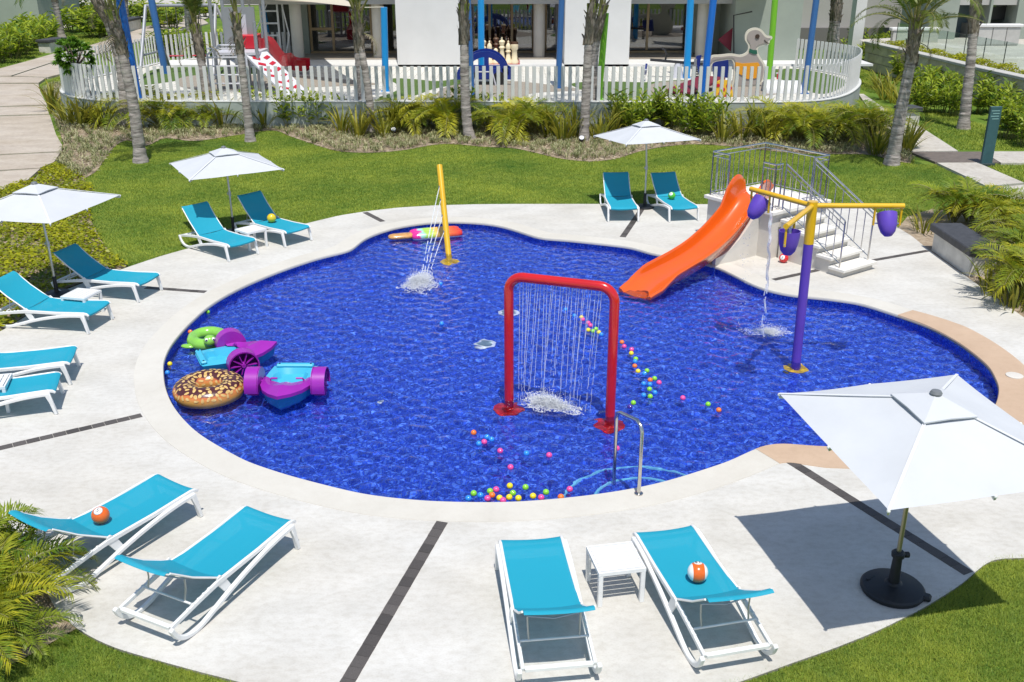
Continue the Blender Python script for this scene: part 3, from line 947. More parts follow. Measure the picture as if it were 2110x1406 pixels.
# ------------------------------------------------------------------ teal totem sign
M_TEAL = mat('teal_glass_panel', (0.045, 0.105, 0.125), 0.25, var=0.15, vscale=4)
tm = thing('totem_sign', 'tall thin teal totem sign standing on the path crossing at right', 'sign', (14.541,29.92,0.0), R(8))
TH = 1.76
MB().box((0, 0, TH / 2), (0.36, 0.10, TH)).build('panel', M_TEAL, tm, smooth=0, bevel=0.01)
MB().box((0, 0, 0.03), (0.46, 0.24, 0.06)).build('foot', mat('totem_foot', (0.05, 0.07, 0.075), 0.5), tm, smooth=0)
for k in range(4):
    MB().box((-0.02 + 0.03 * (k % 2), -0.053, TH - 0.12 - 0.08 * k), (0.26 - 0.05 * (k % 2), 0.006, 0.022)).build('text_line', mat('totem_text', (0.25, 0.42, 0.42), 0.5), tm, smooth=0)

# ------------------------------------------------------------------ dark stone strips in the deck, tile by tile
tile_me = MB().box((0, 0, 0), (1, 1, 0.03)).mesh('stone_tile', M_STRIP, smooth=0, bevel=0.0)
def strip(a, b_, w):
    a, b_ = Vector((*a, 0)), Vector((*b_, 0))
    d = b_ - a
    t = structure(thing('stone_strip', None, None, a, math.atan2(d.y, d.x)))
    n = max(2, round(d.length / 0.165))
    s = d.length / n
    for i in range(n):
        link('stone_tile', tile_me, t, (s * (i + 0.5), 0, -0.012 + random.uniform(0.001, 0.004)), (0, 0, R(random.uniform(-1, 1))), (s - 0.005, w, 1))
strip((-0.826,9.911), (-1.594,6.935), 0.14)
strip((3.653,11.357), (4.93,8.878), 0.14)
strip((-5.356,12.748), (-7.221,11.563), 0.13)
strip((-5.994,18.165), (-7.265,18.434), 0.13)
strip((-3.16,23.392), (-3.724,24.285), 0.14)
strip((2.57,21.988), (3.384,24.735), 0.14)
strip((5.294,18.859), (6.431,19.522), 0.12)
strip((7.677,20.124), (9.208,20.868), 0.12)
# small round drain cover at the right
tag(MB().lathe([(0.13, 0), (0.13, 0.014), (0.11, 0.018), (0.02, 0.018)], (*(7.891,14.072), 0.008), 18).build('drain_cover', mat('pale_plastic', (0.62, 0.58, 0.52), 0.5)), 'small round pale drain cover set in the tan paving at the right edge', 'drain cover')


# ------------------------------------------------------------------ sun loungers
M_FRAMEW = mat('white_resin', (0.76, 0.76, 0.75), 0.38, var=0.06, vscale=8)
def sling_mat():
    m = mat('turquoise_sling', (0.012, 0.40, 0.56), 0.75, var=0.06, vscale=900, sheer=0.15, trans=0.16, bump=0.25, bscale=700)
    return m
M_SLING = sling_mat()
M_GREYM = mat('grey_metal_rod', (0.45, 0.46, 0.47), 0.35, metal=0.7)

def sling_mesh(name, path, hw, curl=0.02, t=0.006):
    """fabric along a (y,z) path, a little hollow across the width"""
    mb = MB()
    K = 8
    n = len(path)
    vs = []
    for (y, z) in path:
        for k in range(K + 1):
            u = -1 + 2 * k / K
            vs.append((u * hw, y, z - curl * (1 - u * u) + 0.004 * math.sin(y * 9 + u * 2)))
    nv = len(vs)
    vs += [(x, y, z - t) for (x, y, z) in vs]
    fs = []
    for i in range(n - 1):
        for k in range(K):
            a = i * (K + 1) + k
            fs.append((a, a + 1, a + K + 2, a + K + 1))
            fs.append((a + nv, a + K + 1 + nv, a + K + 2 + nv, a + 1 + nv))
    for i in range(n - 1):
        for e in (0, K):
            a, b_ = i * (K + 1) + e, (i + 1) * (K + 1) + e
            fs.append((a, b_, b_ + nv, a + nv))
    for e in (0, n - 1):
        for k in range(K):
            a = e * (K + 1) + k
            fs.append((a, a + 1, a + 1 + nv, a + nv))
    return mb.add(vs, fs).mesh(name, M_SLING, smooth=50)

HY, HZ, BL = 1.20, 0.352, 0.80
seat_path = [(-0.005, 0.318), (-0.012, 0.345), (0.015, 0.366), (0.06, 0.374), (0.2, 0.366), (0.45, 0.350), (0.7, 0.343), (0.95, 0.347), (1.1, 0.354), (HY + 0.02, 0.362)]
L_ME = {}
def lounger_meshes():
    L_ME['seat'] = sling_mesh('seat_sling', seat_path, 0.322)
    bp = [(0.0, 0.008), (0.15, -0.004), (0.4, -0.012), (0.62, 0.0), (0.72, 0.02), (0.78, 0.012), (0.80, -0.015)]
    L_ME['back'] = sling_mesh('back_sling', bp, 0.322, 0.018)
    for s in (-1, 1):
        mb = MB().ribbon([(-0.02, 0.325), (0.02, 0.352), (0.08, 0.36), (0.25, 0.35), (0.6, 0.332), (1.0, 0.326), (1.22, 0.322), (1.5, 0.285), (1.9, 0.225)], [0.03, 0.04, 0.045, 0.05, 0.05, 0.055, 0.06, 0.05, 0.05], s * 0.318, s * 0.35)
        for k in range(5):
            y = 1.36 + 0.075 * k
            mb.box((s * 0.334, y, 0.345 - 0.155 * (y - 1.22)), (0.03, 0.028, 0.035))
        L_ME['rail%d' % s] = mb.mesh('side_rail', M_FRAMEW, smooth=40, bevel=0.006)
        arch = catmull([(0.055, 0.325), (0.2, 0.322), (0.45, 0.30), (0.8, 0.238), (1.1, 0.165), (1.35, 0.09), (1.52, 0.04), (1.65, 0.024), (1.78, 0.05), (1.88, 0.13), (1.93, 0.24)], 3, closed=False)
        L_ME['arch%d' % s] = MB().ribbon(arch, 0.05, s * 0.345, s * 0.39).mesh('arched_leg', M_FRAMEW, smooth=40, bevel=0.008)
        L_ME['leg%d' % s] = MB().ribbon([(0.09, 0.335), (0.055, 0.2), (0.015, 0.0)], [0.075, 0.055, 0.05], s * 0.343, s * 0.392).mesh('front_leg', M_FRAMEW, smooth=40, bevel=0.008)
        L_ME['hinge%d' % s] = MB().prism([(1.06, 0.19), (1.16, 0.165), (1.25, 0.31), (1.24, 0.375), (1.19, 0.385), (1.13, 0.33)], 0, 0.02, M=Matrix(((0, 0, 1, s * 0.343), (1, 0, 0, 0), (0, 1, 0, 0), (0, 0, 0, 1)))).mesh('hinge_plate', M_FRAMEW, smooth=0, bevel=0.003)
        L_ME['bside%d' % s] = MB().tube([(s * 0.327, 0.0, -0.004), (s * 0.327, 0.4, -0.018), (s * 0.327, 0.74, 0.006)], 0.012, 6).mesh('back_side_bar', M_FRAMEW, smooth=60)
    L_ME['rear'] = MB().box((0, 1.89, 0.222), (0.634, 0.05, 0.045)).mesh('rear_crossbar', M_FRAMEW, smooth=0, bevel=0.008)
    L_ME['front'] = MB().box((0, 0.10, 0.312), (0.634, 0.04, 0.03)).mesh('front_crossbar', M_FRAMEW, smooth=0, bevel=0.006)
    L_ME['mid'] = MB().box((0, 0.62, 0.29), (0.634, 0.035, 0.025)).mesh('seat_crossbar', M_FRAMEW, smooth=0, bevel=0.006)
    L_ME['prop'] = MB().tube([(-0.318, 1.60, 0.305), (0.318, 1.60, 0.305)], 0.012, 8).mesh('prop_bar', M_FRAMEW, smooth=60)
lounger_meshes()
def lounger(x, y, rz, ang, label):
    t = thing('sun_lounger', label, 'sun lounger', (x, y, 0), rz, 'turquoise sun loungers round the pool')
    link('seat_sling', L_ME['seat'], t)
    for s in (-1, 1):
        for nm, k in (('side_rail', 'rail'), ('arched_leg', 'arch'), ('front_leg', 'leg'), ('hinge_plate', 'hinge')):
            link(nm, L_ME[k + str(s)], t)
    for nm, k in (('rear_crossbar', 'rear'), ('front_crossbar', 'front'), ('seat_crossbar', 'mid'), ('prop_bar', 'prop')):
        link(nm, L_ME[k], t)
    b = link('backrest', L_ME['back'], t, (0, HY, HZ + 0.008), (R(ang), 0, 0))
    for s in (-1, 1):
        link('back_side_bar', L_ME['bside' + str(s)], b)
    # prop arms from the middle of the back to the prop bar
    c, s_ = math.cos(R(ang)), math.sin(R(ang))
    for s in (-1, 1):
        p = Vector((s * 0.25, HY + 0.45 * c, HZ + 0.45 * s_ - 0.055))
        MB().tube([p, p.lerp(Vector((s * 0.24, 1.60, 0.305)), 0.5) + Vector((0, -0.015, 0)), (s * 0.24, 1.60, 0.305)], 0.009, 6).build('prop_arm', M_GREYM, t)
    MB().tube([(-0.25, HY + 0.45 * c, HZ + 0.45 * s_ - 0.055), (0, HY + 0.45 * c + 0.02, HZ + 0.45 * s_ - 0.085), (0.25, HY + 0.45 * c, HZ + 0.45 * s_ - 0.055)], 0.008, 6).build('back_crossbar', M_GREYM, t)
    return t
LG = {}
for key, (x, y, rz), ang, label in (
    ('A', (2.728,23.328,0.022), 37, 'empty turquoise lounger facing the camera, left of the pair under the far umbrella'),
    ('B', (4.212,23.339,0.172), 37, 'turquoise lounger holding the green ball under the far umbrella'),
    ('C', (-5.807,20.392,0.845), 44, 'empty turquoise lounger left of the side table under the second umbrella from left'),
    ('D', (-4.827,21.452,0.861), 44, 'turquoise lounger holding the yellow ball beside the lawn'),
    ('E', (-6.976,17.914,1.291), 36, 'turquoise lounger mostly shaded by the leftmost umbrella, behind the small table'),
    ('F', (-7.307,16.295,1.373), 36, 'sunlit turquoise lounger at the left edge in front of the leftmost umbrella pole'),
    ('G', (-6.892,14.177,1.792), 36, 'turquoise lounger cut by the left edge, upper one of the pair below the umbrella'),
    ('H', ((-6.892,14.177,1.792)[0] + 0.20, (-6.892,14.177,1.792)[1] - 1.03, (-6.892,14.177,1.792)[2] + 0.06), 36, 'turquoise lounger cut by the left edge, lower one of the pair below the umbrella'),
    ('I', (-4.01,10.247,2.585), 35, 'turquoise lounger holding the plain orange ball beside the feathery palm'),
    ('J', (-2.737,9.544,2.682), 35, 'empty turquoise lounger at lower left seen from behind with its rear rail near the grass'),
    ('K', (0.197,9.032,-3.021), 35, 'empty turquoise lounger at the bottom, left of the white slatted table'),
    ('M', (1.658,9.207,-2.91), 35, 'turquoise lounger holding the orange and white ball, right of the white slatted table')):
    LG[key] = lounger(x, y, rz, ang, label)
    LG[key]['_p'] = (x, y, rz); del LG[key]['_p']
LPOS = {k: (o.location.copy(), o.rotation_euler.z) for k, o in LG.items()}
def on_lounger(k, lx, ly, z):
    p, a = LPOS[k]
    return (p.x + lx * math.cos(a) - ly * math.sin(a), p.y + lx * math.sin(a) + ly * math.cos(a), z)

# ------------------------------------------------------------------ white slatted side tables
def side_table(x, y, rz, label, w=0.50, d=0.50, h=0.42):
    t = thing('side_table', label, 'side table', (x, y, 0), rz, 'white slatted side tables')
    key = 'table'
    if key not in KIDS:
        n = 6
        s = d / n
        KIDS[key] = (MB().box((0, 0, 0), (w - 0.05, s - 0.021, 0.014)).mesh('top_slat', M_FRAMEW, smooth=0, bevel=0.003),
                     MB().box((0, 0, h / 2 - 0.02), (0.05, 0.05, h - 0.04)).mesh('leg', M_FRAMEW, smooth=0, bevel=0.006),
                     MB().box((0, d / 2 - 0.012, h - 0.022), (w, 0.024, 0.04)).box((0, -d / 2 + 0.012, h - 0.022), (w, 0.024, 0.04)).box((w / 2 - 0.012, 0, h - 0.022), (0.0238, d - 0.05, 0.04)).box((-w / 2 + 0.012, 0, h - 0.022), (0.0238, d - 0.05, 0.04)).mesh('frame', M_FRAMEW, smooth=0))
    a, b_, c = KIDS[key]
    n = 6
    for i in range(n):
        link('top_slat', a, t, (0, -d / 2 + 0.03 + (d - 0.06) * (i + 0.5) / n, h - 0.006))
    for sx in (-1, 1):
        for sy in (-1, 1):
            link('leg', b_, t, (sx * (w / 2 - 0.026), sy * (d / 2 - 0.026), -0.002))
    link('frame', c, t)
    return t
def mid(p, q):
    return ((p[0] + q[0]) / 2, (p[1] + q[1]) / 2)
side_table(*(1.072,8.586), R(11), 'white slatted side table between the two front loungers at the bottom')
side_table(*(-5.834,21.251), R(48), 'white side table between the two loungers under the second umbrella from left')
side_table(*(-7.856,16.906), R(76), 'shaded white side table beside the leftmost umbrella pole')
side_table(*(-7.599,13.016), R(104), 'white side table cut by the left edge between two loungers')

# ------------------------------------------------------------------ white square umbrellas
def canvas_mat():
    return mat('white_canvas', (0.555, 0.57, 0.595), 0.85, var=0.05, vscale=1.6, trans=0.05, bump=0.45, bscale=2.6)
M_CANVAS = canvas_mat()
M_CANVAS2 = mat('canvas_seam', (0.64, 0.65, 0.67), 0.8)
M_POLE = mat('pole_aluminium', (0.55, 0.55, 0.54), 0.32, metal=0.8)
M_BLACKP = mat('black_plastic', (0.010, 0.012, 0.016), 0.5, var=0.3, vscale=10)
M_BRASSP = mat('champagne_pole', (0.34, 0.31, 0.20), 0.35, metal=0.7)
def umbrella(x, y, rz, half, eave, apex, label, tilt=(0, 0), big_base=False, base=True, pole=M_POLE):
    t = thing('patio_umbrella', label, 'umbrella', (x, y, 0), 0, 'square white umbrellas')
    top = bpy.data.objects.new('canopy_pivot', None)
    hd = Matrix.Rotation(tilt[0], 4, 'X') @ Matrix.Rotation(tilt[1], 4, 'Y') @ Matrix.Rotation(rz, 4, 'Z')
    mb = MB()
    N_ = 12
    cn = [Vector((sx * half, sy * half, eave)) for sx, sy in ((-1, -1), (1, -1), (1, 1), (-1, 1))]
    ap = Vector((0, 0, apex))
    for q in range(4):
        a, b_ = cn[q], cn[(q + 1) % 4]
        vs, ix = [], {}
        for i in range(N_ + 1):
            for j in range(i + 1):
                f = i / N_
                g = j / i if i else 0
                e = a.lerp(b_, g)
                p = ap.lerp(e, f)
                sag = abs(math.sin(2 * PI * g)) * f * 0.012 * half + 0.012 * math.sin(PI * f) * half
                p.z -= sag * (0.6 + 0.4 * math.sin(PI * f))
                p.z += 0.004 * math.sin(9 * f + 5 * g + q * 2) * abs(math.sin(2 * PI * g))
                inw_ = abs(math.sin(2 * PI * g)) * f * 0.008
                p.x *= 1 - inw_; p.y *= 1 - inw_
                ix[i, j] = len(vs)
                vs.append(p)
        fs = []
        for i in range(N_):
            for j in range(i + 1):
                fs.append((ix[i, j], ix[i + 1, j], ix[i + 1, j + 1]))
                if j < i:
                    fs.append((ix[i, j], ix[i + 1, j + 1], ix[i, j + 1]))
        mb.add([hd @ v for v in vs], fs)
    ob = mb.build('canopy', M_CANVAS, t, smooth=20, fix=False)
    for q in range(4):
        sm = MB()
        sm.bar(hd @ (ap.lerp(cn[q], 0.10) + Vector((0, 0, 0.001))), hd @ (cn[q] + Vector((0, 0, 0.003))), 0.030, 0.006)
        sm.build('seam', M_CANVAS2, t, smooth=0)
    vc = MB()
    k = 0.27
    for q in range(4):
        a, b_ = cn[q] * 1.0, cn[(q + 1) % 4] * 1.0
        A = ap.lerp(a, k) + Vector((0, 0, 0.028)); B = ap.lerp(b_, k) + Vector((0, 0, 0.028)); T = ap + Vector((0, 0, 0.05))
        m_ = A.lerp(B, 0.5) + Vector((0, 0, 0.012))
        a2, b2, m2 = A + Vector((0, 0, -0.014)), B + Vector((0, 0, -0.014)), m_ + Vector((0, 0, -0.014))
        vc.add([hd @ v for v in (T, A, m_, B, a2, m2, b2)], [(0, 1, 2), (0, 2, 3), (1, 4, 5, 2), (2, 5, 6, 3)])
    vc.build('vent_cap', M_CANVAS, t, smooth=20, fix=False)
    rb_ = [(cn[q], 'long') for q in range(4)] + [((cn[q] + cn[(q + 1) % 4]) / 2, 'short') for q in range(4)]
    for p, kind in rb_:
        a = hd @ (ap + Vector((0, 0, -0.075))); b_ = hd @ (p + Vector((0, 0, -0.030)))
        MB().bar(a, b_ - Vector((0, 0, 0.012)), 0.018, 0.02).build('rib', M_POLE, t, smooth=0)
        h_ = hd @ Vector((0, 0, apex - 0.55))
        MB().bar(h_, a.lerp(b_, 0.48) - Vector((0, 0, 0.015)), 0.014, 0.018).build('strut', M_POLE, t, smooth=0)
        tip = MB().sphere(b_ * 1.0 + Vector((0, 0, 0.018)), 0.018, 8, 5)
        tip.build('rib_tip', M_FRAMEW, t)
    tp = hd @ Vector((0, 0, apex + 0.06))
    pv = Vector((0, 0, 1.05 * apex / 2.2))
    MB().tube([(0, 0, 0.05), pv, tp], 0.024, 12).build('pole', pole, t)
    MB().lathe([(0.036, 0), (0.036, 0.10)], pv - Vector((0, 0, 0.05)), 12).lathe([(0.012, 0.0), (0.03, 0.015), (0.03, 0.05), (0.012, 0.06)], pv, 8, M=Matrix.Rotation(-PI / 2, 3, 'Y')).build('tilt_knob', M_GREYM, t)
    f = MB().lathe([(0.050, -0.02), (0.058, 0.0), (0.045, 0.022), (0.02, 0.03)], hd @ Vector((0, 0, apex + 0.048)), 14)
    f.build('finial', mat('finial_grey', (0.16, 0.17, 0.18), 0.4), t)
    if big_base:
        bs = MB().lathe([(0.315, 0), (0.325, 0.02), (0.325, 0.045), (0.305, 0.065), (0.22, 0.085), (0.09, 0.10), (0.065, 0.12)], (0, 0, 0.002), 40)
        bs.build('base', M_BLACKP, t, smooth=30)
        MB().lathe([(0.058, 0.12), (0.046, 0.42), (0.066, 0.425), (0.07, 0.47), (0.05, 0.49)], (0, 0, 0), 16).build('base_tube', M_BLACKP, t, smooth=30)
        MB().lathe([(0.015, 0), (0.032, 0.01), (0.032, 0.05), (0.015, 0.06)], (0.06, 0, 0.445), 10, M=Matrix.Rotation(PI / 2, 3, 'Y')).build('clamp_knob', M_BLACKP, t)
        MB().box((-0.20, 0.11, 0.082), (0.12, 0.035, 0.02), R(32)).build('grip', M_BLACKP, t, smooth=0, bevel=0.005)
        MB().box((0.28, -0.16, 0.035), (0.12, 0.11, 0.06), R(-30)).build('base_lug', M_BLACKP, t, smooth=0, bevel=0.02)
    elif base:
        MB().lathe([(0.24, 0), (0.25, 0.02), (0.24, 0.045), (0.06, 0.07), (0.05, 0.08)], (0, 0, 0.003), 24).build('base', M_BLACKP, t, smooth=30)
        MB().lathe([(0.04, 0.07), (0.034, 0.34), (0.042, 0.345), (0.04, 0.38)], (0, 0, 0), 12).build('base_tube', M_BLACKP, t, smooth=30)
    return t
umbrella(*(3.995,8.58), R(12.2), 1.035, 1.921, 2.333, 'large white square umbrella in the foreground at right on a round black base', tilt=(R(4.2), R(0.3)), big_base=True, pole=M_BRASSP)
umbrella(*(3.421,24.735), R(18.2), 1.0, 1.779, 2.165, 'white square umbrella on the far deck edge between the lounger pair and stairs', tilt=(R(-3.5), R(-1.2)))
umbrella(*(-6.555,22.409), R(29.1), 1.045, 1.581, 1.968, 'white square umbrella on the lawn edge, second from the left', tilt=(0, R(-0.6)))
umbrella(*(-8.833,18.006), R(76.2), 1.03, 1.769, 2.155, 'white square umbrella cut by the left edge above the groundcover bed', tilt=(R(0.5), R(-0.9)))

# ------------------------------------------------------------------ red spray arch
M_RED = mat('red_gloss_paint', (0.55, 0.010, 0.012), 0.22, coat=0.6, var=0.12, vscale=3)
M_YEL = mat('yellow_gloss_paint', (0.72, 0.42, 0.010), 0.28, coat=0.4, var=0.08, vscale=4)
M_PUR = mat('purple_paint', (0.115, 0.055, 0.42), 0.38, var=0.10, vscale=3)
M_ORG = mat('orange_gloss_slide', (0.70, 0.108, 0.007), 0.18, coat=0.8, var=0.06, vscale=2)
M_STEEL = mat('stainless_steel', (0.62, 0.60, 0.57), 0.22, metal=1.0, var=0.15, vscale=12)
aL, aR = Vector((*(-0.046,13.502), 0)), Vector((*(1.441,12.967), 0))
d = aR - aL
W, HA = d.length, 1.86
ar = thing('spray_arch', 'big red tubular arch raining thin jets of water into the pool', 'spray arch', (aL.x, aL.y, 0), math.atan2(d.y, d.x))
rr = 0.22
pa = [(0, 0, FLOOR_Z)] + [(0, 0, z) for z in (0.0, 0.8, HA - rr)]
pa += [(rr - rr * math.cos(a), 0, HA - rr + rr * math.sin(a)) for a in [PI / 2 * k / 7 for k in range(1, 8)]]
pa += [(W - rr - (W - 2 * rr) * (1 - k / 3), 0, HA) for k in range(1, 4)]
pa += [(W - rr + rr * math.sin(a), 0, HA - rr + rr * math.cos(a)) for a in [PI / 2 * k / 7 for k in range(1, 8)]]
pa += [(W, 0, z) for z in (0.8, 0.0, FLOOR_Z)]
MB().tube(pa, 0.072, 18).build('pipe', M_RED, ar, smooth=60)
for x in (0, W):
    MB().lathe([(0.23, 0), (0.23, 0.03), (0.09, 0.05), (0.09, 0.09)], (x, 0, FLOOR_Z + 0.005), 24).build('base_flange', M_RED, ar, smooth=35)

M_DROP = None
def jet_mat():
    m, nt, N, L, b = new_mat('falling_water')
    b.inputs['Base Color'].default_value = (0.92, 0.95, 1, 1)
    b.inputs['Roughness'].default_value = 0.15
    b.inputs['IOR'].default_value = 1.333
    b.inputs['Transmission Weight'].default_value = 0.35
    tr = N.new('ShaderNodeBsdfTransparent')
    mx = N.new('ShaderNodeMixShader')
    mx.inputs[0].default_value = 0.45
    L.new(b.outputs[0], mx.inputs[1]); L.new(tr.outputs[0], mx.inputs[2]); L.new(mx.outputs[0], N['Material Output'].inputs['Surface'])
    return m
M_JET = jet_mat()
M_FOAM = mat('white_foam', (0.97, 0.98, 0.99), 0.6, trans=0.3)
def stream(mb, path, r0, r1, breaks=0.5, seed=0):
    """a falling jet: solid at the top, wobbling and breaking to drops below"""
    rr_ = random.Random(seed)
    n = len(path)
    cut = max(3, int(n * breaks))
    pts, rs = [], []
    for i in range(cut):
        t = i / n
        pts.append(Vector(path[i]) + Vector((rr_.gauss(0, 1), rr_.gauss(0, 1), 0)) * 0.003 * t)
        rs.append((r0 + (r1 - r0) * t) * (0.75 + 0.5 * rr_.random()))
    mb.tube(pts, rs, 5)
    i = cut
    while i < n - 2:
        ln = rr_.randint(1, 3)
        seg = [Vector(path[min(n - 1, i + k)]) + Vector((rr_.gauss(0, 1), rr_.gauss(0, 1), 0)) * 0.004 for k in range(ln + 1)]
        mb.tube(seg, [r1 * (0.5 + 0.6 * rr_.random()) for _ in seg], 5)
        i += ln + rr_.choice((0, 1, 1))
def foam(name, centre, rx, ry, rz, hgt, n, seed, r=(0.006, 0.028), parent=None):
    """heap of bubbles and droplets thrown up where water falls"""
    g = np.random.default_rng(seed)
    iv = np.array([[1, 0, 0], [0, 1, 0], [-1, 0, 0], [0, -1, 0], [0, 0, 1], [0, 0, -1]], float)
    itri = np.array([[0, 1, 4], [1, 2, 4], [2, 3, 4], [3, 0, 4], [1, 0, 5], [2, 1, 5], [3, 2, 5], [0, 3, 5]])
    nc = 60
    ca = g.random(nc) * 2 * PI; cq = g.random(nc) ** 0.75
    cx, cy = cq * np.cos(ca) * rx * 0.8, cq * np.sin(ca) * ry * 0.8
    cs = g.uniform(0.2, 1.0, nc) ** 1.4 * (1.2 - 0.8 * cq)
    nk = int(n * 0.48)
    k = g.choice(nc, nk, p=cs / cs.sum())
    sd = (0.035 + 0.05 * cs[k]) * min(rx, ry) / 0.25
    x1, y1 = cx[k] + g.normal(0, 1, nk) * sd * 1.2, cy[k] + g.normal(0, 1, nk) * sd
    z1 = np.abs(g.normal(0, 1, nk)) * hgt * cs[k] * 1.3
    ns_ = 240
    per = int(n * 0.48 / ns_)
    sa = g.random(ns_) * 2 * PI; sq = g.random(ns_) ** 0.85 * 1.3
    st0 = np.stack([sq * np.cos(sa) * rx, sq * np.sin(sa) * ry], 1)
    hd2 = sa + PI / 2 * np.where(g.random(ns_) < 0.5, 1, -1) + g.normal(0, 0.6, ns_)
    ln = g.uniform(0.05, 0.22, ns_) * (1.3 - 0.5 * sq); cv = g.normal(0, 4, ns_)
    t = g.random((ns_, per)) - 0.5
    aa = hd2[:, None] + cv[:, None] * t * ln[:, None]
    x2 = (st0[:, :1] + np.cos(aa) * t * ln[:, None] + g.normal(0, 0.005, t.shape)).ravel()
    y2 = (st0[:, 1:] + np.sin(aa) * t * ln[:, None] * 0.8 + g.normal(0, 0.005, t.shape)).ravel()
    z2 = np.abs(g.normal(0, 0.006, len(x2)))
    nf = n - nk - len(x2)
    x3, y3 = g.normal(0, rx * 0.55, nf), g.normal(0, ry * 0.6, nf)
    z3 = np.abs(g.normal(0, 1, nf)) * hgt * 2.2 * np.exp(-np.hypot(x3 / rx, y3 / ry) * 1.6)
    ph = g.random(4) * 6.28
    lob = lambda xx, yy: 0.80 + 0.22 * np.sin(2 * np.arctan2(yy / ry, xx / rx) + ph[0]) + 0.20 * np.sin(3 * np.arctan2(yy / ry, xx / rx) + ph[1]) + 0.13 * np.sin(7 * np.arctan2(yy / ry, xx / rx) + ph[2])
    l2 = lob(x2, y2); x2, y2 = x2 * l2, y2 * l2
    l1 = lob(x1, y1); x1, y1 = x1 * l1, y1 * l1
    x, y, z = np.concatenate([x1, x2, x3]), np.concatenate([y1, y2, y3]), np.concatenate([z1, z2, z3])
    rad = g.uniform(r[0], r[1], n) * np.concatenate([np.ones(nk), np.full(len(x2), 0.75), np.full(nf, 0.6)])
    c, s = math.cos(rz), math.sin(rz)
    P_ = np.stack([x * c - y * s, x * s + y * c, z], 1)
    V = (P_[:, None, :] + iv[None] * rad[:, None, None] * np.array([1.3, 1.3, 0.7])).reshape(-1, 3)
    F = (itri[None] + (np.arange(n) * len(iv))[:, None, None]).reshape(-1, 3)
    o = big_mesh(name, V, F, M_FOAM, parent, smooth=True)
    o.location = centre
    o['kind'] = 'stuff'
    return o
jets = MB()
rj = random.Random(5)
nj = 27
for k in range(nj):
    x = 0.17 + (W - 0.36) * k / (nj - 1) + rj.uniform(-0.012, 0.012)
    dxx = rj.uniform(-0.12, 0.0) - 0.10 * k / nj
    dyy = rj.uniform(-0.05, 0.05)
    n = 30
    pth = [(x + dxx * (i / n) + 0.0, dyy * (i / n), HA - 0.07 - (HA - 0.07 - WATER_Z) * (i / n)) for i in range(n + 1)]
    stream(jets, pth, 0.0042, 0.0040, rj.uniform(0.45, 0.95), k)
jt = jets.build('water_curtain', M_JET, None, smooth=60, fix=False)
jt.location = ar.location; jt.rotation_euler = ar.rotation_euler
tag(jt, 'curtain of thin falling water jets under the red arch', 'water jets', kind='stuff')
tag(foam('splash_foam', (aL.x * 0.60 + aR.x * 0.40, aL.y * 0.60 + aR.y * 0.40 + 0.02, WATER_Z + 0.005), 0.50, 0.22, math.atan2(d.y, d.x), 0.07, 22000, 4, (0.002, 0.0075)), 'white foam churned up under the red arch', 'foam')

# ------------------------------------------------------------------ yellow jet post
yb = Vector((*(-1.423,21.133), WATER_Z)); yt = Vector((-1.653,22.3,1.616))
yp = thing('jet_post', 'leaning mustard yellow post shooting thin water jets into the far end of the pool', 'water jet post', (yb.x, yb.y, 0))
dv = yt - yb
b0 = Vector((0, 0, WATER_Z)) + dv * ((FLOOR_Z - WATER_Z) / dv.z)
MB().tube([b0, Vector((0, 0, WATER_Z)) + dv], 0.068, 18).build('pipe', M_YEL, yp, smooth=60)
MB().lathe([(0.22, 0), (0.22, 0.025), (0.09, 0.04), (0.09, 0.08)], (b0.x, b0.y, FLOOR_Z + 0.005), 22).build('base_flange', M_YEL, yp, smooth=35)
sp = Vector((*(-1.837,19.315), WATER_Z))
jets = MB()
for k, f in enumerate((0.75, 0.60, 0.42, 0.24)):
    p0 = Vector((0, 0, WATER_Z)) + dv * f + Vector((-0.05, -0.06, 0))
    p1 = sp - yb + Vector((0, 0, WATER_Z)) + Vector((0.05 * k - 0.05, 0.04 * (k % 2), 0))
    n = 30
    pth = []
    for i in range(n + 1):
        t = i / n
        q = p0.lerp(p1, t); q.z += 0.35 * t * (1 - t) * (0.3 + 0.5 * f)
        pth.append(q)
    stream(jets, pth, 0.010, 0.012, 0.62, 40 + k)
    MB().lathe([(0.018, 0), (0.014, 0.05)], p0, 8, M=Matrix.Rotation(R(-50), 3, 'X')).build('nozzle', M_STEEL, yp)
jt = jets.build('water_jet', M_JET, None, smooth=60, fix=False); jt.location = (yb.x, yb.y, 0)
tag(jt, 'four thin water jets arching down from the yellow post', 'water jets', kind='stuff')
tag(foam('splash_foam', (sp.x - 0.04, sp.y - 0.3, WATER_Z + 0.005), 0.36, 0.60, R(-20), 0.085, 20000, 8, (0.002, 0.008)), 'white splash where the yellow post jets land', 'foam')

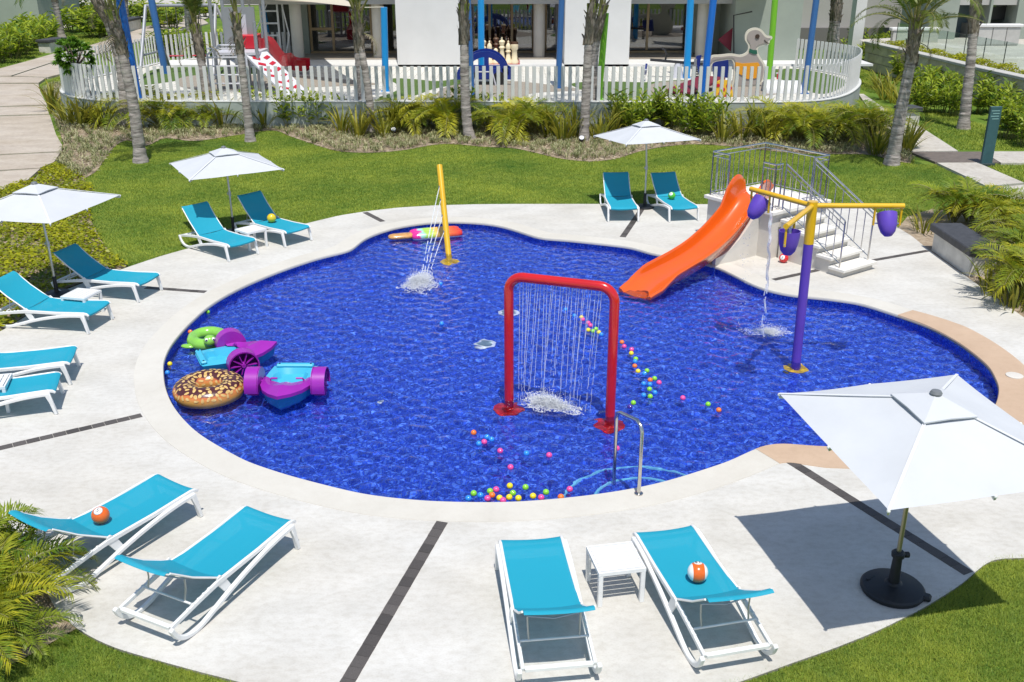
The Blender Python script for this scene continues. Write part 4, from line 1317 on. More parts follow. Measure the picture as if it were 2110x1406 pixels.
# ------------------------------------------------------------------ tipping bucket tree
pb = Vector((*(4.726,14.984), 0))
bt = thing('tipping_bucket_tree', 'purple and yellow post with three yellow arms carrying purple tipping buckets', 'bucket tree', (pb.x, pb.y, 0))
ZA = 2.605 - 0.09
MB().tube([(0, 0, FLOOR_Z), (-0.025, 0, 1.90)], 0.076, 20).build('lower_post', M_PUR, bt, smooth=60)
MB().tube([(-0.025, 0, 1.901), (-0.035, 0, ZA + 0.07)], 0.079, 20).build('upper_post', M_YEL, bt, smooth=60)
MB().lathe([(0.21, 0), (0.21, 0.03), (0.09, 0.045)], (0, 0, FLOOR_Z + 0.005), 24).build('base_flange', M_YEL, bt, smooth=35)
def bucket(parent, ang, ln, tiltb, face):
    c, s = math.cos(ang), math.sin(ang)
    e = Vector((-0.03 + c * ln, s * ln, ZA))
    MB().tube([(-0.03 + c * 0.06, s * 0.06, ZA), e], 0.042, 14).build('arm', M_YEL, parent, smooth=60)
    for q in (0.03, 0.44):
        p = e - Vector((c, s, 0)) * q
        MB().tube([p - Vector((0, 0, 0.03)), p - Vector((0, 0, 0.31))], 0.019, 8).build('hanger', M_YEL, parent)
    m = e - Vector((c, s, 0)) * 0.235
    prof_o = [(0.008, -0.285), (0.06, -0.272), (0.11, -0.21), (0.142, -0.10), (0.155, 0.02), (0.157, 0.09)]
    prof = prof_o + [(0.147, 0.09), (0.145, 0.02), (0.132, -0.10), (0.10, -0.20), (0.05, -0.258), (0.006, -0.27)]
    b = MB().lathe(prof, (0, 0, 0), 24).build('bucket', M_PUR, parent, smooth=60)
    b.location = m - Vector((0, 0, 0.21))
    b.rotation_mode = 'QUATERNION'
    b.rotation_quaternion = Quaternion((c, s, 0), tiltb) 
    pin = MB()
    pin.tube([e - Vector((c * 0.01, s * 0.01, 0.28)), e - Vector((c * 0.46, s * 0.46, 0.28))], 0.012, 6)
    pin.build('pivot_pin', M_STEEL, parent)
    fill = MB()
    for k in range(3):
        q = m - Vector((c, s, 0)) * (0.05 - 0.05 * k)
        fill.tube([q - Vector((0, 0, 0.04)), q - Vector((0, 0, 0.22))], [0.008, 0.012], 5)
    o = fill.build('filling_jet', M_JET, None, fix=False)
    o.location = parent.location
    return o, m
for a_, ti, lab in ((R(122), R(42), 'thin jets filling the tilted bucket beside the slide'), (R(239), R(0), 'thin jets filling the upright bucket nearest the camera'), (R(359), R(-32), 'thin jets filling the bucket at the right end')):
    o, m_ = bucket(bt, a_, 1.34 if ti > R(30) else 1.42, ti, 0)
    tag(o, lab, 'water jets', kind='stuff')
    if ti > R(30): spill = pb + m_ + Vector((0.17, 0.08, -0.21))
jets = MB()
n = 44
pth = [(spill.x + 0.10 * (i / n) ** 0.5 + 0.012 * math.sin(i * 0.9), spill.y - 0.12 * (i / n) ** 0.5 + 0.01 * math.cos(i * 1.3), spill.z - (spill.z - WATER_Z) * (i / n) ** 1.4) for i in range(n + 1)]
stream(jets, pth, 0.020, 0.014, 0.75, 77)
pth = [(p[0] - 0.02, p[1] + 0.015, p[2] + 0.02) for p in pth]
stream(jets, pth, 0.011, 0.012, 0.5, 78)
for k in range(60):
    x = spill.x - 0.30 + rj.gauss(0, 0.05); z = rj.uniform(WATER_Z, spill.z - 0.1)
    jets.sphere((x, spill.y + rj.gauss(0, 0.04), z), rj.uniform(0.004, 0.010), 5, 4)
tag(jets.build('spilling_water', M_JET, None, fix=False), 'rope of water spilling from the tilted purple bucket', 'water', kind='stuff')
tag(foam('splash_foam', (*(4.566,16.255), WATER_Z + 0.004), 0.34, 0.26, 0, 0.055, 6000, 15, (0.002, 0.007)), 'white splash below the tilted purple bucket', 'foam')

# ------------------------------------------------------------------ slide tower, stairs, rails
M_TOWER = mat('cream_plaster', (0.60, 0.565, 0.51), 0.85, var=0.12, vscale=1.6, bump=0.25, bscale=50)
M_TREAD = mat('pale_tread', (0.74, 0.71, 0.65), 0.7, var=0.07, vscale=2.5, bump=0.15, bscale=70)
SZ = 1.05
oA = Vector((*(4.343,21.782), 0)); oD = Vector((*(5.497,20.176), 0))
du = (oD - oA); LU = du.length; du.normalize()
dvv = Vector((-du.y, du.x, 0))
pf = thing('slide_tower', 'cream plastered slide platform with a flight of steps and thin pale slabs', 'slide platform', oA, math.atan2(du.y, du.x))
LV = 1.93
def notch(g):
    return [(0 + g, 0 + g), (0.74, 0 + g), (0.74, 0.46), (1.47, 0.46), (1.47, 0 + g), (LU + 0.02 - g, 0 + g), (LU + 0.02 - g, LV - g), (0 + g, LV - g)]
MB().prism(notch(0.07), -0.5, SZ - 0.073).build('tower_body', M_TOWER, pf, smooth=0)
MB().prism(notch(0.0), SZ - 0.0725, SZ).build('top_slab', M_TREAD, pf, smooth=0, bevel=0.006)
# buttress under the slide, falling with the chute; tiled face to the pool
bu0, bu1, bd = 0.78, 1.50, 1.19
BM = lambda u: Matrix(((0, 0, 1, u), (1, 0, 0, 0), (0, 1, 0, 0), (0, 0, 0, 1)))
MB().prism([(0.45, -0.5), (0.45, 0.84), (0.10, 0.74), (-0.10, 0.55), (-0.40, 0.28), (-0.70, 0.10), (-0.95, 0.0), (-bd, -0.06), (-bd, -0.5)], 0, bu1 - bu0, M=BM(bu0)).build('buttress', M_TOWER, pf, smooth=0)
MB().prism([(0.07, -0.5), (0.07, 0.97), (-0.02, 0.96), (-0.25, 0.72), (-0.50, 0.48), (-0.80, 0.28), (-1.0, 0.20), (-bd - 0.02, 0.16), (-bd - 0.02, -0.5)], 0, 0.09, M=BM(bu1 + 0.002)).build('cheek_wall', M_TOWER, pf, smooth=0)
MB().box(((bu0 + bu1) / 2 + 0.03, -bd - 0.034, -0.255), (bu1 - bu0 + 0.14, 0.02, 0.48)).build('tiled_face', M_MOSAIC, pf, smooth=0)
MB().box((bu0 - 0.012, -bd / 2 + 0.2, -0.255), (0.02, bd + 0.2, 0.48)).build('tiled_face', M_MOSAIC, pf, smooth=0)
# steps
ns = 5
ST0, ST1 = LU + 0.02, 3.66
sv0, sv1 = 0.26, 1.34
td = (ST1 - ST0) / ns
for i in range(ns):
    u0 = ST0 + td * i
    z = SZ * (ns - i) / (ns + 1)
    MB().box((u0 + td / 2 - 0.01, (sv0 + sv1) / 2, z / 2 - 0.03), (td - 0.004 + (0.0 if i else 0), sv1 - sv0 - 0.08, z - 0.01)).build('riser', M_TOWER, pf, smooth=0)
    MB().box((u0 + td / 2 + 0.03, (sv0 + sv1) / 2, z - 0.03), (td + 0.06, sv1 - sv0 + 0.02, 0.06)).build('tread', M_TREAD, pf, smooth=0, bevel=0.006)

# slide chute
sl = thing('slide', 'glossy orange water slide running from the cream platform down into the pool', 'slide', (0, 0, 0))
s_top = oA + du * 1.09 + dvv * 0.40; s_top.z = 1.10; s_bot = Vector((*(2.427,18.295), -0.17))
hd_ = Vector((s_bot.x - s_top.x, s_bot.y - s_top.y, 0)); LN = hd_.length; hd_.normalize()
sd_ = Vector((-hd_.y, hd_.x, 0))
sl.location = (s_top.x, s_top.y, 0)
prof = catmull([(-0.04, 1.11), (0.0, 1.09), (0.04, 1.02), (0.10, 0.84), (0.18, 0.62), (0.27, 0.43), (0.36, 0.28), (0.46, 0.155), (0.58, 0.06), (0.72, -0.01), (0.86, -0.08), (0.95, -0.15), (1.0, -0.20)], 5, closed=False)
SEC = []
for (f, z) in prof:
    w = 0.305 + 0.07 * f - (0.05 * max(0, f - 0.9) / 0.1)
    wing = 0.56 * max(0, 1 - ((f - 0.03) / (0.17 if f > 0.03 else 0.10)) ** 2)
    side = max(0.25 + 0.09 * (1 - f), wing) if f < 0.80 else max(0.05, 0.268 - 1.15 * (f - 0.80))
    SEC.append((f, z, w, side))
inner, outer = [], []
vs = []
K = 14
prs = []
for (f, z, w, side) in SEC:
    row = []
    for k in range(K + 1):
        a = -1 + 2 * k / K
        ab = abs(a)
        if ab < 0.5:
            x = w * math.sin(ab / 0.5 * PI / 2 * 0.9); h = 0.15 * (1 - math.cos(ab / 0.5 * PI / 2 * 0.9))
        else:
            t = (ab - 0.5) / 0.5
            x = w * 0.988 + 0.035 * t; h = 0.1265 + (max(side, 0.13) - 0.1265) * t
        row.append((math.copysign(x, a), h))
    # rolled lip outside
    xe, he = w * 0.988 + 0.035, max(side, 0.13)
    full = [(-xe - 0.045, he - 0.06), (-xe - 0.05, he + 0.0), (-xe - 0.022, he + 0.022)] + row + [(xe + 0.022, he + 0.022), (xe + 0.05, he + 0.0), (xe + 0.045, he - 0.06)]
    und = [(xe - 0.0, max(0.02, he - 0.12)), (w * 0.99, 0.05), (w * 0.6, -0.035), (0, -0.05), (-w * 0.6, -0.035), (-w * 0.99, 0.05), (-xe + 0.0, max(0.02, he - 0.12))]
    prs.append((f, z, full + und))
m_ = len(prs[0][2])
for i, (f, z, sec) in enumerate(prs):
    a, b_ = prs[max(i - 1, 0)], prs[min(i + 1, len(prs) - 1)]
    tl = Vector(((b_[0] - a[0]) * LN, 0, b_[1] - a[1])).normalized()
    nu = Vector((-tl.z, 0, tl.x))
    for (x, h) in sec:
        nz = Vector((0, 0, 1)).lerp(nu, 0.55)
        p = hd_ * (f * LN + nz.x * h) + Vector((0, 0, z + nz.z * h)) + sd_ * x
        vs.append(p)
fs = []
for i in range(len(prs) - 1):
    for k in range(m_):
        k2 = (k + 1) % m_
        fs.append((i * m_ + k, i * m_ + k2, (i + 1) * m_ + k2, (i + 1) * m_ + k))
fs.append(tuple(range(m_))); fs.append(tuple(range((len(prs) - 1) * m_, len(prs) * m_)))
MB().add(vs, fs).build('chute', M_ORG, sl, smooth=50)

# stainless railings
RH = 0.98
rl = thing('platform_railing', 'stainless steel railing of thin balusters round the slide platform and steps', 'railing', oA, math.atan2(du.y, du.x))
def rail_run(pts, n, post_r=0.017, low=True, parent=rl, close_posts=(True, True)):
    """pts: base polyline (u,v,z); two handrails above, a low rail and thin balusters"""
    pts = [Vector(p) for p in pts]
    up = Vector((0, 0, RH))
    MB().tube([p + up for p in pts], 0.019, 8).build('handrail', M_STEEL, parent)
    MB().tube([p + up * 0.90 for p in pts], 0.012, 8).build('mid_rail', M_STEEL, parent)
    if low:
        MB().tube([p + up * 0.08 for p in pts], 0.010, 6).build('low_rail', M_STEEL, parent)
    L_ = [0]
    for a, b_ in zip(pts, pts[1:]): L_.append(L_[-1] + (b_ - a).length)
    for i in range(n + 1):
        s = L_[-1] * i / n
        j = max(k for k in range(len(L_) - 1) if L_[k] <= s + 1e-6)
        p = pts[j].lerp(pts[j + 1], (s - L_[j]) / (L_[j + 1] - L_[j]))
        end = (i == 0 or i == n)
        r_ = post_r if end else 0.0095
        MB().tube([p + up * (0.0 if end else 0.08), p + up * (0.99 if end else 0.90)], r_, 6).build('post' if end else 'baluster', M_STEEL, parent)
e = 0.10
rail_run([(e + 0.50, e, SZ), (e, e, SZ)], 4)
rail_run([(e, e, SZ), (e, LV - e, SZ)], 10)
rail_run([(e, LV - e, SZ), (LU - e, LV - e, SZ)], 11)
rail_run([(LU - e, LV - e, SZ), (LU - e, sv1 - 0.02, SZ)], 3)
rail_run([(1.54, e, SZ), (LU - e, e, SZ)], 3)
rail_run([(LU - e, e, SZ), (LU - e, sv0 + 0.04, SZ)], 1)
zb = SZ / (ns + 1)
for v in (sv0 + 0.07, sv1 - 0.07):
    rail_run([(LU - 0.02, v, SZ), (ST1 - 0.12, v, zb)], 8)

# pool ladder grab rail
gr = thing('grab_rail', 'bent stainless steel pool grab rail on the near coping', 'grab rail', (0, 0, 0))
g0, g1 = Vector((*(1.563,10.53), 0.0)), Vector((*(1.315,11.08), -0.12))
hz = 0.985
g1b = Vector((g1.x, g1.y, FLOOR_Z + 0.15))
m0 = g0 + Vector((0, 0, hz - 0.12)); m1 = Vector((g1.x, g1.y, hz - 0.16))
pa = [g0, g0.lerp(m0, 0.5), m0, m0 + Vector((0, 0, 0.07)) + (m1 - m0) * 0.06, m0 + Vector((0, 0, 0.11)) + (m1 - m0) * 0.2, m1 + Vector((0, 0, 0.06)) - (m1 - m0) * 0.15, m1 + Vector((0, 0, 0.03)) - (m1 - m0) * 0.03, m1 - Vector((0, 0, 0.06)), m1.lerp(g1b, 0.5), g1b]
MB().tube(pa, 0.024, 12).build('tube', M_STEEL, gr, smooth=60)
MB().lathe([(0.055, 0.008), (0.055, 0.02), (0.03, 0.03)], g0, 16).build('flange', M_STEEL, gr)
# rounded entry steps outlined in pale blue under the water
M_STEPE = mat('pale_blue_edge_tile', (0.22, 0.62, 0.80), 0.4)
sc = Vector((*(1.638,10.618), 0))
for k, (rad, zt) in enumerate(((1.02, -0.37), (0.62, -0.24))):
    st = structure(MB().lathe([(rad, FLOOR_Z), (rad, zt)], (sc.x, sc.y, 0), 48).build('pool_step', M_MOSAIC, smooth=40))
    st.cycles.is_caustics_receiver = True
    ring = MB()
    ring.tube([(rad * math.cos(a), rad * math.sin(a), zt) for a in [2 * PI * i / 48 for i in range(48)]], 0.024, 6, closed=True)
    o = ring.build('step_edge', M_STEPE, st); o.location = (sc.x, sc.y, 0); o.cycles.is_caustics_receiver = True

# white drains and lamps on the pool floor
M_PLATE = mat('pool_fitting', (0.80, 0.82, 0.80), 0.4, var=0.5, vscale=9)
M_GRATE = mat('pool_grate', (0.22, 0.30, 0.32), 0.5)
for (px, r_), lab in zip((((-0.065,17.668), 0.20), ((-0.484,16.1), 0.20), ((-2.037,13.763), 0.06), ((-3.125,18.301), 0.05), ((-4.691,20.921), 0.05), ((1.297,22.922), 0.06), ((7.383,17.636), 0.07)),
        ('round floor drain behind the left leg of the red arch', 'round floor drain left of the red arch', 'small white floor inlet in the open near half of the pool', 'small white floor inlet in the middle left of the pool', 'small white inlet near the far left pool edge', 'small white inlet near the far pool edge', 'small white inlet near the right pool edge')):
    t = thing('pool_drain', lab, 'pool drain', (px[0], px[1], FLOOR_Z + 0.004), 0, 'fittings on the pool floor')
    MB().lathe([(r_, 0), (r_, 0.012), (r_ * 0.72, 0.02), (r_ * 0.7, 0.012)], (0, 0, 0), 22).build('rim', M_PLATE, t, smooth=35).cycles.is_caustics_receiver = True
    MB().lathe([(r_ * 0.69, 0), (r_ * 0.69, 0.013)], (0, 0, 0), 22).build('grate', M_GRATE, t, smooth=35).cycles.is_caustics_receiver = True


# everything that stands on the pool floor gets its share of light through the water
def wet(*obs):
    for o in obs:
        o.cycles.is_caustics_receiver = True
        for c in o.children:
            wet(c)
wet(ar, yp, bt, gr, pf, sl)
for o in bpy.data.objects:
    if o.name.startswith('pool_wall'):
        wet(o)

# ------------------------------------------------------------------ hand paddle boats
M_AQUA = mat('aqua_plastic', (0.055, 0.44, 0.64), 0.35, var=0.06, vscale=3, coat=0.2)
M_AQUAD = mat('deep_aqua_plastic', (0.012, 0.20, 0.42), 0.35, coat=0.2)
M_MAG = mat('magenta_plastic', (0.31, 0.018, 0.36), 0.35, var=0.08, vscale=4, coat=0.2)
def paddle_boat(loc, rz, label):
    t = thing('paddle_boat', label, 'paddle boat', (loc[0], loc[1], WATER_Z - 0.045), rz, 'hand paddle boats')
    half = [(-0.52, 0.0), (-0.52, 0.20), (-0.50, 0.29), (-0.30, 0.315), (-0.05, 0.33), (0.15, 0.315), (0.33, 0.24), (0.47, 0.13), (0.58, 0.0)]
    loop = half[:-1] + [half[-1]] + [(x, -y) for x, y in half[-2:0:-1]]
    n = len(loop)
    def ring(sx, sy, z, dz=0.0, ox=0.0):
        return [(x * sx + ox, y * sy, z + dz * max(0, x) ** 2) for x, y in loop]
    vs = ring(0.80, 0.72, -0.08) + ring(0.95, 0.93, 0.04, 0.08) + ring(1.0, 1.0, 0.17, 0.14)
    fs = []
    for a in range(2):
        for k in range(n):
            k2 = (k + 1) % n
            fs.append((a * n + k, a * n + k2, (a + 1) * n + k2, (a + 1) * n + k))
    MB().add(vs, fs + [tuple(range(n - 1, -1, -1))]).build('hull', M_AQUAD, t, smooth=40)
    # rim and cockpit tub
    inn = [(-0.42, 0.0), (-0.42, 0.14), (-0.36, 0.205), (-0.28, 0.17), (-0.22, 0.225), (-0.04, 0.225), (0.05, 0.17), (0.09, 0.09), (0.105, 0.0)]
    il = inn[:-1] + [inn[-1]] + [(x, -y) for x, y in inn[-2:0:-1]]
    top = ring(1.0, 1.0, 0.172, 0.14)
    ti = [(x, y, 0.185) for x, y in il]
    bi = [(x * 0.86 - 0.01, y * 0.80, 0.045 if x > -0.2 else 0.11) for x, y in il]
    tub = MB()
    vs = top + ti + bi
    fs = []
    for a in range(2):
        for k in range(n):
            k2 = (k + 1) % n
            fs.append((a * n + k, a * n + k2, (a + 1) * n + k2, (a + 1) * n + k))
    fs.append(tuple(range(2 * n, 3 * n)))
    tub.add(vs, fs)
    tub.build('tub', M_AQUA, t, smooth=40)
    MB().box((-0.47, 0, 0.20), (0.085, 0.50, 0.045)).build('stern_rim', M_AQUA, t, smooth=0, bevel=0.015)
    for s in (-1, 1):
        MB().lathe([(0.014, 0), (0.014, 0.006)], (-0.47, s * 0.21, 0.222), 10).build('cap', mat('dark_cap', (0.02, 0.03, 0.05), 0.5), t)
    MB().box((0.0, 0.05, 0.075), (0.26, 0.07, 0.035), R(12)).build('leg_rest', mat('pale_aqua', (0.22, 0.58, 0.74), 0.4), t, smooth=0, bevel=0.012)
    # magenta bow deck, creased along the middle
    dk_out = [(-0.08, 0.335), (0.15, 0.325), (0.34, 0.25), (0.49, 0.14), (0.605, 0.0)]
    dk_in = [(-0.06, 0.25), (0.03, 0.205), (0.07, 0.14), (0.10, 0.075), (0.11, 0.0)]
    vs, fs = [], []
    m = len(dk_out)
    for s in (1, -1):
        o_ = len(vs)
        for k in range(m):
            xo, yo = dk_out[k]; xi, yi = dk_in[k]
            zz = 0.178 + 0.14 * max(0, xo) ** 2
            xm, ym = xo * 0.55 + xi * 0.45, yo * 0.55 + yi * 0.45
            vs += [(xo, s * yo, zz - 0.03), (xo, s * yo, zz + 0.012), (xm, s * ym, zz + 0.035 + (0.035 if k == m - 1 else 0.012 * (k % 2))), (xi, s * yi, 0.20 + (0.02 if k == m - 1 else 0))]
        for k in range(m - 1):
            for q in range(3):
                a = o_ + 4 * k + q
                fs.append((a, a + 4, a + 5, a + 1))
    MB().add(vs, fs).build('bow_deck', M_MAG, t, smooth=25)
    # paddle wheels in arched housings
    for s in (-1, 1):
        hub = Vector((0.02, s * 0.43, 0.16))
        hs = MB()
        NA = 14
        r0, w = 0.215, 0.085
        vs, fs = [], []
        for k in range(NA + 1):
            a = R(-18) + R(216) * k / NA
            c, sn = math.cos(a), math.sin(a)
            for (rr2, yy) in ((r0, -w), (r0, w), (r0 - 0.018, w), (r0 - 0.018, -w)):
                vs.append((hub.x + c * rr2, hub.y + yy, hub.z + sn * rr2))
        for k in range(NA):
            for q in range(4):
                q2 = (q + 1) % 4
                fs.append((4 * k + q, 4 * k + q2, 4 * k + 4 + q2, 4 * k + 4 + q))
        fs += [(0, 1, 2, 3), tuple(4 * NA + q for q in (3, 2, 1, 0))]
        hs.add(vs, fs)
        yy = hub.y - s * w
        fan = [(hub.x + math.cos(R(-18) + R(216) * k / NA) * r0, hub.z + math.sin(R(-18) + R(216) * k / NA) * r0) for k in range(NA + 1)]
        hs.prism(fan, yy - 0.008, yy + 0.008, M=Matrix(((1, 0, 0, 0), (0, 0, 1, 0), (0, 1, 0, 0), (0, 0, 0, 1))))
        hs.build('wheel_housing', M_MAG, t, smooth=40)
        wh = MB()
        wh.lathe([(0.055, -0.07), (0.06, 0.0), (0.03, 0.075)], (0, 0, 0), 12, M=Matrix.Rotation(-s * PI / 2, 3, 'X'))
        for k in range(10):
            a = 2 * PI * k / 10
            wh.box((math.cos(a) * 0.115, s * 0.005, math.sin(a) * 0.115), (0.14, 0.13, 0.012), rot=Matrix.Rotation(-a, 3, 'Y'))
        o = wh.build('paddle_wheel', M_MAG, t, smooth=40); o.location = hub
        MB().tube([(0.02, s * 0.34, 0.19), (0.02, s * 0.22, 0.20), (0.05, s * 0.20, 0.24), (0.05, s * 0.12, 0.24)], 0.014, 7).build('crank', M_MAG, t)
    return t
def heading(a, b_):
    return math.atan2(b_[1] - a[1], b_[0] - a[0])
b1s, b1b = (-3.463,14.515), (-3.472,13.154)
paddle_boat(((b1s[0] + b1b[0]) / 2, (b1s[1] + b1b[1]) / 2), heading(b1s, b1b), 'aqua and magenta paddle boat with its bow to the camera, right of the doughnut ring').scale = (1.19,) * 3
b2s, b2b = (-5.135,14.721), (-4.038,15.258)
paddle_boat(((b2s[0] + b2b[0]) / 2, (b2s[1] + b2b[1]) / 2), heading(b2s, b2b), 'aqua and magenta paddle boat pointing right, behind the doughnut ring').scale = (1.16,) * 3

# ------------------------------------------------------------------ inflatables
def donut_mat():
    m, nt, N, L, b = new_mat('doughnut_print')
    b.inputs['Roughness'].default_value = 0.3
    b.inputs['Coat Weight'].default_value = 0.2
    tc = N.new('ShaderNodeTexCoord')
    sx = N.new('ShaderNodeSeparateXYZ'); L.new(tc.outputs['Object'], sx.inputs[0])
    n = N.new('ShaderNodeTexNoise'); n.inputs['Scale'].default_value = 4.5; L.new(tc.outputs['Object'], n.inputs['Vector'])
    ad = N.new('ShaderNodeMath'); ad.operation = 'MULTIPLY_ADD'; ad.inputs[1].default_value = 0.12; L.new(n.outputs[0], ad.inputs[0]); L.new(sx.outputs[2], ad.inputs[2])
    rp = N.new('ShaderNodeValToRGB')
    e = rp.color_ramp.elements
    e[0].position = 0.0; e[0].color = (0.50, 0.25, 0.05, 1); e[1].position = 0.255; e[1].color = (0.075, 0.018, 0.020, 1)
    for p, c in ((0.14, (0.60, 0.32, 0.07, 1)), (0.22, (0.62, 0.20, 0.05, 1)), (0.247, (0.50, 0.13, 0.05, 1))):
        k = e.new(p); k.color = c
    L.new(ad.outputs[0], rp.inputs[0]); L.new(rp.outputs[0], b.inputs['Base Color'])
    return m
dn = (-4.657,13.707)
mb = MB()
mb.tube([(0.345 * math.cos(2 * PI * k / 48), 0.345 * math.sin(2 * PI * k / 48), 0.09) for k in range(48)], 0.195, 22, closed=True)
mb.v = [(x, y, 0.09 + (z - 0.09) * 0.86 + 0.003 * math.sin(math.atan2(y, x) * 24)) for x, y, z in mb.v]
dnt = mb.build('doughnut_ring', donut_mat(), None, smooth=180)
dnt.location = (dn[0], dn[1], WATER_Z)
al = MB(); rd = random.Random(12); done = []
for k in range(1500):
    th, ph = rd.random() * 2 * PI, R(rd.uniform(12, 176))
    rad = 0.345 + 0.197 * math.cos(ph)
    p = Vector((rad * math.cos(th), rad * math.sin(th), 0.09 + 0.86 * 0.197 * math.sin(ph)))
    if any((p - q).length < 0.062 for q in done):
        continue
    done.append(p)
    nn = Vector((math.cos(ph) * math.cos(th), math.cos(ph) * math.sin(th), math.sin(ph) / 0.86)).normalized()
    t1 = nn.cross(Vector((rd.gauss(0, 1), rd.gauss(0, 1), rd.gauss(0, 1)))).normalized(); t2 = nn.cross(t1)
    A, B = rd.uniform(0.032, 0.050), rd.uniform(0.018, 0.028)
    ring = []
    for q in range(8):
        a_ = 2 * PI * q / 8
        v = p + t1 * A * math.cos(a_) + t2 * B * math.sin(a_) * (1 + 0.25 * math.cos(a_))
        cth = math.atan2(v.y, v.x); c0 = Vector((0.345 * math.cos(cth), 0.345 * math.sin(cth), 0.09))
        d_ = v - c0; d_.z /= 0.86; d_ = d_.normalized() * 0.199; d_.z *= 0.86
        ring.append(c0 + d_)
    al.add([p + nn * 0.004] + ring, [(0, 1 + q, 1 + (q + 1) % 8) for q in range(8)])
o = al.build('almond_print', mat('almond_yellow', (0.72, 0.50, 0.20), 0.3, col2=(0.52, 0.31, 0.09), vscale=16, coat=0.2), dnt, smooth=180); o['kind'] = 'stuff'
tag(dnt, 'inflatable doughnut ring with chocolate icing and almond flakes', 'pool float')

M_LIME = mat('lime_vinyl', (0.24, 0.56, 0.075), 0.25, coat=0.4, var=0.15, vscale=5)
gf = thing('turtle_float', 'lime green inflatable turtle ring behind the upper paddle boat', 'pool float', (*(-5.293,15.854), WATER_Z), R(200))
gf.scale = (0.84,) * 3
mb = MB()
mb.tube([(0.30 * math.cos(a), 0.36 * math.sin(a), 0.08) for a in [2 * PI * k / 36 for k in range(36)]], 0.125, 14, closed=True)
mb.v = [(x * (1 + 0.02 * math.sin(9 * math.atan2(y, x))), y, z) for x, y, z in mb.v]
mb.build('ring', M_LIME, gf, smooth=180)
hd = MB().sphere((0.0, 0, 0), 0.13, 14, 10, 0.95).build('head', M_LIME, gf); hd.location = (-0.02, 0.46, 0.20)
for s in (-1, 1):
    MB().sphere((s * 0.065, 0.08, 0.06), 0.036, 10, 7).build('eye', mat('white_vinyl', (0.8, 0.8, 0.78), 0.3), hd)
    MB().sphere((s * 0.07, 0.112, 0.065), 0.014, 8, 6).build('pupil', mat('black_vinyl', (0.01, 0.01, 0.01), 0.3), hd)
    fl = MB().sphere((0, 0, 0), 0.15, 12, 8, 0.3).build('flipper', M_LIME, gf); fl.location = (s * 0.42, 0.22, 0.05); fl.rotation_euler = (0, 0, s * R(-35)); fl.scale = (1, 0.55, 1)

def pop_mat():
    m, nt, N, L, b = new_mat('ice_pop_print')
    b.inputs['Roughness'].default_value = 0.25
    b.inputs['Coat Weight'].default_value = 0.4
    tc = N.new('ShaderNodeTexCoord'); sx = N.new('ShaderNodeSeparateXYZ'); L.new(tc.outputs['Object'], sx.inputs[0])
    n = N.new('ShaderNodeTexNoise'); n.inputs['Scale'].default_value = 7; L.new(tc.outputs['Object'], n.inputs['Vector'])
    ad = N.new('ShaderNodeMath'); ad.operation = 'MULTIPLY_ADD'; ad.inputs[1].default_value = 0.22; L.new(n.outputs[0], ad.inputs[0]); L.new(sx.outputs[0], ad.inputs[2])
    mr = N.new('ShaderNodeMapRange'); mr.inputs['From Min'].default_value = 0.52 * POPK + 0.05; mr.inputs['From Max'].default_value = 1.72 * POPK + 0.10; L.new(ad.outputs[0], mr.inputs['Value'])
    rp = N.new('ShaderNodeValToRGB')
    e = rp.color_ramp.elements
    cs = [(0, (0.72, 0.02, 0.25)), (0.17, (0.72, 0.03, 0.28)), (0.22, (0.35, 0.68, 0.62)), (0.30, (0.36, 0.60, 0.08)), (0.42, (0.45, 0.64, 0.10)), (0.50, (0.80, 0.48, 0.10)), (0.66, (0.82, 0.40, 0.06)), (0.76, (0.80, 0.13, 0.03)), (1.0, (0.70, 0.02, 0.03))]
    e[0].position, e[0].color = cs[0][0], rgba(cs[0][1]); e[1].position, e[1].color = cs[-1][0], rgba(cs[-1][1])
    for p, c in cs[1:-1]:
        k = e.new(p); k.color = rgba(c)
    L.new(mr.outputs[0], rp.inputs[0])
    lt = N.new('ShaderNodeMath'); lt.operation = 'LESS_THAN'; lt.inputs[1].default_value = 0.035; L.new(sx.outputs[2], lt.inputs[0])
    mx = N.new('ShaderNodeMixRGB'); mx.inputs[2].default_value = (0.75, 0.66, 0.70, 1); L.new(lt.outputs[0], mx.inputs[0]); L.new(rp.outputs[0], mx.inputs[1])
    L.new(mx.outputs[0], b.inputs['Base Color'])
    return m
p0, p1 = (-2.897,22.233), (-1.191,22.726)
POPK = math.hypot(p1[0] - p0[0], p1[1] - p0[1]) / 1.72
ip = thing('ice_pop_float', 'inflatable ice pop mattress in pink, green, yellow and red beside the yellow post', 'pool float', (p0[0], p0[1], WATER_Z), heading(p0, p1))
LP_ = math.hypot(p1[0] - p0[0], p1[1] - p0[1])
kx = LP_ / 1.72
mb = MB()
for j in (-1, 0, 1):
    x0 = 0.52
    pts = [(x0 + 1.2 * q, j * 0.17, 0.07) for q in (0, 0.03, 0.1, 0.3, 0.5, 0.7, 0.88, 0.96, 1.0 - (0.03 if j else 0))]
    mb.tube(pts, [0.05, 0.085, 0.105, 0.112, 0.112, 0.112, 0.105, 0.08, 0.03], 14)
mb.v = [((x - 0) * kx, y, z * 0.9) for x, y, z in mb.v]
mb.build('body', pop_mat(), ip, smooth=180)
mb = MB().tube([(0.0, 0, 0.06), (0.04, 0, 0.06), (0.12, 0, 0.06), (0.35, 0, 0.06), (0.53, 0, 0.06), (0.56, 0, 0.06)], [0.06, 0.11, 0.14, 0.145, 0.14, 0.10], 14)
mb.v = [(x * kx, y, 0.055 + (z - 0.06) * 0.5) for x, y, z in mb.v]
mb.build('stick', mat('stick_print', (0.58, 0.30, 0.10), 0.3, var=0.35, vscale=6, coat=0.4), ip, smooth=180)

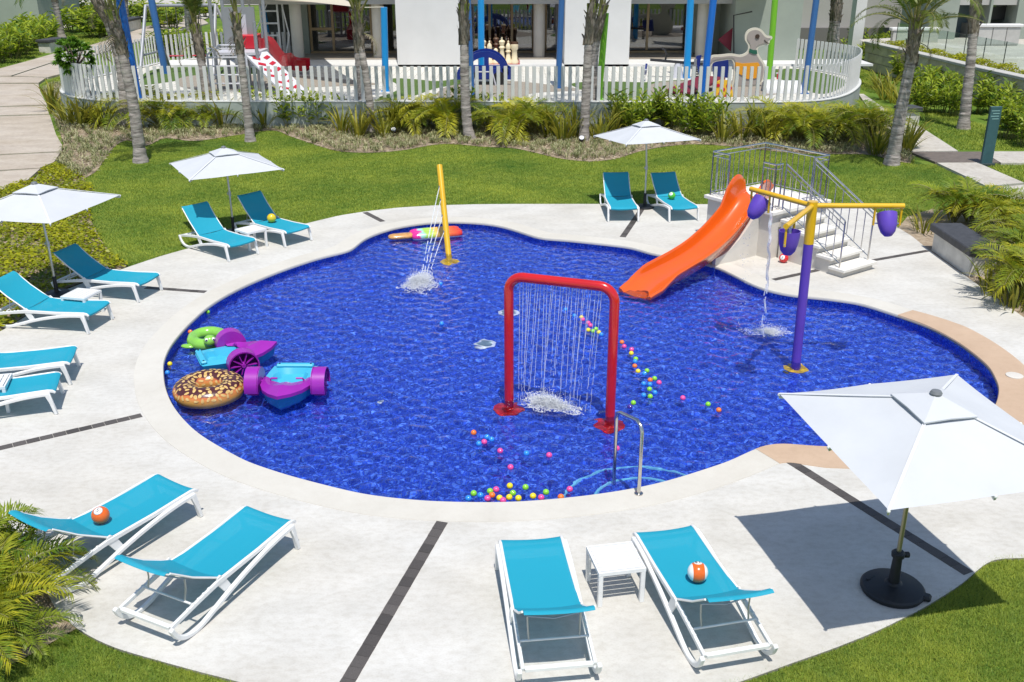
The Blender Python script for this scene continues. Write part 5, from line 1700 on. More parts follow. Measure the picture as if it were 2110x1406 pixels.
# ------------------------------------------------------------------ big numbered balls
M_BWHITE = mat('ball_white', (0.80, 0.80, 0.78), 0.25, coat=0.3)
M_INK = mat('ball_ink', (0.02, 0.02, 0.03), 0.5)
def text_mesh(s, size, m):
    cu = bpy.data.curves.new('number', 'FONT')
    cu.body = s; cu.size = size; cu.align_x = 'CENTER'; cu.align_y = 'CENTER'; cu.extrude = 0.0008
    ob = bpy.data.objects.new('number', cu)
    me = bpy.data.meshes.new_from_object(ob)
    me.materials.clear(); me.materials.append(m)
    bpy.data.objects.remove(ob)
    return me
def stripe_mat(col):
    m, nt, N, L, b = new_mat('striped_ball')
    b.inputs['Roughness'].default_value = 0.22; b.inputs['Coat Weight'].default_value = 0.4
    tc = N.new('ShaderNodeTexCoord'); sx = N.new('ShaderNodeSeparateXYZ'); L.new(tc.outputs['Object'], sx.inputs[0])
    ab = N.new('ShaderNodeMath'); ab.operation = 'ABSOLUTE'; L.new(sx.outputs[0], ab.inputs[0])
    lt = N.new('ShaderNodeMath'); lt.operation = 'LESS_THAN'; lt.inputs[1].default_value = 0.058; L.new(ab.outputs[0], lt.inputs[0])
    mx = N.new('ShaderNodeMixRGB'); mx.inputs[1].default_value = (0.80, 0.80, 0.78, 1); mx.inputs[2].default_value = rgba(col)
    L.new(lt.outputs[0], mx.inputs[0]); L.new(mx.outputs[0], b.inputs['Base Color'])
    return m
def big_ball(loc, r, m, label, num=None, face=(0, -0.5, 0.8), spots=True, sr_=31):
    t = thing('numbered_ball', label, 'ball', (loc[0], loc[1], loc[2] + r * 0.96), 0, 'big numbered balls')
    MB().sphere((0, 0, 0), r, 26, 16).build('shell', m, t, smooth=180)
    if spots:
        f = Vector(face).normalized()
        M3 = f.to_track_quat('Z', 'Y').to_matrix()
        prof = [(max(1e-4, r * 1.003 * math.sin(R(a))), r * 1.003 * math.cos(R(a))) for a in (sr_, sr_ * 0.8, sr_ * 0.55, sr_ * 0.27, 0.1)]
        MB().lathe(prof, (0, 0, 0), 22, M=M3).build('spot', M_BWHITE, t, smooth=180)
        if num:
            o = link('number', text_mesh(num, r * 0.62, M_INK), t)
            o.rotation_mode = 'QUATERNION'
            q = f.to_track_quat('Z', 'Y')
            o.rotation_quaternion = q
            o.location = f * (r * 1.006)
    return t
M_BO = mat('ball_orange', (0.74, 0.13, 0.012), 0.25, coat=0.4)
big_ball(on_lounger('I', 0.03, 1.03, 0.335), 0.098, M_BO, 'plain orange ball with a white number spot on a lower left lounger', '5', (0, -0.45, 0.9))
big_ball(on_lounger('M', 0.0, 0.93, 0.33), 0.105, stripe_mat((0.74, 0.13, 0.012)), 'orange and white striped ball on a lounger by the slatted table', '13', (0.0, 0.25, 1.0), sr_=24)
big_ball(on_lounger('B', -0.02, 0.95, 0.335), 0.095, mat('ball_green', (0.10, 0.50, 0.03), 0.25, coat=0.4), 'green ball with a white spot on the lounger by the far umbrella', '6', (-0.35, -0.6, 0.6))
big_ball((*(5.792,20.03), 0.0), 0.10, mat('ball_red', (0.66, 0.015, 0.02), 0.25, coat=0.4), 'red ball with a white spot on the deck below the slide steps', '3', (-0.5, -0.7, 0.35))
big_ball(on_lounger('D', 0.02, 0.98, 0.335), 0.105, mat('ball_yellow', (0.70, 0.52, 0.02), 0.25, coat=0.4), 'plain yellow ball on a half shaded lounger by the lawn', None, (0.3, 0.3, 1), spots=False)

# ------------------------------------------------------------------ small floating play balls
BC = {'pink': (0.80, 0.08, 0.32), 'blue': (0.03, 0.26, 0.78), 'green': (0.24, 0.62, 0.04), 'yellow': (0.85, 0.66, 0.02), 'orange': (0.85, 0.19, 0.03), 'purple': (0.06, 0.03, 0.30)}
BME = {k: MB().sphere((0, 0, 0), 0.042, 16, 10).mesh('play_ball', mat('play_ball_' + k, c, 0.3, coat=0.3), smooth=180) for k, c in BC.items()}
ORD = ['first', 'second', 'third', 'fourth', 'fifth', 'sixth', 'seventh', 'eighth', 'ninth', 'tenth', 'eleventh', 'twelfth', 'thirteenth', 'fourteenth', 'fifteenth', 'sixteenth', 'seventeenth', 'eighteenth', 'nineteenth', 'twentieth']
def balls(where, items, zw, order='left'):
    cnt = {}
    tot = {}
    for c, _ in items: tot[c] = tot.get(c, 0) + 1
    for c, p in sorted(items, key=lambda q: (q[1][0] if order == 'left' else -q[1][1])):
        k = cnt.get(c, 0); cnt[c] = k + 1
        if tot[c] == 1:
            lab = 'only small %s play ball %s' % (c, where)
        else:
            lab = '%s %s play ball %s %s' % (ORD[k], c, 'from left' if order == 'left' else 'from far end', where)
        o = link('play_ball', BME[c], None, (p[0], p[1], WATER_Z + 0.016), (random.random() * 3, random.random() * 3, 0))
        tag(o, lab, 'play ball', 'small play balls floating in the pool')
balls('beside the near pool edge', [(c, p) for c, p in zip('yellow green pink green green blue orange green green pink pink yellow yellow yellow yellow pink pink orange blue'.split(), [(-0.031,10.916),(0.169,10.879),(-0.204,10.825),(-0.281,10.785),(-0.486,10.732),(-0.399,10.685),(-0.253,10.69),(0.009,10.736),(0.426,10.759),(0.729,10.829),(-0.309,10.609),(-0.158,10.62),(-0.038,10.637),(0.077,10.614),(0.26,10.665),(0.361,10.63),(-0.115,10.562),(0.608,10.641),(-0.548,10.61)])], 0)
balls('between arch and near edge', [(c, p) for c, p in zip('orange blue blue pink blue pink blue pink pink'.split(), [(-0.545,12.386),(-0.354,12.251),(-0.288,12.181),(-0.388,12.108),(-0.461,12.058),(-0.164,11.847),(0.194,11.775),(0.5,11.724),(-0.022,11.395)])], 0)
tag(link('play_ball', BME['pink'], None, (*(1.435,11.912), WATER_Z + 0.016)), 'small pink play ball seen through the steel grab rail', 'play ball', 'small play balls floating in the pool')
balls('seen through the water curtain', [(c, p) for c, p in zip('blue blue yellow pink pink pink yellow green green yellow blue'.split(), [(1.014,17.417),(1.161,17.084),(1.286,17.0),(1.305,16.886),(1.393,16.711),(1.422,16.585),(1.365,16.359),(1.508,16.406),(1.445,16.304),(1.546,16.24),(1.581,16.137)])], 0)
balls('in the trail right of the arch', [(c, p) for c, p in zip('orange pink pink yellow green blue orange yellow green blue green orange pink blue blue green blue blue green green purple pink green orange'.split(), [(1.907,15.773),(1.927,15.583),(2.039,15.441),(2.014,15.279),(2.061,15.036),(2.038,14.926),(2.01,14.738),(2.038,14.528),(2.185,14.547),(2.129,14.431),(2.267,14.24),(2.19,14.184),(2.317,14.084),(2.069,14.042),(2.163,14.018),(2.134,13.837),(2.2,13.713),(2.016,13.62),(2.11,13.573),(1.827,13.352),(1.761,13.218),(2.6,13.52),(2.943,13.298),(3.064,13.099)])], 0, 'far')
for c, p, lab in (('green', (0.091,19.011), 'lone small green play ball inside the top left of the arch'), ('green', (-5.723,17.314), 'lone small green play ball above the turtle float by the left edge'), ('orange', (-5.743,16.294), 'small orange play ball beside the turtle float at the left edge'), ('yellow', (-5.642,14.854), 'small yellow play ball at the left pool edge above a blue one'), ('blue', (-5.566,14.498), 'small blue play ball at the left pool edge above the doughnut'), ('yellow', (-3.465,21.963), 'small yellow play ball at the far left corner of the pool'), ('blue', (-1.45,18.941), 'small blue play ball right of the yellow post splash'), ('blue', (-1.281,16.685), 'lone small blue play ball in the open middle of the pool')):
    tag(link('play_ball', BME[c], None, (p[0], p[1], WATER_Z + 0.016)), lab, 'play ball', 'small play balls floating in the pool')

# ------------------------------------------------------------------ playground: poles and shade sail
def pole(pb_, pt, r, m, label, cut=None):
    a = Vector(pb_); b_ = Vector(pt)
    if cut is None:
        b_ = a + (b_ - a) * ((6.4 - a.z) / (b_.z - a.z))
    t = thing('sail_pole', label, 'pole', a, 0, 'painted shade sail poles')
    MB().tube([(0, 0, 0), b_ - a], r, 14).build('post', m, t, smooth=60)
    MB().box((0, 0, 0.012), (0.34, 0.34, 0.024)).build('base_plate', m, t, smooth=0)
    e = b_ - a
    MB().box(e + Vector((-0.07, 0, -0.10)), (0.05, 0.07, 0.16)).build('eye_bracket', m, t, smooth=0)
    return t, b_
M_PB = mat('royal_blue_pole', (0.004, 0.14, 0.56), 0.35, coat=0.3)
M_PC = mat('cyan_blue_pole', (0.008, 0.28, 0.66), 0.35, coat=0.3)
M_PN = mat('steel_blue_pole', (0.035, 0.13, 0.34), 0.4, coat=0.2)
M_PG = mat('lime_pole', (0.17, 0.46, 0.02), 0.35, coat=0.3)
def yz(p):
    return p
pole((-14.154,37.887,0.9), (-14.299,37.887,4.428), 0.16, M_PB, 'royal blue leaning sail pole at the left behind the front fence')
pole((-15.603,45.528,0.9), (-15.799,45.528,4.045), 0.15, M_PN, 'steel blue sail pole behind the swing at the left')
pole((-12.471,52.414,0.9), (-12.627,52.414,3.415), 0.17, M_PC, 'bright blue sail pole behind the red slide', 1)
_, sailA = pole((-4.986,39.764,0.9), (-4.904,39.764,4.055), 0.13, M_PC, 'bright blue sail pole with visible top left of the middle white wall', 1)
pole((-1.521,38.652,0.9), (-1.608,38.652,4.371), 0.10, M_PN, 'steel blue sail pole just right of the middle palm trunk')
pole((-1.307,43.643,0.9), (-1.285,43.643,4.12), 0.14, M_PC, 'bright blue sail pole in front of the toy car')
pole((1.876,40.533,0.9), (1.964,40.533,4.271), 0.12, M_PN, 'steel blue sail pole at the right side of the middle recess')
pole((3.268,37.458,0.9), (3.416,37.458,3.975), 0.12, M_PG, 'dark lime sail pole with visible top beside the right middle palms', 1)
pole((7.582,43.702,0.9), (7.546,43.702,4.104), 0.15, M_PC, 'bright blue sail pole left of the duck panel')
pole((7.079,37.053,0.9), (7.213,37.053,4.439), 0.13, M_PB, 'royal blue sail pole right of the glass door at the front fence')
pole((11.059,43.333,0.9), (11.011,43.333,4.118), 0.13, M_PG, 'bright lime sail pole behind the beak of the duck panel')
pole((11.359,38.911,0.9), (11.435,38.911,4.34), 0.12, M_PN, 'dark steel blue sail pole at the right end of the fence')
M_SAIL = mat('beige_sail_cloth', (0.66, 0.60, 0.48), 0.9, trans=0.25)
def sail(corners, label, sag):
    a, b_, c, d_ = [Vector(p) for p in corners]
    N_ = 14
    vs, fs = [], []
    for i in range(N_ + 1):
        for j in range(N_ + 1):
            u, v = i / N_, j / N_
            p = a.lerp(b_, u).lerp(d_.lerp(c, u), v)
            cc = (a + b_ + c + d_) / 4
            e1 = math.sin(PI * u) * (1 - 2 * v); e2 = math.sin(PI * v) * (1 - 2 * u)
            pin = 0.10 * (abs(e1) * abs(1 - 2 * v) + abs(e2) * abs(1 - 2 * u))
            p = p.lerp(cc, min(0.35, pin))
            p.z -= sag * math.sin(PI * u) * math.sin(PI * v)
            vs.append(p)
    for i in range(N_):
        for j in range(N_):
            k = i * (N_ + 1) + j
            fs.append((k, k + 1, k + N_ + 2, k + N_ + 1))
    o = MB().add(vs, fs).build('shade_sail', M_SAIL, None, smooth=60, fix=False)
    tag(o, label, 'shade sail', 'beige shade sails')
    cab = MB()
    return o
sail([(sailA.x - 0.9, sailA.y + 0.1, sailA.z - 0.02), (-12.137,44.5,4.249), (-14.962,51.0,5.108), (-10.178,53.0,4.731)], 'beige shade sail stretched over the left half of the playground', 0.42)
sail([(8.137,47.0,4.269), (8.561,44.0,4.146), (11.514,46.0,4.226), (13.149,52.0,5.044)], 'beige shade sail over the duck panel at the top edge', 0.30)
tag(MB().tube([sailA, (sailA.x - 0.9, sailA.y + 0.1, sailA.z - 0.02)], 0.02, 6).build('sail_rope', mat('sail_rope', (0.6, 0.55, 0.45), 0.8)), 'short pale rope tying the left shade sail to the blue pole', 'rope')

# ------------------------------------------------------------------ playground equipment
M_GALV = mat('grey_tube', (0.33, 0.34, 0.36), 0.4, metal=0.4)
M_REDP = mat('red_plastic', (0.50, 0.010, 0.025), 0.35, coat=0.3)
M_PALE = mat('pale_grey_panel', (0.52, 0.52, 0.56), 0.5)
M_NAVY = mat('navy_plastic', (0.004, 0.022, 0.20), 0.35, coat=0.3)
sw = thing('swing_set', 'grey tubular swing frame with hanging ropes at the left of the playground', 'swing', (-15.99,43.326,0.9))
o0 = Vector(sw.location)
sb1, sb2 = Vector((-16.067,47.576,0.9)) - o0, Vector((0, 0, 0))
stop = Vector((-16.22,45.899,3.783)) - o0
sbr = Vector((-12.807,43.289,0.9)) - o0
stR = stop + Vector((sbr.x - 0.2, 0.4, 0.0))
MB().tube([sb2, stop], 0.075, 10).build('leg', M_GALV, sw)
MB().tube([sb1, stop + Vector((0.15, 0, 0))], 0.075, 10).build('leg', M_GALV, sw)
MB().tube([stop, stR], 0.07, 10).build('top_beam', M_GALV, sw)
MB().tube([sb2.lerp(stop, 0.32), sb1.lerp(stop, 0.30)], 0.05, 8).build('brace', M_GALV, sw)
MB().tube([sbr, stR], 0.075, 10).build('leg', M_GALV, sw)
MB().tube([sbr + Vector((0.9, 2.5, 0)), stR], 0.075, 10).build('leg', M_GALV, sw)
for f in (0.28, 0.42, 0.62, 0.76):
    p = stop.lerp(stR, f)
    MB().tube([p, (p.x, p.y, 0.75)], 0.015, 6).build('rope', mat('dark_rope', (0.08, 0.08, 0.08), 0.8), sw)
for f in (0.35, 0.69):
    p = stop.lerp(stR, f)
    MB().box((p.x, p.y, 0.72), (0.62, 0.24, 0.05)).build('seat', M_REDP, sw, smooth=0, bevel=0.015)

cf = thing('climbing_tower', 'grey climbing frame with red slide and white ramp with red footholds', 'climbing tower', (-11.567,39.561,0.9))
o0 = Vector(cf.location)
def cfp(px, py, Y):
    return px
YC = o0.y + 0.8
P1 = Vector((-11.587,40.361,2.334)) - o0
P2 = Vector((-9.951,40.361,2.332)) - o0
zp = P1.z
for x in (P1.x, (P1.x + P2.x) / 2, P2.x):
    for y in (0.2, 1.9):
        MB().tube([(x, y, 0), (x, y, zp + (2.1 if y > 1 or x == P1.x else 1.2))], 0.07, 10).build('post', M_GALV, cf)
MB().box(((P1.x + P2.x) / 2, 1.05, zp), (P2.x - P1.x + 0.1, 1.8, 0.10)).build('platform', M_PALE, cf, smooth=0)
MB().tube([(P1.x - 0.2, -0.2, 0), (P1.x - 0.2, -0.2, zp), (P1.x + 0.3, -0.2, zp + 0.35), (P1.x + 1.0, -0.2, zp + 0.35), (P1.x + 1.3, -0.2, zp), (P1.x + 1.3, -0.2, 0)], 0.045, 8).build('climbing_arch', M_PALE, cf)
for k in range(5):
    MB().tube([(P1.x - 0.2, -0.2, 0.35 + 0.33 * k), (P1.x + 1.3, -0.2, 0.35 + 0.33 * k)], 0.035, 6).build('rung', M_PALE, cf)
MB().box((P1.x + 0.65, 1.85, zp + 0.9), (1.25, 0.08, 1.5)).build('window_panel', M_GALV, cf, smooth=0)
MB().box((P1.x + 0.65, 1.80, zp + 0.95), (0.55, 0.06, 0.8)).build('panel_window', M_PALE, cf, smooth=0)
rA, rB = Vector((-10.097,40.161,2.315)) - o0, Vector((-8.243,38.463,0.9)) - o0
ramp = MB(); ramp.bar(rA, rB + Vector((0, 0, 0.05)), 1.05, 0.07, up=(0, 0, 1)); ramp.build('climbing_ramp', mat('white_ramp', (0.62, 0.62, 0.66), 0.45), cf, smooth=0)
dr = (rB - rA).normalized(); sr = dr.cross(Vector((0, 0, 1))).normalized(); ur = sr.cross(dr)
for k in range(6):
    p = rA.lerp(rB, 0.14 + 0.14 * k)
    for s in (-1, 1):
        MB().box(p + sr * 0.24 * s + ur * 0.05, (0.16, 0.30, 0.05), rot=Matrix((dr, sr, ur)).transposed() @ Matrix.Rotation(s * 0.5, 3, 'Z')).build('foothold', M_REDP, cf, smooth=0, bevel=0.01)
sA, sB = Vector((-10.145,41.461,2.413)) - o0, Vector((-9.528,45.453,0.9)) - o0
path = catmull([tuple(sA), tuple(sA.lerp(sB, 0.25) + Vector((0, 0, 0.18))), tuple(sA.lerp(sB, 0.5) - Vector((0, 0, 0.1))), tuple(sA.lerp(sB, 0.72) + Vector((0, 0, 0.12))), tuple(sB + Vector((-0.2, 0, 0.25))), tuple(sB + Vector((0.4, 0, 0.2)))], 5, closed=False)
vs, fs = [], []
for i, p in enumerate(path):
    for (y, h) in ((-0.5, 0.42), (-0.45, 0.42), (-0.4, 0.03), (0.4, 0.03), (0.45, 0.42), (0.5, 0.42), (0.46, -0.05), (-0.46, -0.05)):
        vs.append((p[0], p[1] + y, p[2] + h))
for i in range(len(path) - 1):
    for k in range(8):
        fs.append((8 * i + k, 8 * i + (k + 1) % 8, 8 * i + 8 + (k + 1) % 8, 8 * i + 8 + k))
MB().add(vs, fs).build('slide_chute', M_REDP, cf, smooth=40)
MB().box(sA + Vector((-0.55, 0, 0.25)), (0.9, 0.9, 0.55)).build('slide_hood', M_REDP, cf, smooth=0, bevel=0.04)

sc_ = thing('scaffold_tower', 'white tubular scaffold tower standing behind the red slide', 'scaffold', (-13.236,51.06,0.9))
Yb_ = sc_.location.y; W2 = ((-11.277,51.033,0.9)[0] - sc_.location.x)
M_WTUBE = mat('white_tube', (0.66, 0.66, 0.66), 0.4)
for x in (0, W2 * 0.85):
    for y in (0, 1.2):
        MB().tube([(x, y, 0), (x, y, 4.2)], 0.05, 8).build('post', M_WTUBE, sc_)
for k in range(7):
    z = 0.6 + 0.58 * k
    MB().tube([(W2 * 0.42, 0, z), (W2 * 0.85, 0, z)], 0.045, 8).build('rung', M_WTUBE, sc_)
MB().tube([(W2 * 0.42, 0, 0), (W2 * 0.42, 0, 4.2)], 0.05, 8).build('post', M_WTUBE, sc_)
MB().tube([(0, 0, 4.1), (W2 * 0.85, 0, 4.1)], 0.05, 8).build('beam', M_WTUBE, sc_)
MB().tube([(0, 0, 0.4), (W2 * 0.85, 0, 3.6)], 0.03, 8).build('diagonal', M_WTUBE, sc_)
MB().tube([(W2 * 0.85, 0, 4.0), (W2 * 1.1, 0, 1.2), (W2 * 0.95, 0, 0)], 0.035, 8).build('diagonal', M_WTUBE, sc_)

# toy car panel
tcx0, tcx1 = (-2.286,41.457,0.9), (0.119,42.345,0.9)
tc_ = thing('toy_car_panel', 'navy blue toy car play panel with arched roof and windows behind the fence', 'play panel', tcx0, 0)
Wc = tcx1[0] - tcx0[0]
Hc = 2.25 - TZ
def arcp(r, n, y0=0.35, cx=0.5, a0=0, a1=PI):
    return [(Wc * (cx - r * math.cos(a0 + (a1 - a0) * k / n)), y0 + (Hc - y0) * (r / 0.40) * math.sin(a0 + (a1 - a0) * k / n)) for k in range(n + 1)]
FM = Matrix(((1, 0, 0, 0), (0, 0, 1, 0), (0, 1, 0, 0), (0, 0, 0, 1)))
for y in (0.0, 1.1):
    oo = arcp(0.40, 20, 0.42); ii = arcp(0.30, 20, 0.42)
    MB().prism(oo + ii[::-1], y, y + 0.09, M=FM).build('roof_arch', M_NAVY, tc_, smooth=0)
    MB().prism([(0.0, 0.22), (0.0, 0.45), (0.05 * Wc, 0.62), (0.14 * Wc, 0.68), (Wc * 0.90, 0.66), (Wc, 0.50), (Wc, 0.22), (Wc * 0.82, 0.22), (Wc * 0.74, 0.40), (Wc * 0.62, 0.22), (Wc * 0.36, 0.22), (Wc * 0.27, 0.40), (Wc * 0.18, 0.22)], y, y + 0.09, M=FM).build('body_panel', M_NAVY, tc_, smooth=0)
    MB().box((Wc * 0.52, y + 0.045, 0.55 + (Hc - 0.55) * 0.42), (0.16, 0.085, (Hc - 0.55) * 0.84)).build('door_post', M_NAVY, tc_, smooth=0)
    for x in (0.27, 0.74):
        MB().lathe([(0.27, -0.05), (0.27, 0.05)], (Wc * x, y + 0.045, 0.27), 18, M=Matrix.Rotation(PI / 2, 3, 'X')).build('wheel', mat('black_wheel', (0.012, 0.012, 0.012), 0.6), tc_)
MB().box((Wc * 0.5, 0.6, 0.42), (Wc * 0.6, 1.0, 0.06)).build('seat', M_PALE, tc_, smooth=0)
MB().tube([(Wc * 0.3, -0.15, 0.0), (Wc * 0.36, -0.15, 0.55), (Wc * 0.62, -0.15, 0.55), (Wc * 0.68, -0.15, 0.0)], 0.035, 8).build('support', M_PALE, tc_)

# duck panel, outline traced in the panel's own plane
DY = 40.9
def flat(name, px, y0, y1, m, parent, og, inset=0):
    pts = [(p[0] - og[0], p[2] - og[2]) for p in px]
    if inset:
        c = (sum(p[0] for p in pts) / len(pts), sum(p[1] for p in pts) / len(pts))
    return MB().prism(pts, y0, y1, M=FM).build(name, m, parent, smooth=0)
dkp = thing('duck_panel', 'big flat duck shaped play panel, grey with cream outline and orange wing', 'play panel', (9.221,40.9,0.685))
og = tuple(dkp.location)
DUCK = [(8.974,40.9,0.877),(8.992,40.9,1.205),(8.985,40.9,1.64),(8.927,40.9,1.892),(8.792,40.9,1.964),(8.48,40.9,1.921),(8.169,40.9,1.857),(8.073,40.9,1.659),(8.08,40.9,1.316),(7.931,40.9,1.316),(7.92,40.9,1.714),(8.021,40.9,2.101),(8.424,40.9,2.158),(8.865,40.9,2.196),(9.202,40.9,2.149),(9.424,40.9,2.231),(9.497,40.9,2.373),(9.482,40.9,2.533),(9.356,40.9,2.71),(9.328,40.9,2.904),(9.416,40.9,3.08),(9.59,40.9,3.174),(9.809,40.9,3.185),(10.002,40.9,3.09),(10.132,40.9,2.949),(10.241,40.9,2.886),(10.398,40.9,2.868),(10.428,40.9,2.78),(10.341,40.9,2.691),(10.318,40.9,2.55),(10.058,40.9,2.497),(9.902,40.9,2.426),(9.904,40.9,2.248),(10.026,40.9,2.052),(10.203,40.9,1.818),(10.279,40.9,1.566),(10.251,40.9,1.24),(10.088,40.9,0.985),(9.835,40.9,0.883),(9.389,40.9,0.847)]
DUCK = [tuple(p) for p in catmull(DUCK, 3)]
flat('outline_board', DUCK, 0.0, 0.10, mat('cream_board', (0.62, 0.58, 0.47), 0.5), dkp, og)
def inset_poly(pts, d):
    q = [(p[0], p[2]) for p in pts]
    r_ = offset_loop(q, -d)
    return [(a, 0, b_) for a, b_ in r_]
DIN = inset_poly(DUCK, 0.085)
flat('body_board', DIN, -0.03, 0.05, mat('duck_grey', (0.33, 0.29, 0.26), 0.5), dkp, og)
flat('wing', [(9.022,40.9,1.874),(9.305,40.9,1.82),(9.933,40.9,1.855),(9.995,40.9,1.783),(10.01,40.9,1.422),(9.915,40.9,1.24),(9.545,40.9,1.205),(9.345,40.9,1.35),(9.171,40.9,1.423),(9.038,40.9,1.676)], -0.06, -0.031, mat('orange_panel', (0.72, 0.30, 0.012), 0.45), dkp, og)
flat('collar', [(9.539,40.9,2.398),(9.703,40.9,2.338),(9.844,40.9,2.337),(9.872,40.9,2.184),(9.717,40.9,2.184),(9.537,40.9,2.256)], -0.055, -0.031, mat('dark_green_panel', (0.012, 0.10, 0.06), 0.45), dkp, og)
ey = (9.813,40.9,2.865)
MB().lathe([(0.085, 0), (0.085, 0.03)], (ey[0] - og[0], -0.035, ey[2] - og[2]), 18, M=Matrix.Rotation(PI / 2, 3, 'X')).build('eye', mat('duck_eye', (0.05, 0.03, 0.02), 0.4), dkp)
mo = [(p[0] - og[0], p[2] - og[2]) for p in [(10.116,40.9,2.738),(10.229,40.9,2.631),(10.324,40.9,2.603),(10.316,40.9,2.575),(10.21,40.9,2.603),(10.097,40.9,2.702)]]
MB().prism(mo, -0.05, -0.031, M=FM).build('mouth', mat('duck_mouth', (0.06, 0.045, 0.035), 0.5), dkp, smooth=0)
for x in (-0.9, 0.9):
    MB().box((x, 0.2, -0.4), (0.12, 0.12, 1.2)).build('foot_post', M_GALV, dkp, smooth=0)

cb = thing('climbing_house', 'low play house with navy wall, maroon ramp and yellow spotted arch beside the duck', 'play house', (8.093,37.409,0.9))
og = tuple(cb.location)
nv = [(8.236,41.6,1.744),(8.286,41.6,1.836),(8.887,41.6,1.871),(8.983,41.6,1.155),(8.335,41.6,1.193)]
flat('navy_panel', nv, 41.6 - og[1], 41.7 - og[1], M_NAVY, cb, og)
nv = [(7.544,41.6,1.928),(7.593,41.6,2.037),(7.779,41.6,2.073),(7.729,41.6,1.709),(7.92,41.6,1.157),(7.717,41.6,1.342)]
flat('navy_panel', nv, 41.6 - og[1], 41.7 - og[1], M_NAVY, cb, og)
M_MAROON = mat('maroon_panel_paint', (0.17, 0.012, 0.03), 0.5)
ra, rb2 = Vector((6.368,38.569,0.9)) - Vector(og), Vector((8.087,40.4,1.327)) - Vector(og)
mr = MB(); mr.bar(ra + Vector((0, 0, 0.1)), rb2, 1.1, 0.10); mr.build('maroon_ramp', M_MAROON, cb, smooth=0)
YA = og[1] - 0.3
yl = [(7.767,38.0,0.761),(7.749,38.0,1.23),(7.765,38.0,1.467),(7.899,38.0,1.528),(8.143,38.0,1.517),(8.291,38.0,1.416),(8.38,38.0,1.093),(8.415,38.0,0.76)]
flat('yellow_arch', yl, 38.0 - og[1], 38.12 - og[1], mat('yellow_panel', (0.72, 0.42, 0.02), 0.5), cb, og)
for k, (x, y) in enumerate(((1160, 930), (1215, 975), (1265, 935), (1180, 1020), (1290, 960), (1240, 1050))):
    sp_ = [(7.811,38.0,1.332),(8.014,38.0,1.178),(8.177,38.0,1.314),(7.904,38.0,1.025),(8.271,38.0,1.229),(8.122,38.0,0.922)][k]
    MB().lathe([(0.07, 0), (0.07, 0.015)], (sp_[0] - og[0], 37.998 - og[1], sp_[2] - og[2]), 8, M=Matrix.Rotation(PI / 2, 3, 'X')).build('spot', M_REDP, cb)
rf_ = MB(); rf_.tube([Vector(nv[0]) - Vector(og), Vector(nv[0]) - Vector(og) + Vector((0, 0, -1.5))], 0.06, 8); rf_.build('post', M_GALV, cb)

# giant chess set
ch0, ch1 = Vector((-1.592,48.078,1.0)), Vector((0.388,48.052,1.0))
cw = ch1.x - ch0.x
board = thing('chess_board', 'red bordered outdoor chess board mat before the glass doors', 'chess board', (ch0.x, ch0.y, TZ + 0.102))
MB().box((cw / 2, 0.9, 0.01), (cw, 1.9, 0.02)).build('mat', M_REDP, board, smooth=0)
MB().box((cw - 0.12, 0.9, 0.3), (0.2, 1.9, 0.6)).build('side_box', M_REDP, board, smooth=0) if False else None
M_IVORY = mat('ivory_plastic', (0.72, 0.62, 0.42), 0.45); M_BROWN = mat('brown_plastic', (0.10, 0.055, 0.03), 0.45)
PIECES = {'pawn': [(0.17, 0), (0.17, 0.08), (0.12, 0.14), (0.07, 0.36), (0.11, 0.42), (0.06, 0.46), (0.11, 0.54), (0.11, 0.62), (0.04, 0.70)],
          'bishop': [(0.19, 0), (0.19, 0.1), (0.13, 0.18), (0.08, 0.5), (0.14, 0.56), (0.08, 0.62), (0.13, 0.72), (0.10, 0.86), (0.03, 0.95), (0.045, 1.0), (0.01, 1.05)],
          'rook': [(0.20, 0), (0.20, 0.12), (0.14, 0.2), (0.12, 0.6), (0.18, 0.68), (0.18, 0.86), (0.13, 0.86), (0.12, 0.8)],
          'king': [(0.20, 0), (0.20, 0.12), (0.14, 0.2), (0.09, 0.66), (0.15, 0.74), (0.09, 0.8), (0.15, 1.0), (0.10, 1.06), (0.03, 1.08), (0.03, 1.2)]}
def chess(kind, x, y, m, col, lab):
    o = MB().lathe(PIECES[kind], (0, 0, 0), 14).build('chess_piece', m, None, smooth=50)
    if kind == 'rook':
        pass
    o.location = (ch0.x + x, ch0.y + y, TZ + 0.124)
    tag(o, lab, 'chess piece', 'giant chess pieces')
seq = ['rook', 'bishop', 'king', 'pawn', 'bishop', 'rook']
for k in range(6):
    x = 0.25 + (cw - 0.5) * k / 5
    chess(seq[::-1][k] if k else 'king', x, 0.15, M_IVORY, 'ivory', 'ivory giant chess piece, %s from left in the front row' % ORD[k])
    chess(seq[k], x, 1.6, M_BROWN, 'brown', 'dark giant chess piece, %s from left in the row by the glass' % ORD[k])

# spring riders and a see-saw
def spring_toy(p, m, label):
    t = thing('spring_rider', label, 'spring rider', p)
    MB().tube([(0.09 * math.cos(a), 0.09 * math.sin(a), 0.03 + 0.05 * a / 1.6) for a in [k * 0.5 for k in range(28)]], 0.018, 6).build('spring', M_PALE, t)
    MB().prism([(-0.5, 0.45), (-0.45, 0.8), (-0.2, 0.75), (0.1, 0.7), (0.3, 1.15), (0.5, 1.1), (0.45, 0.7), (0.3, 0.45)], -0.05, 0.05, M=FM).build('body', m, t, smooth=0)
    MB().box((-0.1, 0, 0.78), (0.4, 0.3, 0.05)).build('seat', M_PALE, t, smooth=0)
    MB().tube([(0.3, -0.25, 1.0), (0.3, 0.25, 1.0)], 0.025, 6).build('handle', M_GALV, t)
    t.scale = (0.62,) * 3
    t.rotation_euler = (0, 0, R(70))
spring_toy((5.622,42.594,0.9), M_NAVY, 'navy and white spring rider beyond the fence below the glass door')
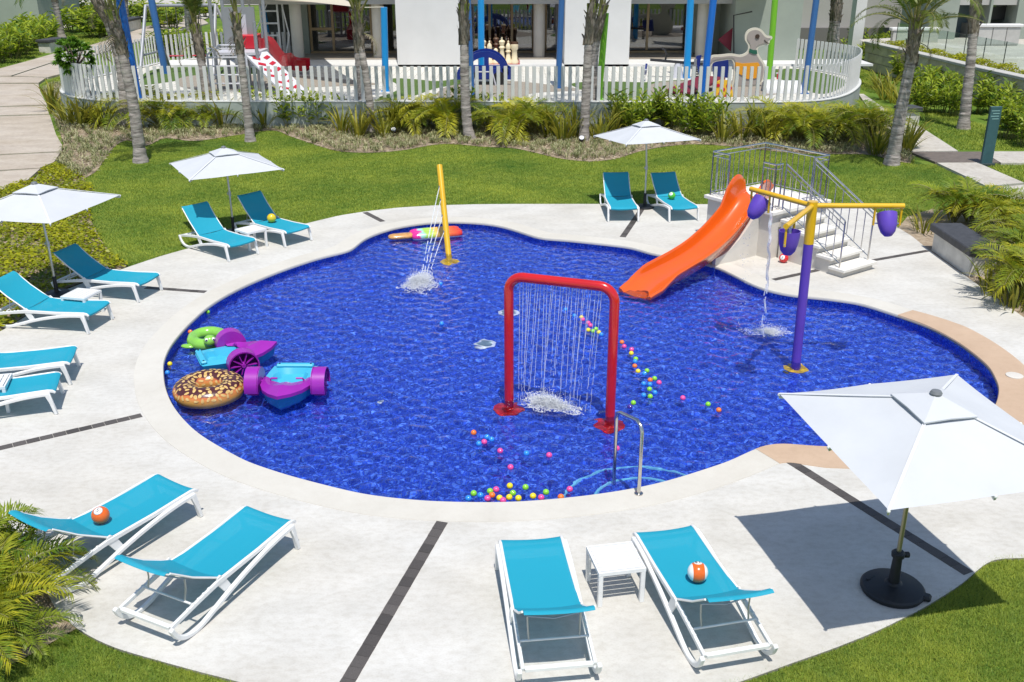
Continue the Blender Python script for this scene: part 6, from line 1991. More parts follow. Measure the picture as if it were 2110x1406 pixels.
spring_toy((10.925,41.308,0.9), M_REDP, 'red and white spring rider right of the duck panel')
ss = thing('see_saw', 'black and white see-saw with curved handle beyond the fence', 'see-saw', (7.198,43.873,0.9))
MB().bar((-1.2, 0, 0.75), (1.2, 0, 0.55), 0.18, 0.10).build('beam', mat('black_beam', (0.03, 0.03, 0.035), 0.5), ss, smooth=0)
MB().lathe([(0.3, 0), (0.12, 0.6)], (0, 0, 0), 12).build('pivot', M_PALE, ss)
MB().tube([(-0.75, -0.2, 1.25), (-0.6, -0.1, 1.15), (-0.5, 0, 0.95), (-0.55, 0.05, 0.7)], 0.04, 8).build('handle', mat('black_handle', (0.03, 0.03, 0.035), 0.5), ss)
for k in range(5):
    MB().lathe([(0.09, 0), (0.09, 0.05)], (0.85, 0, 0.02 + 0.10 * k), 10).build('spring_coil', mat('black_coil', (0.03, 0.03, 0.03), 0.5), ss)
tn = thing('play_tunnel', 'small white crawl tunnel right of the duck panel', 'play tunnel', (10.579,39.322,0.9))
MB().ribbon([(0.45 * math.cos(PI * k / 12), 0.42 * math.sin(PI * k / 12)) for k in range(13)], 0.05, -0.7, 0.7).build('shell', mat('white_plastic_shell', (0.68, 0.68, 0.68), 0.4), tn, smooth=40)


# ------------------------------------------------------------------ leaf materials
def leaf_mat(name, c_lo, c_hi, rough=0.45, trans=0.35, attr=False, spec=0.35):
    m, nt, N, L, b = new_mat(name)
    b.inputs['Roughness'].default_value = rough
    b.inputs['Specular IOR Level'].default_value = spec
    if attr:
        a = N.new('ShaderNodeAttribute'); a.attribute_name = 'tint'; fac = a.outputs['Fac']
    else:
        oi = N.new('ShaderNodeObjectInfo')
        tc = N.new('ShaderNodeTexCoord'); n = N.new('ShaderNodeTexNoise'); n.inputs['Scale'].default_value = 7
        L.new(tc.outputs['Object'], n.inputs['Vector'])
        mx = N.new('ShaderNodeMath'); mx.operation = 'MULTIPLY_ADD'; mx.inputs[1].default_value = 0.8
        sb = N.new('ShaderNodeMath'); sb.operation = 'SUBTRACT'; sb.inputs[1].default_value = 0.4
        L.new(oi.outputs['Random'], mx.inputs[0]); L.new(n.outputs[0], sb.inputs[0]); L.new(sb.outputs[0], mx.inputs[2])
        fac = mx.outputs[0]
    rp = N.new('ShaderNodeValToRGB')
    rp.color_ramp.elements[0].color = rgba(c_lo); rp.color_ramp.elements[1].color = rgba(c_hi)
    L.new(fac, rp.inputs[0])
    L.new(rp.outputs[0], b.inputs['Base Color'])
    t = N.new('ShaderNodeBsdfTranslucent'); L.new(rp.outputs[0], t.inputs['Color'])
    ms = N.new('ShaderNodeMixShader'); ms.inputs[0].default_value = trans
    L.new(b.outputs[0], ms.inputs[1]); L.new(t.outputs[0], ms.inputs[2]); L.new(ms.outputs[0], N['Material Output'].inputs['Surface'])
    return m
M_ARECA = leaf_mat('areca_leaf', (0.10, 0.19, 0.015), (0.50, 0.46, 0.025))
M_ARECAG = leaf_mat('areca_leaf_green', (0.08, 0.17, 0.014), (0.34, 0.40, 0.025))
M_SPIKE = leaf_mat('bronze_green_leaf', (0.11, 0.15, 0.016), (0.40, 0.35, 0.035))
M_SHRUB = leaf_mat('shrub_leaf', (0.08, 0.165, 0.013), (0.38, 0.45, 0.03), attr=True)
M_FRANG = leaf_mat('frangipani_leaf', (0.05, 0.16, 0.012), (0.20, 0.36, 0.03), attr=True)
M_COCO = leaf_mat('coconut_leaf', (0.055, 0.11, 0.016), (0.22, 0.24, 0.035))
M_DEADF = leaf_mat('dry_frond', (0.22, 0.17, 0.10), (0.36, 0.30, 0.20), trans=0.15)
M_STEM = mat('plant_stem', (0.20, 0.19, 0.05), 0.6, var=0.3, vscale=12)
M_BRANCH = mat('brown_stem', (0.085, 0.06, 0.045), 0.8, var=0.3, vscale=12)

def frond_mesh(name, L_, n, leaf, m, droop=1.0, lift=0.7, seed=0, width=0.028, vee=0.5, petiole=0.22):
    """pinnate frond: starts up along z, arches over towards +y"""
    r = random.Random(seed)
    mb = MB()
    pts = []
    p = Vector((0, 0, 0)); ang = R(90) * lift + 0.25
    N_ = 14
    ds = L_ / N_
    side_c = r.uniform(-0.25, 0.25)
    for i in range(N_ + 1):
        pts.append(p.copy())
        a = ang - droop * 1.7 * (i / N_) ** 1.5
        p = p + Vector((side_c * (i / N_) * ds, math.cos(a) * ds, math.sin(a) * ds))
    mb.tube(pts, [0.012 * (1 - 0.8 * i / N_) * L_ + 0.002 for i in range(N_ + 1)], 4, cap=False, mi=1)
    for k in range(n):
        t = petiole + (1 - petiole) * (k + 0.5) / n
        i = min(N_ - 1, int(t * N_)); f = t * N_ - i
        q = pts[i].lerp(pts[i + 1], f)
        d = (pts[i + 1] - pts[i]).normalized()
        s = d.cross(Vector((0, 0, 1)))
        if s.length < 0.05: s = Vector((1, 0, 0))
        s.normalize(); u = s.cross(d)
        ll = leaf * (0.45 + 0.55 * math.sin(PI * min(1, 0.12 + 0.86 * (k / n)) ** 0.8)) * r.uniform(0.85, 1.1)
        for sg in (-1, 1):
            fwd = 0.55 + 0.5 * t + r.uniform(-0.1, 0.1)
            v = (s * sg + d * fwd + u * vee * r.uniform(0.5, 1.2)).normalized()
            w = v.cross(u).normalized() * width * (0.7 + 0.3 * (1 - t))
            mid_ = q + v * ll * 0.45 + Vector((0, 0, 0.01))
            tip = q + v * ll - Vector((0, 0, ll * r.uniform(0.10, 0.32)))
            mb.add([q, mid_ + w, tip, mid_ - w], [(0, 1, 2, 3)], 0)
    return mb.mesh(name, [m, M_STEM], smooth=0, fix=False)
ARECA = [frond_mesh('frond', 1.0 + 0.1 * k, 32, 0.36, M_ARECA, 0.85 + 0.12 * k, 0.8 - 0.05 * k, k, 0.0125) for k in range(4)]
ARECAG = [frond_mesh('frond', 1.0 + 0.1 * k, 32, 0.36, M_ARECAG, 0.85 + 0.12 * k, 0.8 - 0.05 * k, 10 + k, 0.0125) for k in range(4)]
COCO = [frond_mesh('frond', 2.6 + 0.2 * k, 48, 0.62, M_COCO, 0.55 + 0.25 * k, 0.85, 20 + k, 0.024, 0.15, 0.25) for k in range(4)]
COCOD = [frond_mesh('dry_frond', 1.3, 18, 0.5, M_DEADF, 1.3, 0.6, 30, 0.02, 0.0, 0.2)]

def areca(p, h, n, label, group, green=False, seed=0, lean=None, spr=34):
    r = random.Random(seed * 7 + 1)
    t = thing('areca_palm', label, 'palm bush', (p[0], p[1], 0), r.random() * 6.28 if lean is None else 0, group)
    src = ARECAG if green else ARECA
    for k in range(n):
        a = 2 * PI * k / n + r.uniform(-0.4, 0.4)
        out = r.random() ** 0.7
        sc = h * r.uniform(0.75, 1.12) * (0.92 + 0.2 * out)
        rad = 0.10 * h * out
        link('frond', src[r.randrange(4)], t, (rad * math.cos(a), rad * math.sin(a), r.uniform(0, 0.16) * h), (-R(6 + spr * out), 0, a - PI / 2), sc)
    st = MB()
    for k in range(5):
        a = r.random() * 6.28
        st.tube([(0.05 * math.cos(a), 0.05 * math.sin(a), -0.05), (0.11 * h * math.cos(a), 0.11 * h * math.sin(a), 0.30 * h)], [0.016, 0.010], 5)
    st.build('stems', M_STEM, t, smooth=60)
    return t
def leaf_strip(name, L_, w, bend, m, seed):
    r = random.Random(seed)
    mb = MB()
    N_ = 6
    vs = []
    p = Vector((0, 0, 0))
    for i in range(N_ + 1):
        t = i / N_
        ww = w * (0.55 + 0.9 * t if t < 0.5 else 2.0 * (1 - t)) if i < N_ else 0.001
        vs += [(p.x - ww / 2, p.y, p.z + ww * 0.25), (p.x, p.y, p.z), (p.x + ww / 2, p.y, p.z + ww * 0.25)]
        a = R(88) - bend * t ** 1.6
        p = p + Vector((0, math.cos(a), math.sin(a))) * (L_ / N_)
    fs = []
    for i in range(N_):
        for k in range(2):
            fs.append((3 * i + k, 3 * i + k + 1, 3 * i + 4 + k, 3 * i + 3 + k))
    return mb.add(vs, fs).mesh(name, m, smooth=0, fix=False)
SPIKES = [leaf_strip('leaf', 0.85 + 0.1 * k, 0.060, 0.35 + 0.4 * k, M_SPIKE, k) for k in range(4)]
def spiky(p, h, n, label, group, seed=0):
    r = random.Random(seed * 13 + 5)
    t = thing('spiky_plant', label, 'plant', (p[0], p[1], 0), r.random() * 6.28, group)
    for k in range(n):
        a = r.random() * 2 * PI
        rad = 0.22 * math.sqrt(r.random())
        link('leaf', SPIKES[r.randrange(4)], t, (rad * math.cos(a), rad * math.sin(a), -0.02), (-R(r.uniform(2, 38)), R(r.uniform(-8, 8)), a - PI / 2 + r.uniform(-0.5, 0.5)), h * r.uniform(0.65, 1.15))
    return t
def leaf_cloud(centres, dirs, ll, w, seed, fold=0.3):
    """numpy lanceolate leaves: 4-vertex kites"""
    g = np.random.default_rng(seed)
    n = len(centres)
    d = dirs / np.linalg.norm(dirs, axis=1)[:, None]
    up = np.tile([0, 0, 1.0], (n, 1)) + g.normal(0, 0.35, (n, 3))
    s = np.cross(d, up); s /= np.linalg.norm(s, axis=1)[:, None] + 1e-9
    L_ = ll * g.uniform(0.7, 1.2, n)[:, None]
    W_ = w * g.uniform(0.75, 1.2, n)[:, None]
    a = centres
    m = centres + d * L_ * 0.5 + np.array([0, 0, 1.0]) * L_ * 0.06
    tip = centres + d * L_ - np.array([0, 0, 1.0]) * L_ * g.uniform(0.0, 0.30, n)[:, None]
    V = np.stack([a, m + s * W_, tip, m - s * W_], 1).reshape(-1, 3)
    F = np.arange(4 * n).reshape(-1, 4)
    return V, F, np.repeat(g.random(n), 4)
def shrub_mesh(seed, h=1.0, w=0.55, stems=16, per=17, ll=0.26, lw=0.034, upright=0.7):
    g = np.random.default_rng(seed)
    C, D, SP = [], [], []
    for k in range(stems):
        a = g.random() * 2 * PI; q = math.sqrt(g.random())
        top = np.array([w * q * math.cos(a), w * q * math.sin(a), h * g.uniform(0.55, 1.05) * (1 - 0.25 * q)])
        bs = top * np.array([0.35, 0.35, 0])
        SP.append((bs, top))
        for i in range(per):
            t = 0.25 + 0.75 * (i + g.random()) / per
            c = bs + (top - bs) * t
            b = i * 2.4 + g.random()
            dr_ = np.array([math.cos(b), math.sin(b), upright * (0.3 + t) * g.uniform(0.4, 1.3)])
            C.append(c); D.append(dr_)
    V, F, T = leaf_cloud(np.array(C), np.array(D), ll, lw, seed + 1)
    return V, F, T, SP
SHRUBS = []
for k in range(5):
    V, F, T, SP = shrub_mesh(100 + k, ll=0.24 + 0.03 * (k % 3), lw=0.030 + 0.006 * (k % 2))
    o = big_mesh('foliage', V, F, M_SHRUB, attr=T)
    st = MB()
    for a, b_ in SP:
        st.tube([tuple(a - np.array([0, 0, 0.05])), tuple(b_)], [0.012, 0.006], 4, cap=False)
    SHRUBS.append((o.data, st.mesh('stems', M_STEM, smooth=0, fix=False)))
    bpy.data.objects.remove(o)
def shrub(p, h, label, group, seed=0, w=1.0, z=0.0):
    r = random.Random(seed * 3 + 2)
    t = thing('leafy_shrub', label, 'shrub', (p[0], p[1], z), r.random() * 6.28, group)
    f, s = SHRUBS[r.randrange(5)]
    sc = (h * w, h * w, h)
    link('foliage', f, t, None, None, sc)
    link('stems', s, t, None, None, sc)
    return t

# ------------------------------------------------------------------ planting bed before the fence
M_MULCH = mat('brown_mulch', (0.44, 0.36, 0.26), 0.95, col2=(0.25, 0.18, 0.12), vscale=9, bump=0.8, bscale=60, detail=8)
BED_LOW = [(-12.451,27.973),(-12.501,29.278),(-12.873,30.851),(-13.346,32.838),(-13.4,34.327),(-12.387,33.255),(-12.198,34.686),(-11.006,34.126),(-9.927,35.138),(-8.786,36.208),(-7.809,34.931),(-6.452,33.123),(-5.661,32.281),(-4.669,32.031),(-3.6,32.429),(-2.857,33.18),(-2.14,33.521),(-0.887,32.993),(0.091,32.732),(0.876,31.828),(1.623,30.969),(2.516,30.588),(3.32,31.032),(4.233,32.205),(5.325,33.115),(6.516,33.365),(7.843,32.672),(9.236,31.844),(10.447,31.676),(11.516,31.589),(11.966,30.667),(12.348,30.223)]
BED_UP = [(12.981,31.736),(14.352,36.009),(14.655,38.125),(14.223,39.043),(14.503,41.515),(15.094,43.568)]
bed_poly = resample(catmull(BED_LOW, 5, closed=False), 0.25, closed=False) + BED_UP + [(FP[i][0], FP[i][1]) for i in range(len(FP) - 60, 0, -20) if FP[i][1] < 46] + [(-22.249,49.278),(-22.043,47.203),(-19.66,42.521),(-16.9,36.894),(-15.319,33.626),(-14.588,31.787),(-14.065,30.271)]
structure(sheet('mulch_bed', [bed_poly], -0.012, M_MULCH))
GC = 'plants in the bed below the playground fence'
arecas = [(-13.09,36.861),(-12.461,37.276),(-12.051,37.922),(-14.082,38.161),(-3.716,36.164),(-3.144,36.774),(-2.42,36.153),(-0.075,34.773),(0.364,35.929),(0.793,35.336),(9.414,35.072),(9.888,33.956),(10.745,34.312),(11.119,33.767),(12.02,34.86),(12.346,34.299)]
place = ['left of the leaning palm trunks', 'beside the striped palm at left']
def ordinal_label(i, kind, where):
    return '%s %s %s' % (ORD[i], kind, where)
for i, p in enumerate(sorted(arecas)):
    areca(p, 1.42 + 0.3 * random.Random(i).random(), 20, ordinal_label(i, 'yellowish feathery palm bush from left', 'in the bed below the fence'), GC, False, i)
for i, p in enumerate(sorted([(-1.25,36.757),(-0.822,36.14),(-13.806,39.898),(-11.279,36.845)])):
    areca(p, 1.25, 16, ordinal_label(i, 'dark green feathery palm bush from left', 'in the bed below the fence'), GC, True, 50 + i)
spikes = [(-16.85,37.637),(-16.083,36.887),(-15.845,37.521),(-15.176,36.879),(-14.96,37.513),(-18.598,40.31),(-6.079,35.394),(-5.407,34.723),(-4.495,34.809),(-4.184,35.573),(1.294,34.761),(1.763,33.843),(2.206,34.567),(2.993,34.193),(3.587,35.121),(7.261,33.799),(7.972,34.153),(8.594,34.515),(8.758,33.786),(11.75,31.587),(12.82,31.896),(-9.197,36.827),(-10.735,36.84),(-4.161,36.168)]
for i, p in enumerate(sorted(spikes)):
    spiky(p, 1.22 + 0.25 * random.Random(i).random(), 34, ordinal_label(i if i < 20 else 19, 'bronze green spiky plant from left', 'in the bed below the fence') if i < 20 else '%s bronze green spiky plant of the group at the bed end by the path' % ('first second third fourth'.split()[i - 20]), GC, i)
leafy = [(-8.112,36.817),(-7.705,37.235),(-7.117,36.808),(-6.773,37.44),(3.911,36.099),(4.299,35.307),(4.859,35.891),(5.835,36.285),(6.281,34.908),(6.693,34.53),(7.248,35.476),(-8.938,38.115),(-9.912,37.903),(-0.807,37.174),(-1.901,37.183)]
for i, p in enumerate(sorted(leafy)):
    shrub(p, 1.30 + 0.30 * random.Random(i + 9).random(), ordinal_label(i, 'bright green leafy clump from left', 'in the bed below the fence'), GC, i, 0.9)

# pale grass-like tufts over the mulch
def tufts(poly, dens, n_bl, L_, w, seed, excl=None):
    g = np.random.default_rng(seed)
    P_ = np.array(poly)
    x0, y0 = P_.min(0); x1, y1 = P_.max(0)
    n = int((x1 - x0) * (y1 - y0) * dens)
    x, y = g.uniform(x0, x1, n), g.uniform(y0, y1, n)
    k = inside(poly)(x, y)
    if excl is not None: k &= excl(x, y)
    x, y = x[k], y[k]
    n = len(x)
    a = g.random((n, n_bl)) * 2 * PI
    ln = L_ * g.uniform(0.6, 1.2, (n, n_bl)); out = g.uniform(0.25, 0.95, (n, n_bl))
    cx, cy = np.cos(a), np.sin(a)
    bx, by = x[:, None] + cx * 0.015, y[:, None] + cy * 0.015
    z0 = np.zeros_like(bx) - 0.012
    mx, my, mz = bx + cx * ln * out * 0.45, by + cy * ln * out * 0.45, ln * 0.62
    tx, ty, tz = bx + cx * ln * out, by + cy * ln * out, ln * (0.85 - 0.65 * out)
    wx, wy = -cy * w, cx * w
    V = np.stack([np.stack([bx, by, z0], -1), np.stack([mx + wx, my + wy, mz], -1), np.stack([tx, ty, tz], -1), np.stack([mx - wx, my - wy, mz], -1)], 2).reshape(-1, 3)
    F = np.arange(len(V)).reshape(-1, 4)
    T = np.repeat(np.clip(g.normal(0.5, 0.25, n * n_bl) + np.repeat(g.normal(0, 0.2, n), n_bl), 0, 1), 4)
    return V, F, T
M_TUFT = leaf_mat('pale_tuft_leaf', (0.14, 0.18, 0.05), (0.50, 0.46, 0.27), attr=True, trans=0.2)
V, F, T = tufts(bed_poly, 19, 15, 0.25, 0.011, 61)
tag(big_mesh('tuft_grass', V, F, M_TUFT, attr=T), 'pale tufts of ornamental grass over the mulch', 'grass', kind='stuff')
# straw litter lying on the mulch
def litter(poly, dens, seed):
    g = np.random.default_rng(seed)
    P_ = np.array(poly)
    x0, y0 = P_.min(0); x1, y1 = P_.max(0)
    n = int((x1 - x0) * (y1 - y0) * dens)
    x, y = g.uniform(x0, x1, n), g.uniform(y0, y1, n)
    k = inside(poly)(x, y)
    x, y = x[k], y[k]; n = len(x)
    a = g.random(n) * 2 * PI
    C = np.stack([x, y, np.full(n, -0.005) + 0.03 * g.random(n)], 1)
    D = np.stack([np.cos(a), np.sin(a), g.uniform(-0.05, 0.25, n)], 1)
    return leaf_cloud(C, D, 0.16, 0.012, seed + 1)
V, F, T = litter(bed_poly, 170, 77)
tag(big_mesh('straw_mulch', V, F, leaf_mat('straw', (0.24, 0.17, 0.10), (0.58, 0.50, 0.36), attr=True, trans=0.05), attr=T), 'dry straw and leaf litter strewn over the planting bed', 'mulch', kind='stuff')

# ------------------------------------------------------------------ yellow-green groundcover at the left
GCOV = [(-14.098,30.489),(-12.712,28.614),(-11.716,26.999),(-11.117,25.231),(-10.363,23.524),(-9.572,22.014),(-8.845,20.778),(-8.148,19.861),(-8.327,19.464),(-8.616,18.925),(-8.935,18.178),(-8.925,17.007),(-9.036,16.124),(-9.427,14.94),(-11.006,15.697),(-13.087,19.487),(-13.94,23.775),(-14.166,25.671),(-14.13,26.667),(-13.925,27.983),(-14.141,29.29)]
structure(sheet('groundcover_soil', [GCOV], -0.010, M_MULCH))
def cover(poly, dens, ll, w, zmax, seed, noise_s=2.2):
    g = np.random.default_rng(seed)
    P_ = np.array(poly)
    x0, y0 = P_.min(0); x1, y1 = P_.max(0)
    n = int((x1 - x0) * (y1 - y0) * dens)
    x, y = g.uniform(x0, x1, n), g.uniform(y0, y1, n)
    k = inside(poly)(x, y)
    hgt = 0.5 + 0.25 * np.sin(x * noise_s + 1.3 * np.sin(y * 1.7)) + 0.25 * np.sin(y * noise_s * 1.3 + 1.1 * np.sin(x * 2.3))
    clump = np.sin(x * 9 + 3 * np.sin(y * 7)) * np.sin(y * 8 + 2 * np.sin(x * 6))
    k &= g.random(n) < 0.35 + 0.65 * np.clip(hgt + 0.35 * clump, 0, 1)
    x, y, hgt = x[k], y[k], hgt[k]
    n = len(x)
    a = g.random(n) * 2 * PI
    C = np.stack([x, y, 0.01 + zmax * hgt * g.random(n) ** 0.6], 1)
    D = np.stack([np.cos(a), np.sin(a), g.uniform(-0.1, 0.55, n)], 1)
    V, F, T = leaf_cloud(C, D, ll, w, seed + 1)
    return V, F, np.clip(T * 0.7 + np.repeat(hgt, 4) * 0.4 - 0.05, 0, 1)
M_COVER = leaf_mat('groundcover_leaf', (0.09, 0.15, 0.008), (0.46, 0.45, 0.014), attr=True)
V, F, T = cover(GCOV, 620, 0.10, 0.036, 0.10, 91)
tag(big_mesh('groundcover', V, F, M_COVER, attr=T), 'yellow green leafy groundcover behind the left loungers', 'groundcover', kind='stuff')

# ------------------------------------------------------------------ bed at the right of the deck with feathery palms
RBED = [(9.227,22.746),(9.294,22.033),(9.244,20.905),(9.275,19.011),(9.286,17.714),(9.301,16.688),(9.462,13.63),(10.591,14.365),(12.514,19.362),(13.045,22.725),(12.503,23.529),(11.676,24.097),(10.772,24.59),(9.862,23.823)]
structure(sheet('right_bed_soil', [RBED], -0.008, M_MULCH))
GR = 'feathery palms behind the right bench'
for i, p in enumerate(sorted([(10.781,23.357),(11.133,23.264),(11.514,23.083),(11.608,22.477),(11.654,21.898),(11.563,21.117),(10.923,19.766),(10.597,18.741),(9.871,17.808),(9.996,17.424),(11.074,19.698),(10.465,18.003)])):
    areca(p, 0.98 + 0.22 * random.Random(i + 3).random(), 22, ordinal_label(i, 'golden feathery palm bush from left', 'in the bed behind the right bench'), GR, i in (4, 8), 100 + i, spr=16)
for i, p in enumerate(sorted([(9.731,22.403),(9.311,17.952),(9.354,17.056),(9.367,17.373)])):
    spiky(p, 0.85, 22, ordinal_label(i, 'thin leaved spiky plant from left', 'at the deck edge by the right bench'), GR, 40 + i)

# ------------------------------------------------------------------ near left corner plants
NBED = [(-4.354,7.984),(-4.473,8.236),(-4.795,8.618),(-5.365,9.194),(-6.113,10.074),(-7.709,11.276),(-8.045,10.781),(-6.534,7.952),(-5.134,7.128),(-4.695,7.52)]
structure(sheet('near_bed_soil', [NBED], -0.008, M_MULCH))
for i, (p, h, n) in enumerate((((-5.316,8.238), 0.82, 34), ((-5.914,8.749), 0.9, 26), ((-4.799,7.694), 0.45, 18), ((-5.246,7.695), 0.8, 24))):
    areca(p, h, n, ('yellow feathery palm bush in the lower left corner beside the loungers', 'feathery palm bush cut by the left edge above the corner', 'smaller feathery palm bush at the grass edge in the lower left corner', 'feathery palm bush at the lower left edge by the grass')[i], 'feathery palms in the near left corner', i in (1, 2), 200 + i, spr=28)
shrub((-5.495,9.335), 0.55, 'small broad leaved plant under the lounger with the orange ball', 'plants in the near left corner', 5, 0.8)

# ------------------------------------------------------------------ shrubs by the right path and planter wall
GP = 'shrubs along the curved stone wall'
rs = [(22.364,62.84),(21.33,58.032),(21.073,55.196),(23.056,62.256),(19.495,50.079),(20.785,59.049),(21.204,53.446),(20.193,49.515),(18.889,45.473),(19.844,46.417),(17.901,42.282),(19.137,43.526),(17.769,43.54),(16.59,39.976),(17.269,39.97),(17.455,39.248),(19.989,42.126),(18.629,39.957),(19.327,39.95),(18.332,35.975),(19.008,37.863),(17.995,34.623),(19.211,36.579),(17.187,34.351),(17.138,33.021),(22.253,65.24),(20.838,62.288),(20.928,47.397)]
for i, p in enumerate(sorted(rs)):
    lab = ordinal_label(i, 'glossy leafy shrub from left', 'along the curved stone wall') if i < 20 else ordinal_label(i - 20, 'leafy shrub from left', 'behind the teal totem at the right edge')
    shrub(p, 1.25 + 0.35 * random.Random(i + 31).random(), lab, GP, 60 + i, 1.0)
for i, p in enumerate(sorted([(16.232,43.556),(16.299,42.572),(15.997,40.855),(17.246,45.805),(17.253,47.102)])):
    spiky(p, 1.15, 34, ordinal_label(i, 'yellow green spiky plant from left', 'beside the right path above the bench'), GP, 70 + i)
# strip of low planting on the raised wall
strip_poly = []
for i in range(len(PW)):
    a, b_ = PW[max(i - 1, 0)], PW[min(i + 1, len(PW) - 1)]
    l = math.hypot(b_[0] - a[0], b_[1] - a[1]); nx, ny = -(b_[1] - a[1]) / l, (b_[0] - a[0]) / l
    if ny < 0: nx, ny = -nx, -ny
    strip_poly.append(((PW[i][0] + nx * 0.35, PW[i][1] + ny * 0.35), (PW[i][0] + nx * 1.2, PW[i][1] + ny * 1.2)))
sp_l = [a for a, b_ in strip_poly] + [b_ for a, b_ in strip_poly][::-1]
V, F, T = cover(sp_l, 420, 0.16, 0.03, 0.35, 95)
V[:, 2] += PWT - 0.1
tag(big_mesh('wall_planting', V, F, M_COVER, attr=T), 'low bright green planting along the top of the stone wall', 'groundcover', kind='stuff')

# ------------------------------------------------------------------ left: small tree, shrub mass, far hedges
GL_ = 'leafy shrubs at the far left'
ls = [(-30.74,61.353),(-29.728,60.266),(-30.228,62.457),(-30.764,64.806),(-31.372,67.332),(-31.851,69.354),(-32.238,65.44),(-32.502,67.349),(-33.101,70.072),(-33.223,66.714),(-31.478,61.363),(-32.891,72.246),(-29.513,58.221),(-34.098,73.021)]
for i, p in enumerate(sorted(ls)):
    shrub(p, 1.7 + 0.4 * random.Random(i).random(), ordinal_label(i, 'yellow green leafy shrub from left', 'beside the left path'), GL_, 90 + i, 1.2)
hs = [(-41.705,92.297),(-40.608,92.275),(-39.8,93.472),(-37.977,92.22),(-36.418,91.004),(-31.909,82.42),(-29.999,74.509),(-29.908,76.129),(-33.295,81.492),(-34.267,80.118),(-29.329,86.413),(-27.402,82.336),(-32.314,90.919),(-28.723,93.238),(-28.349,95.749),(-34.476,93.36)]
for i, p in enumerate(sorted(hs)):
    shrub(p, 1.7 + 0.6 * random.Random(i).random(), ordinal_label(i, 'distant garden shrub from left', 'near the top left path'), 'distant shrubs at the top left', 120 + i, 1.6)
for i, p in enumerate(sorted([(-18.754,58.573),(-18.824,61.185),(-17.5,60.627),(-16.771,61.156),(-15.733,61.69),(-14.846,61.678),(-20.238,60.134),(-20.928,59.621)])):
    shrub((p[0], p[1] + 1.6), 1.7, ordinal_label(i, 'green shrub from left', 'behind the rear run of the fence'), 'shrubs behind the rear fence', 140 + i, 1.3)
ft = thing('small_tree', 'small round headed tree with glossy leaf rosettes at the left end of the fence', 'tree', (-16.284,38.631,0.0))
o0 = Vector(ft.location)
th = [Vector((-16.228,38.631,0.925)) - o0, Vector((-16.415,38.631,1.49)) - o0, Vector((-16.594,38.631,1.977)) - o0]
MB().tube(th, [0.07, 0.055, 0.045], 8).build('trunk', M_BRANCH, ft)
g = np.random.default_rng(5)
C, D = [], []
lim = MB()
cr = Vector((-16.663,38.631,2.335)) - o0
for k in range(64):
    v = g.normal(0, 1, 3); v /= np.linalg.norm(v)
    q = np.array(cr) + v * np.array([0.62, 0.62, 0.62]) * g.uniform(0.75, 1.05)
    if k < 14: lim.tube([th[2], tuple(q)], [0.035, 0.015], 5, cap=False)
    for i in range(20):
        a = i * 2.4
        C.append(q); D.append(np.array([math.cos(a), math.sin(a), 0.1]) * 0.8 + v * 0.9 + g.normal(0, 0.2, 3))
lim.build('limbs', M_BRANCH, ft, fix=False)
V, F, T = leaf_cloud(np.array(C), np.array(D), 0.26, 0.048, 7)
big_mesh('crown', V, F, M_FRANG, ft, attr=T)

# ------------------------------------------------------------------ coconut palms
def trunk_mat():
    m, nt, N, L, b = new_mat('palm_trunk')
    b.inputs['Roughness'].default_value = 0.95
    b.inputs['Specular IOR Level'].default_value = 0.1
    tc = N.new('ShaderNodeTexCoord')
    mp = N.new('ShaderNodeMapping'); mp.inputs['Scale'].default_value = (1.5, 1.5, 9)
    L.new(tc.outputs['Object'], mp.inputs[0])
    n = N.new('ShaderNodeTexNoise'); n.inputs['Scale'].default_value = 1.6; n.inputs['Detail'].default_value = 8; n.inputs['Roughness'].default_value = 0.7
    L.new(mp.outputs[0], n.inputs['Vector'])
    rp = N.new('ShaderNodeValToRGB')
    rp.color_ramp.elements[0].position = 0.33; rp.color_ramp.elements[1].position = 0.66
    rp.color_ramp.elements[0].color = (0.13, 0.11, 0.10, 1); rp.color_ramp.elements[1].color = (0.50, 0.45, 0.41, 1)
    L.new(n.outputs[0], rp.inputs[0]); L.new(rp.outputs[0], b.inputs['Base Color'])
    bp = N.new('ShaderNodeBump'); bp.inputs['Strength'].default_value = 0.9; bp.inputs['Distance'].default_value = 0.03
    L.new(n.outputs[0], bp.inputs['Height']); L.new(bp.outputs[0], b.inputs['Normal'])
    return m
M_TRUNK = trunk_mat()
M_BOOT = mat('palm_fibre', (0.34, 0.29, 0.23), 0.95, col2=(0.10, 0.075, 0.05), vscale=6, bump=0.9, bscale=25, stretch=(3, 3, 1))
M_PET = mat('petiole_green', (0.26, 0.27, 0.05), 0.5, col2=(0.14, 0.17, 0.03), vscale=3)
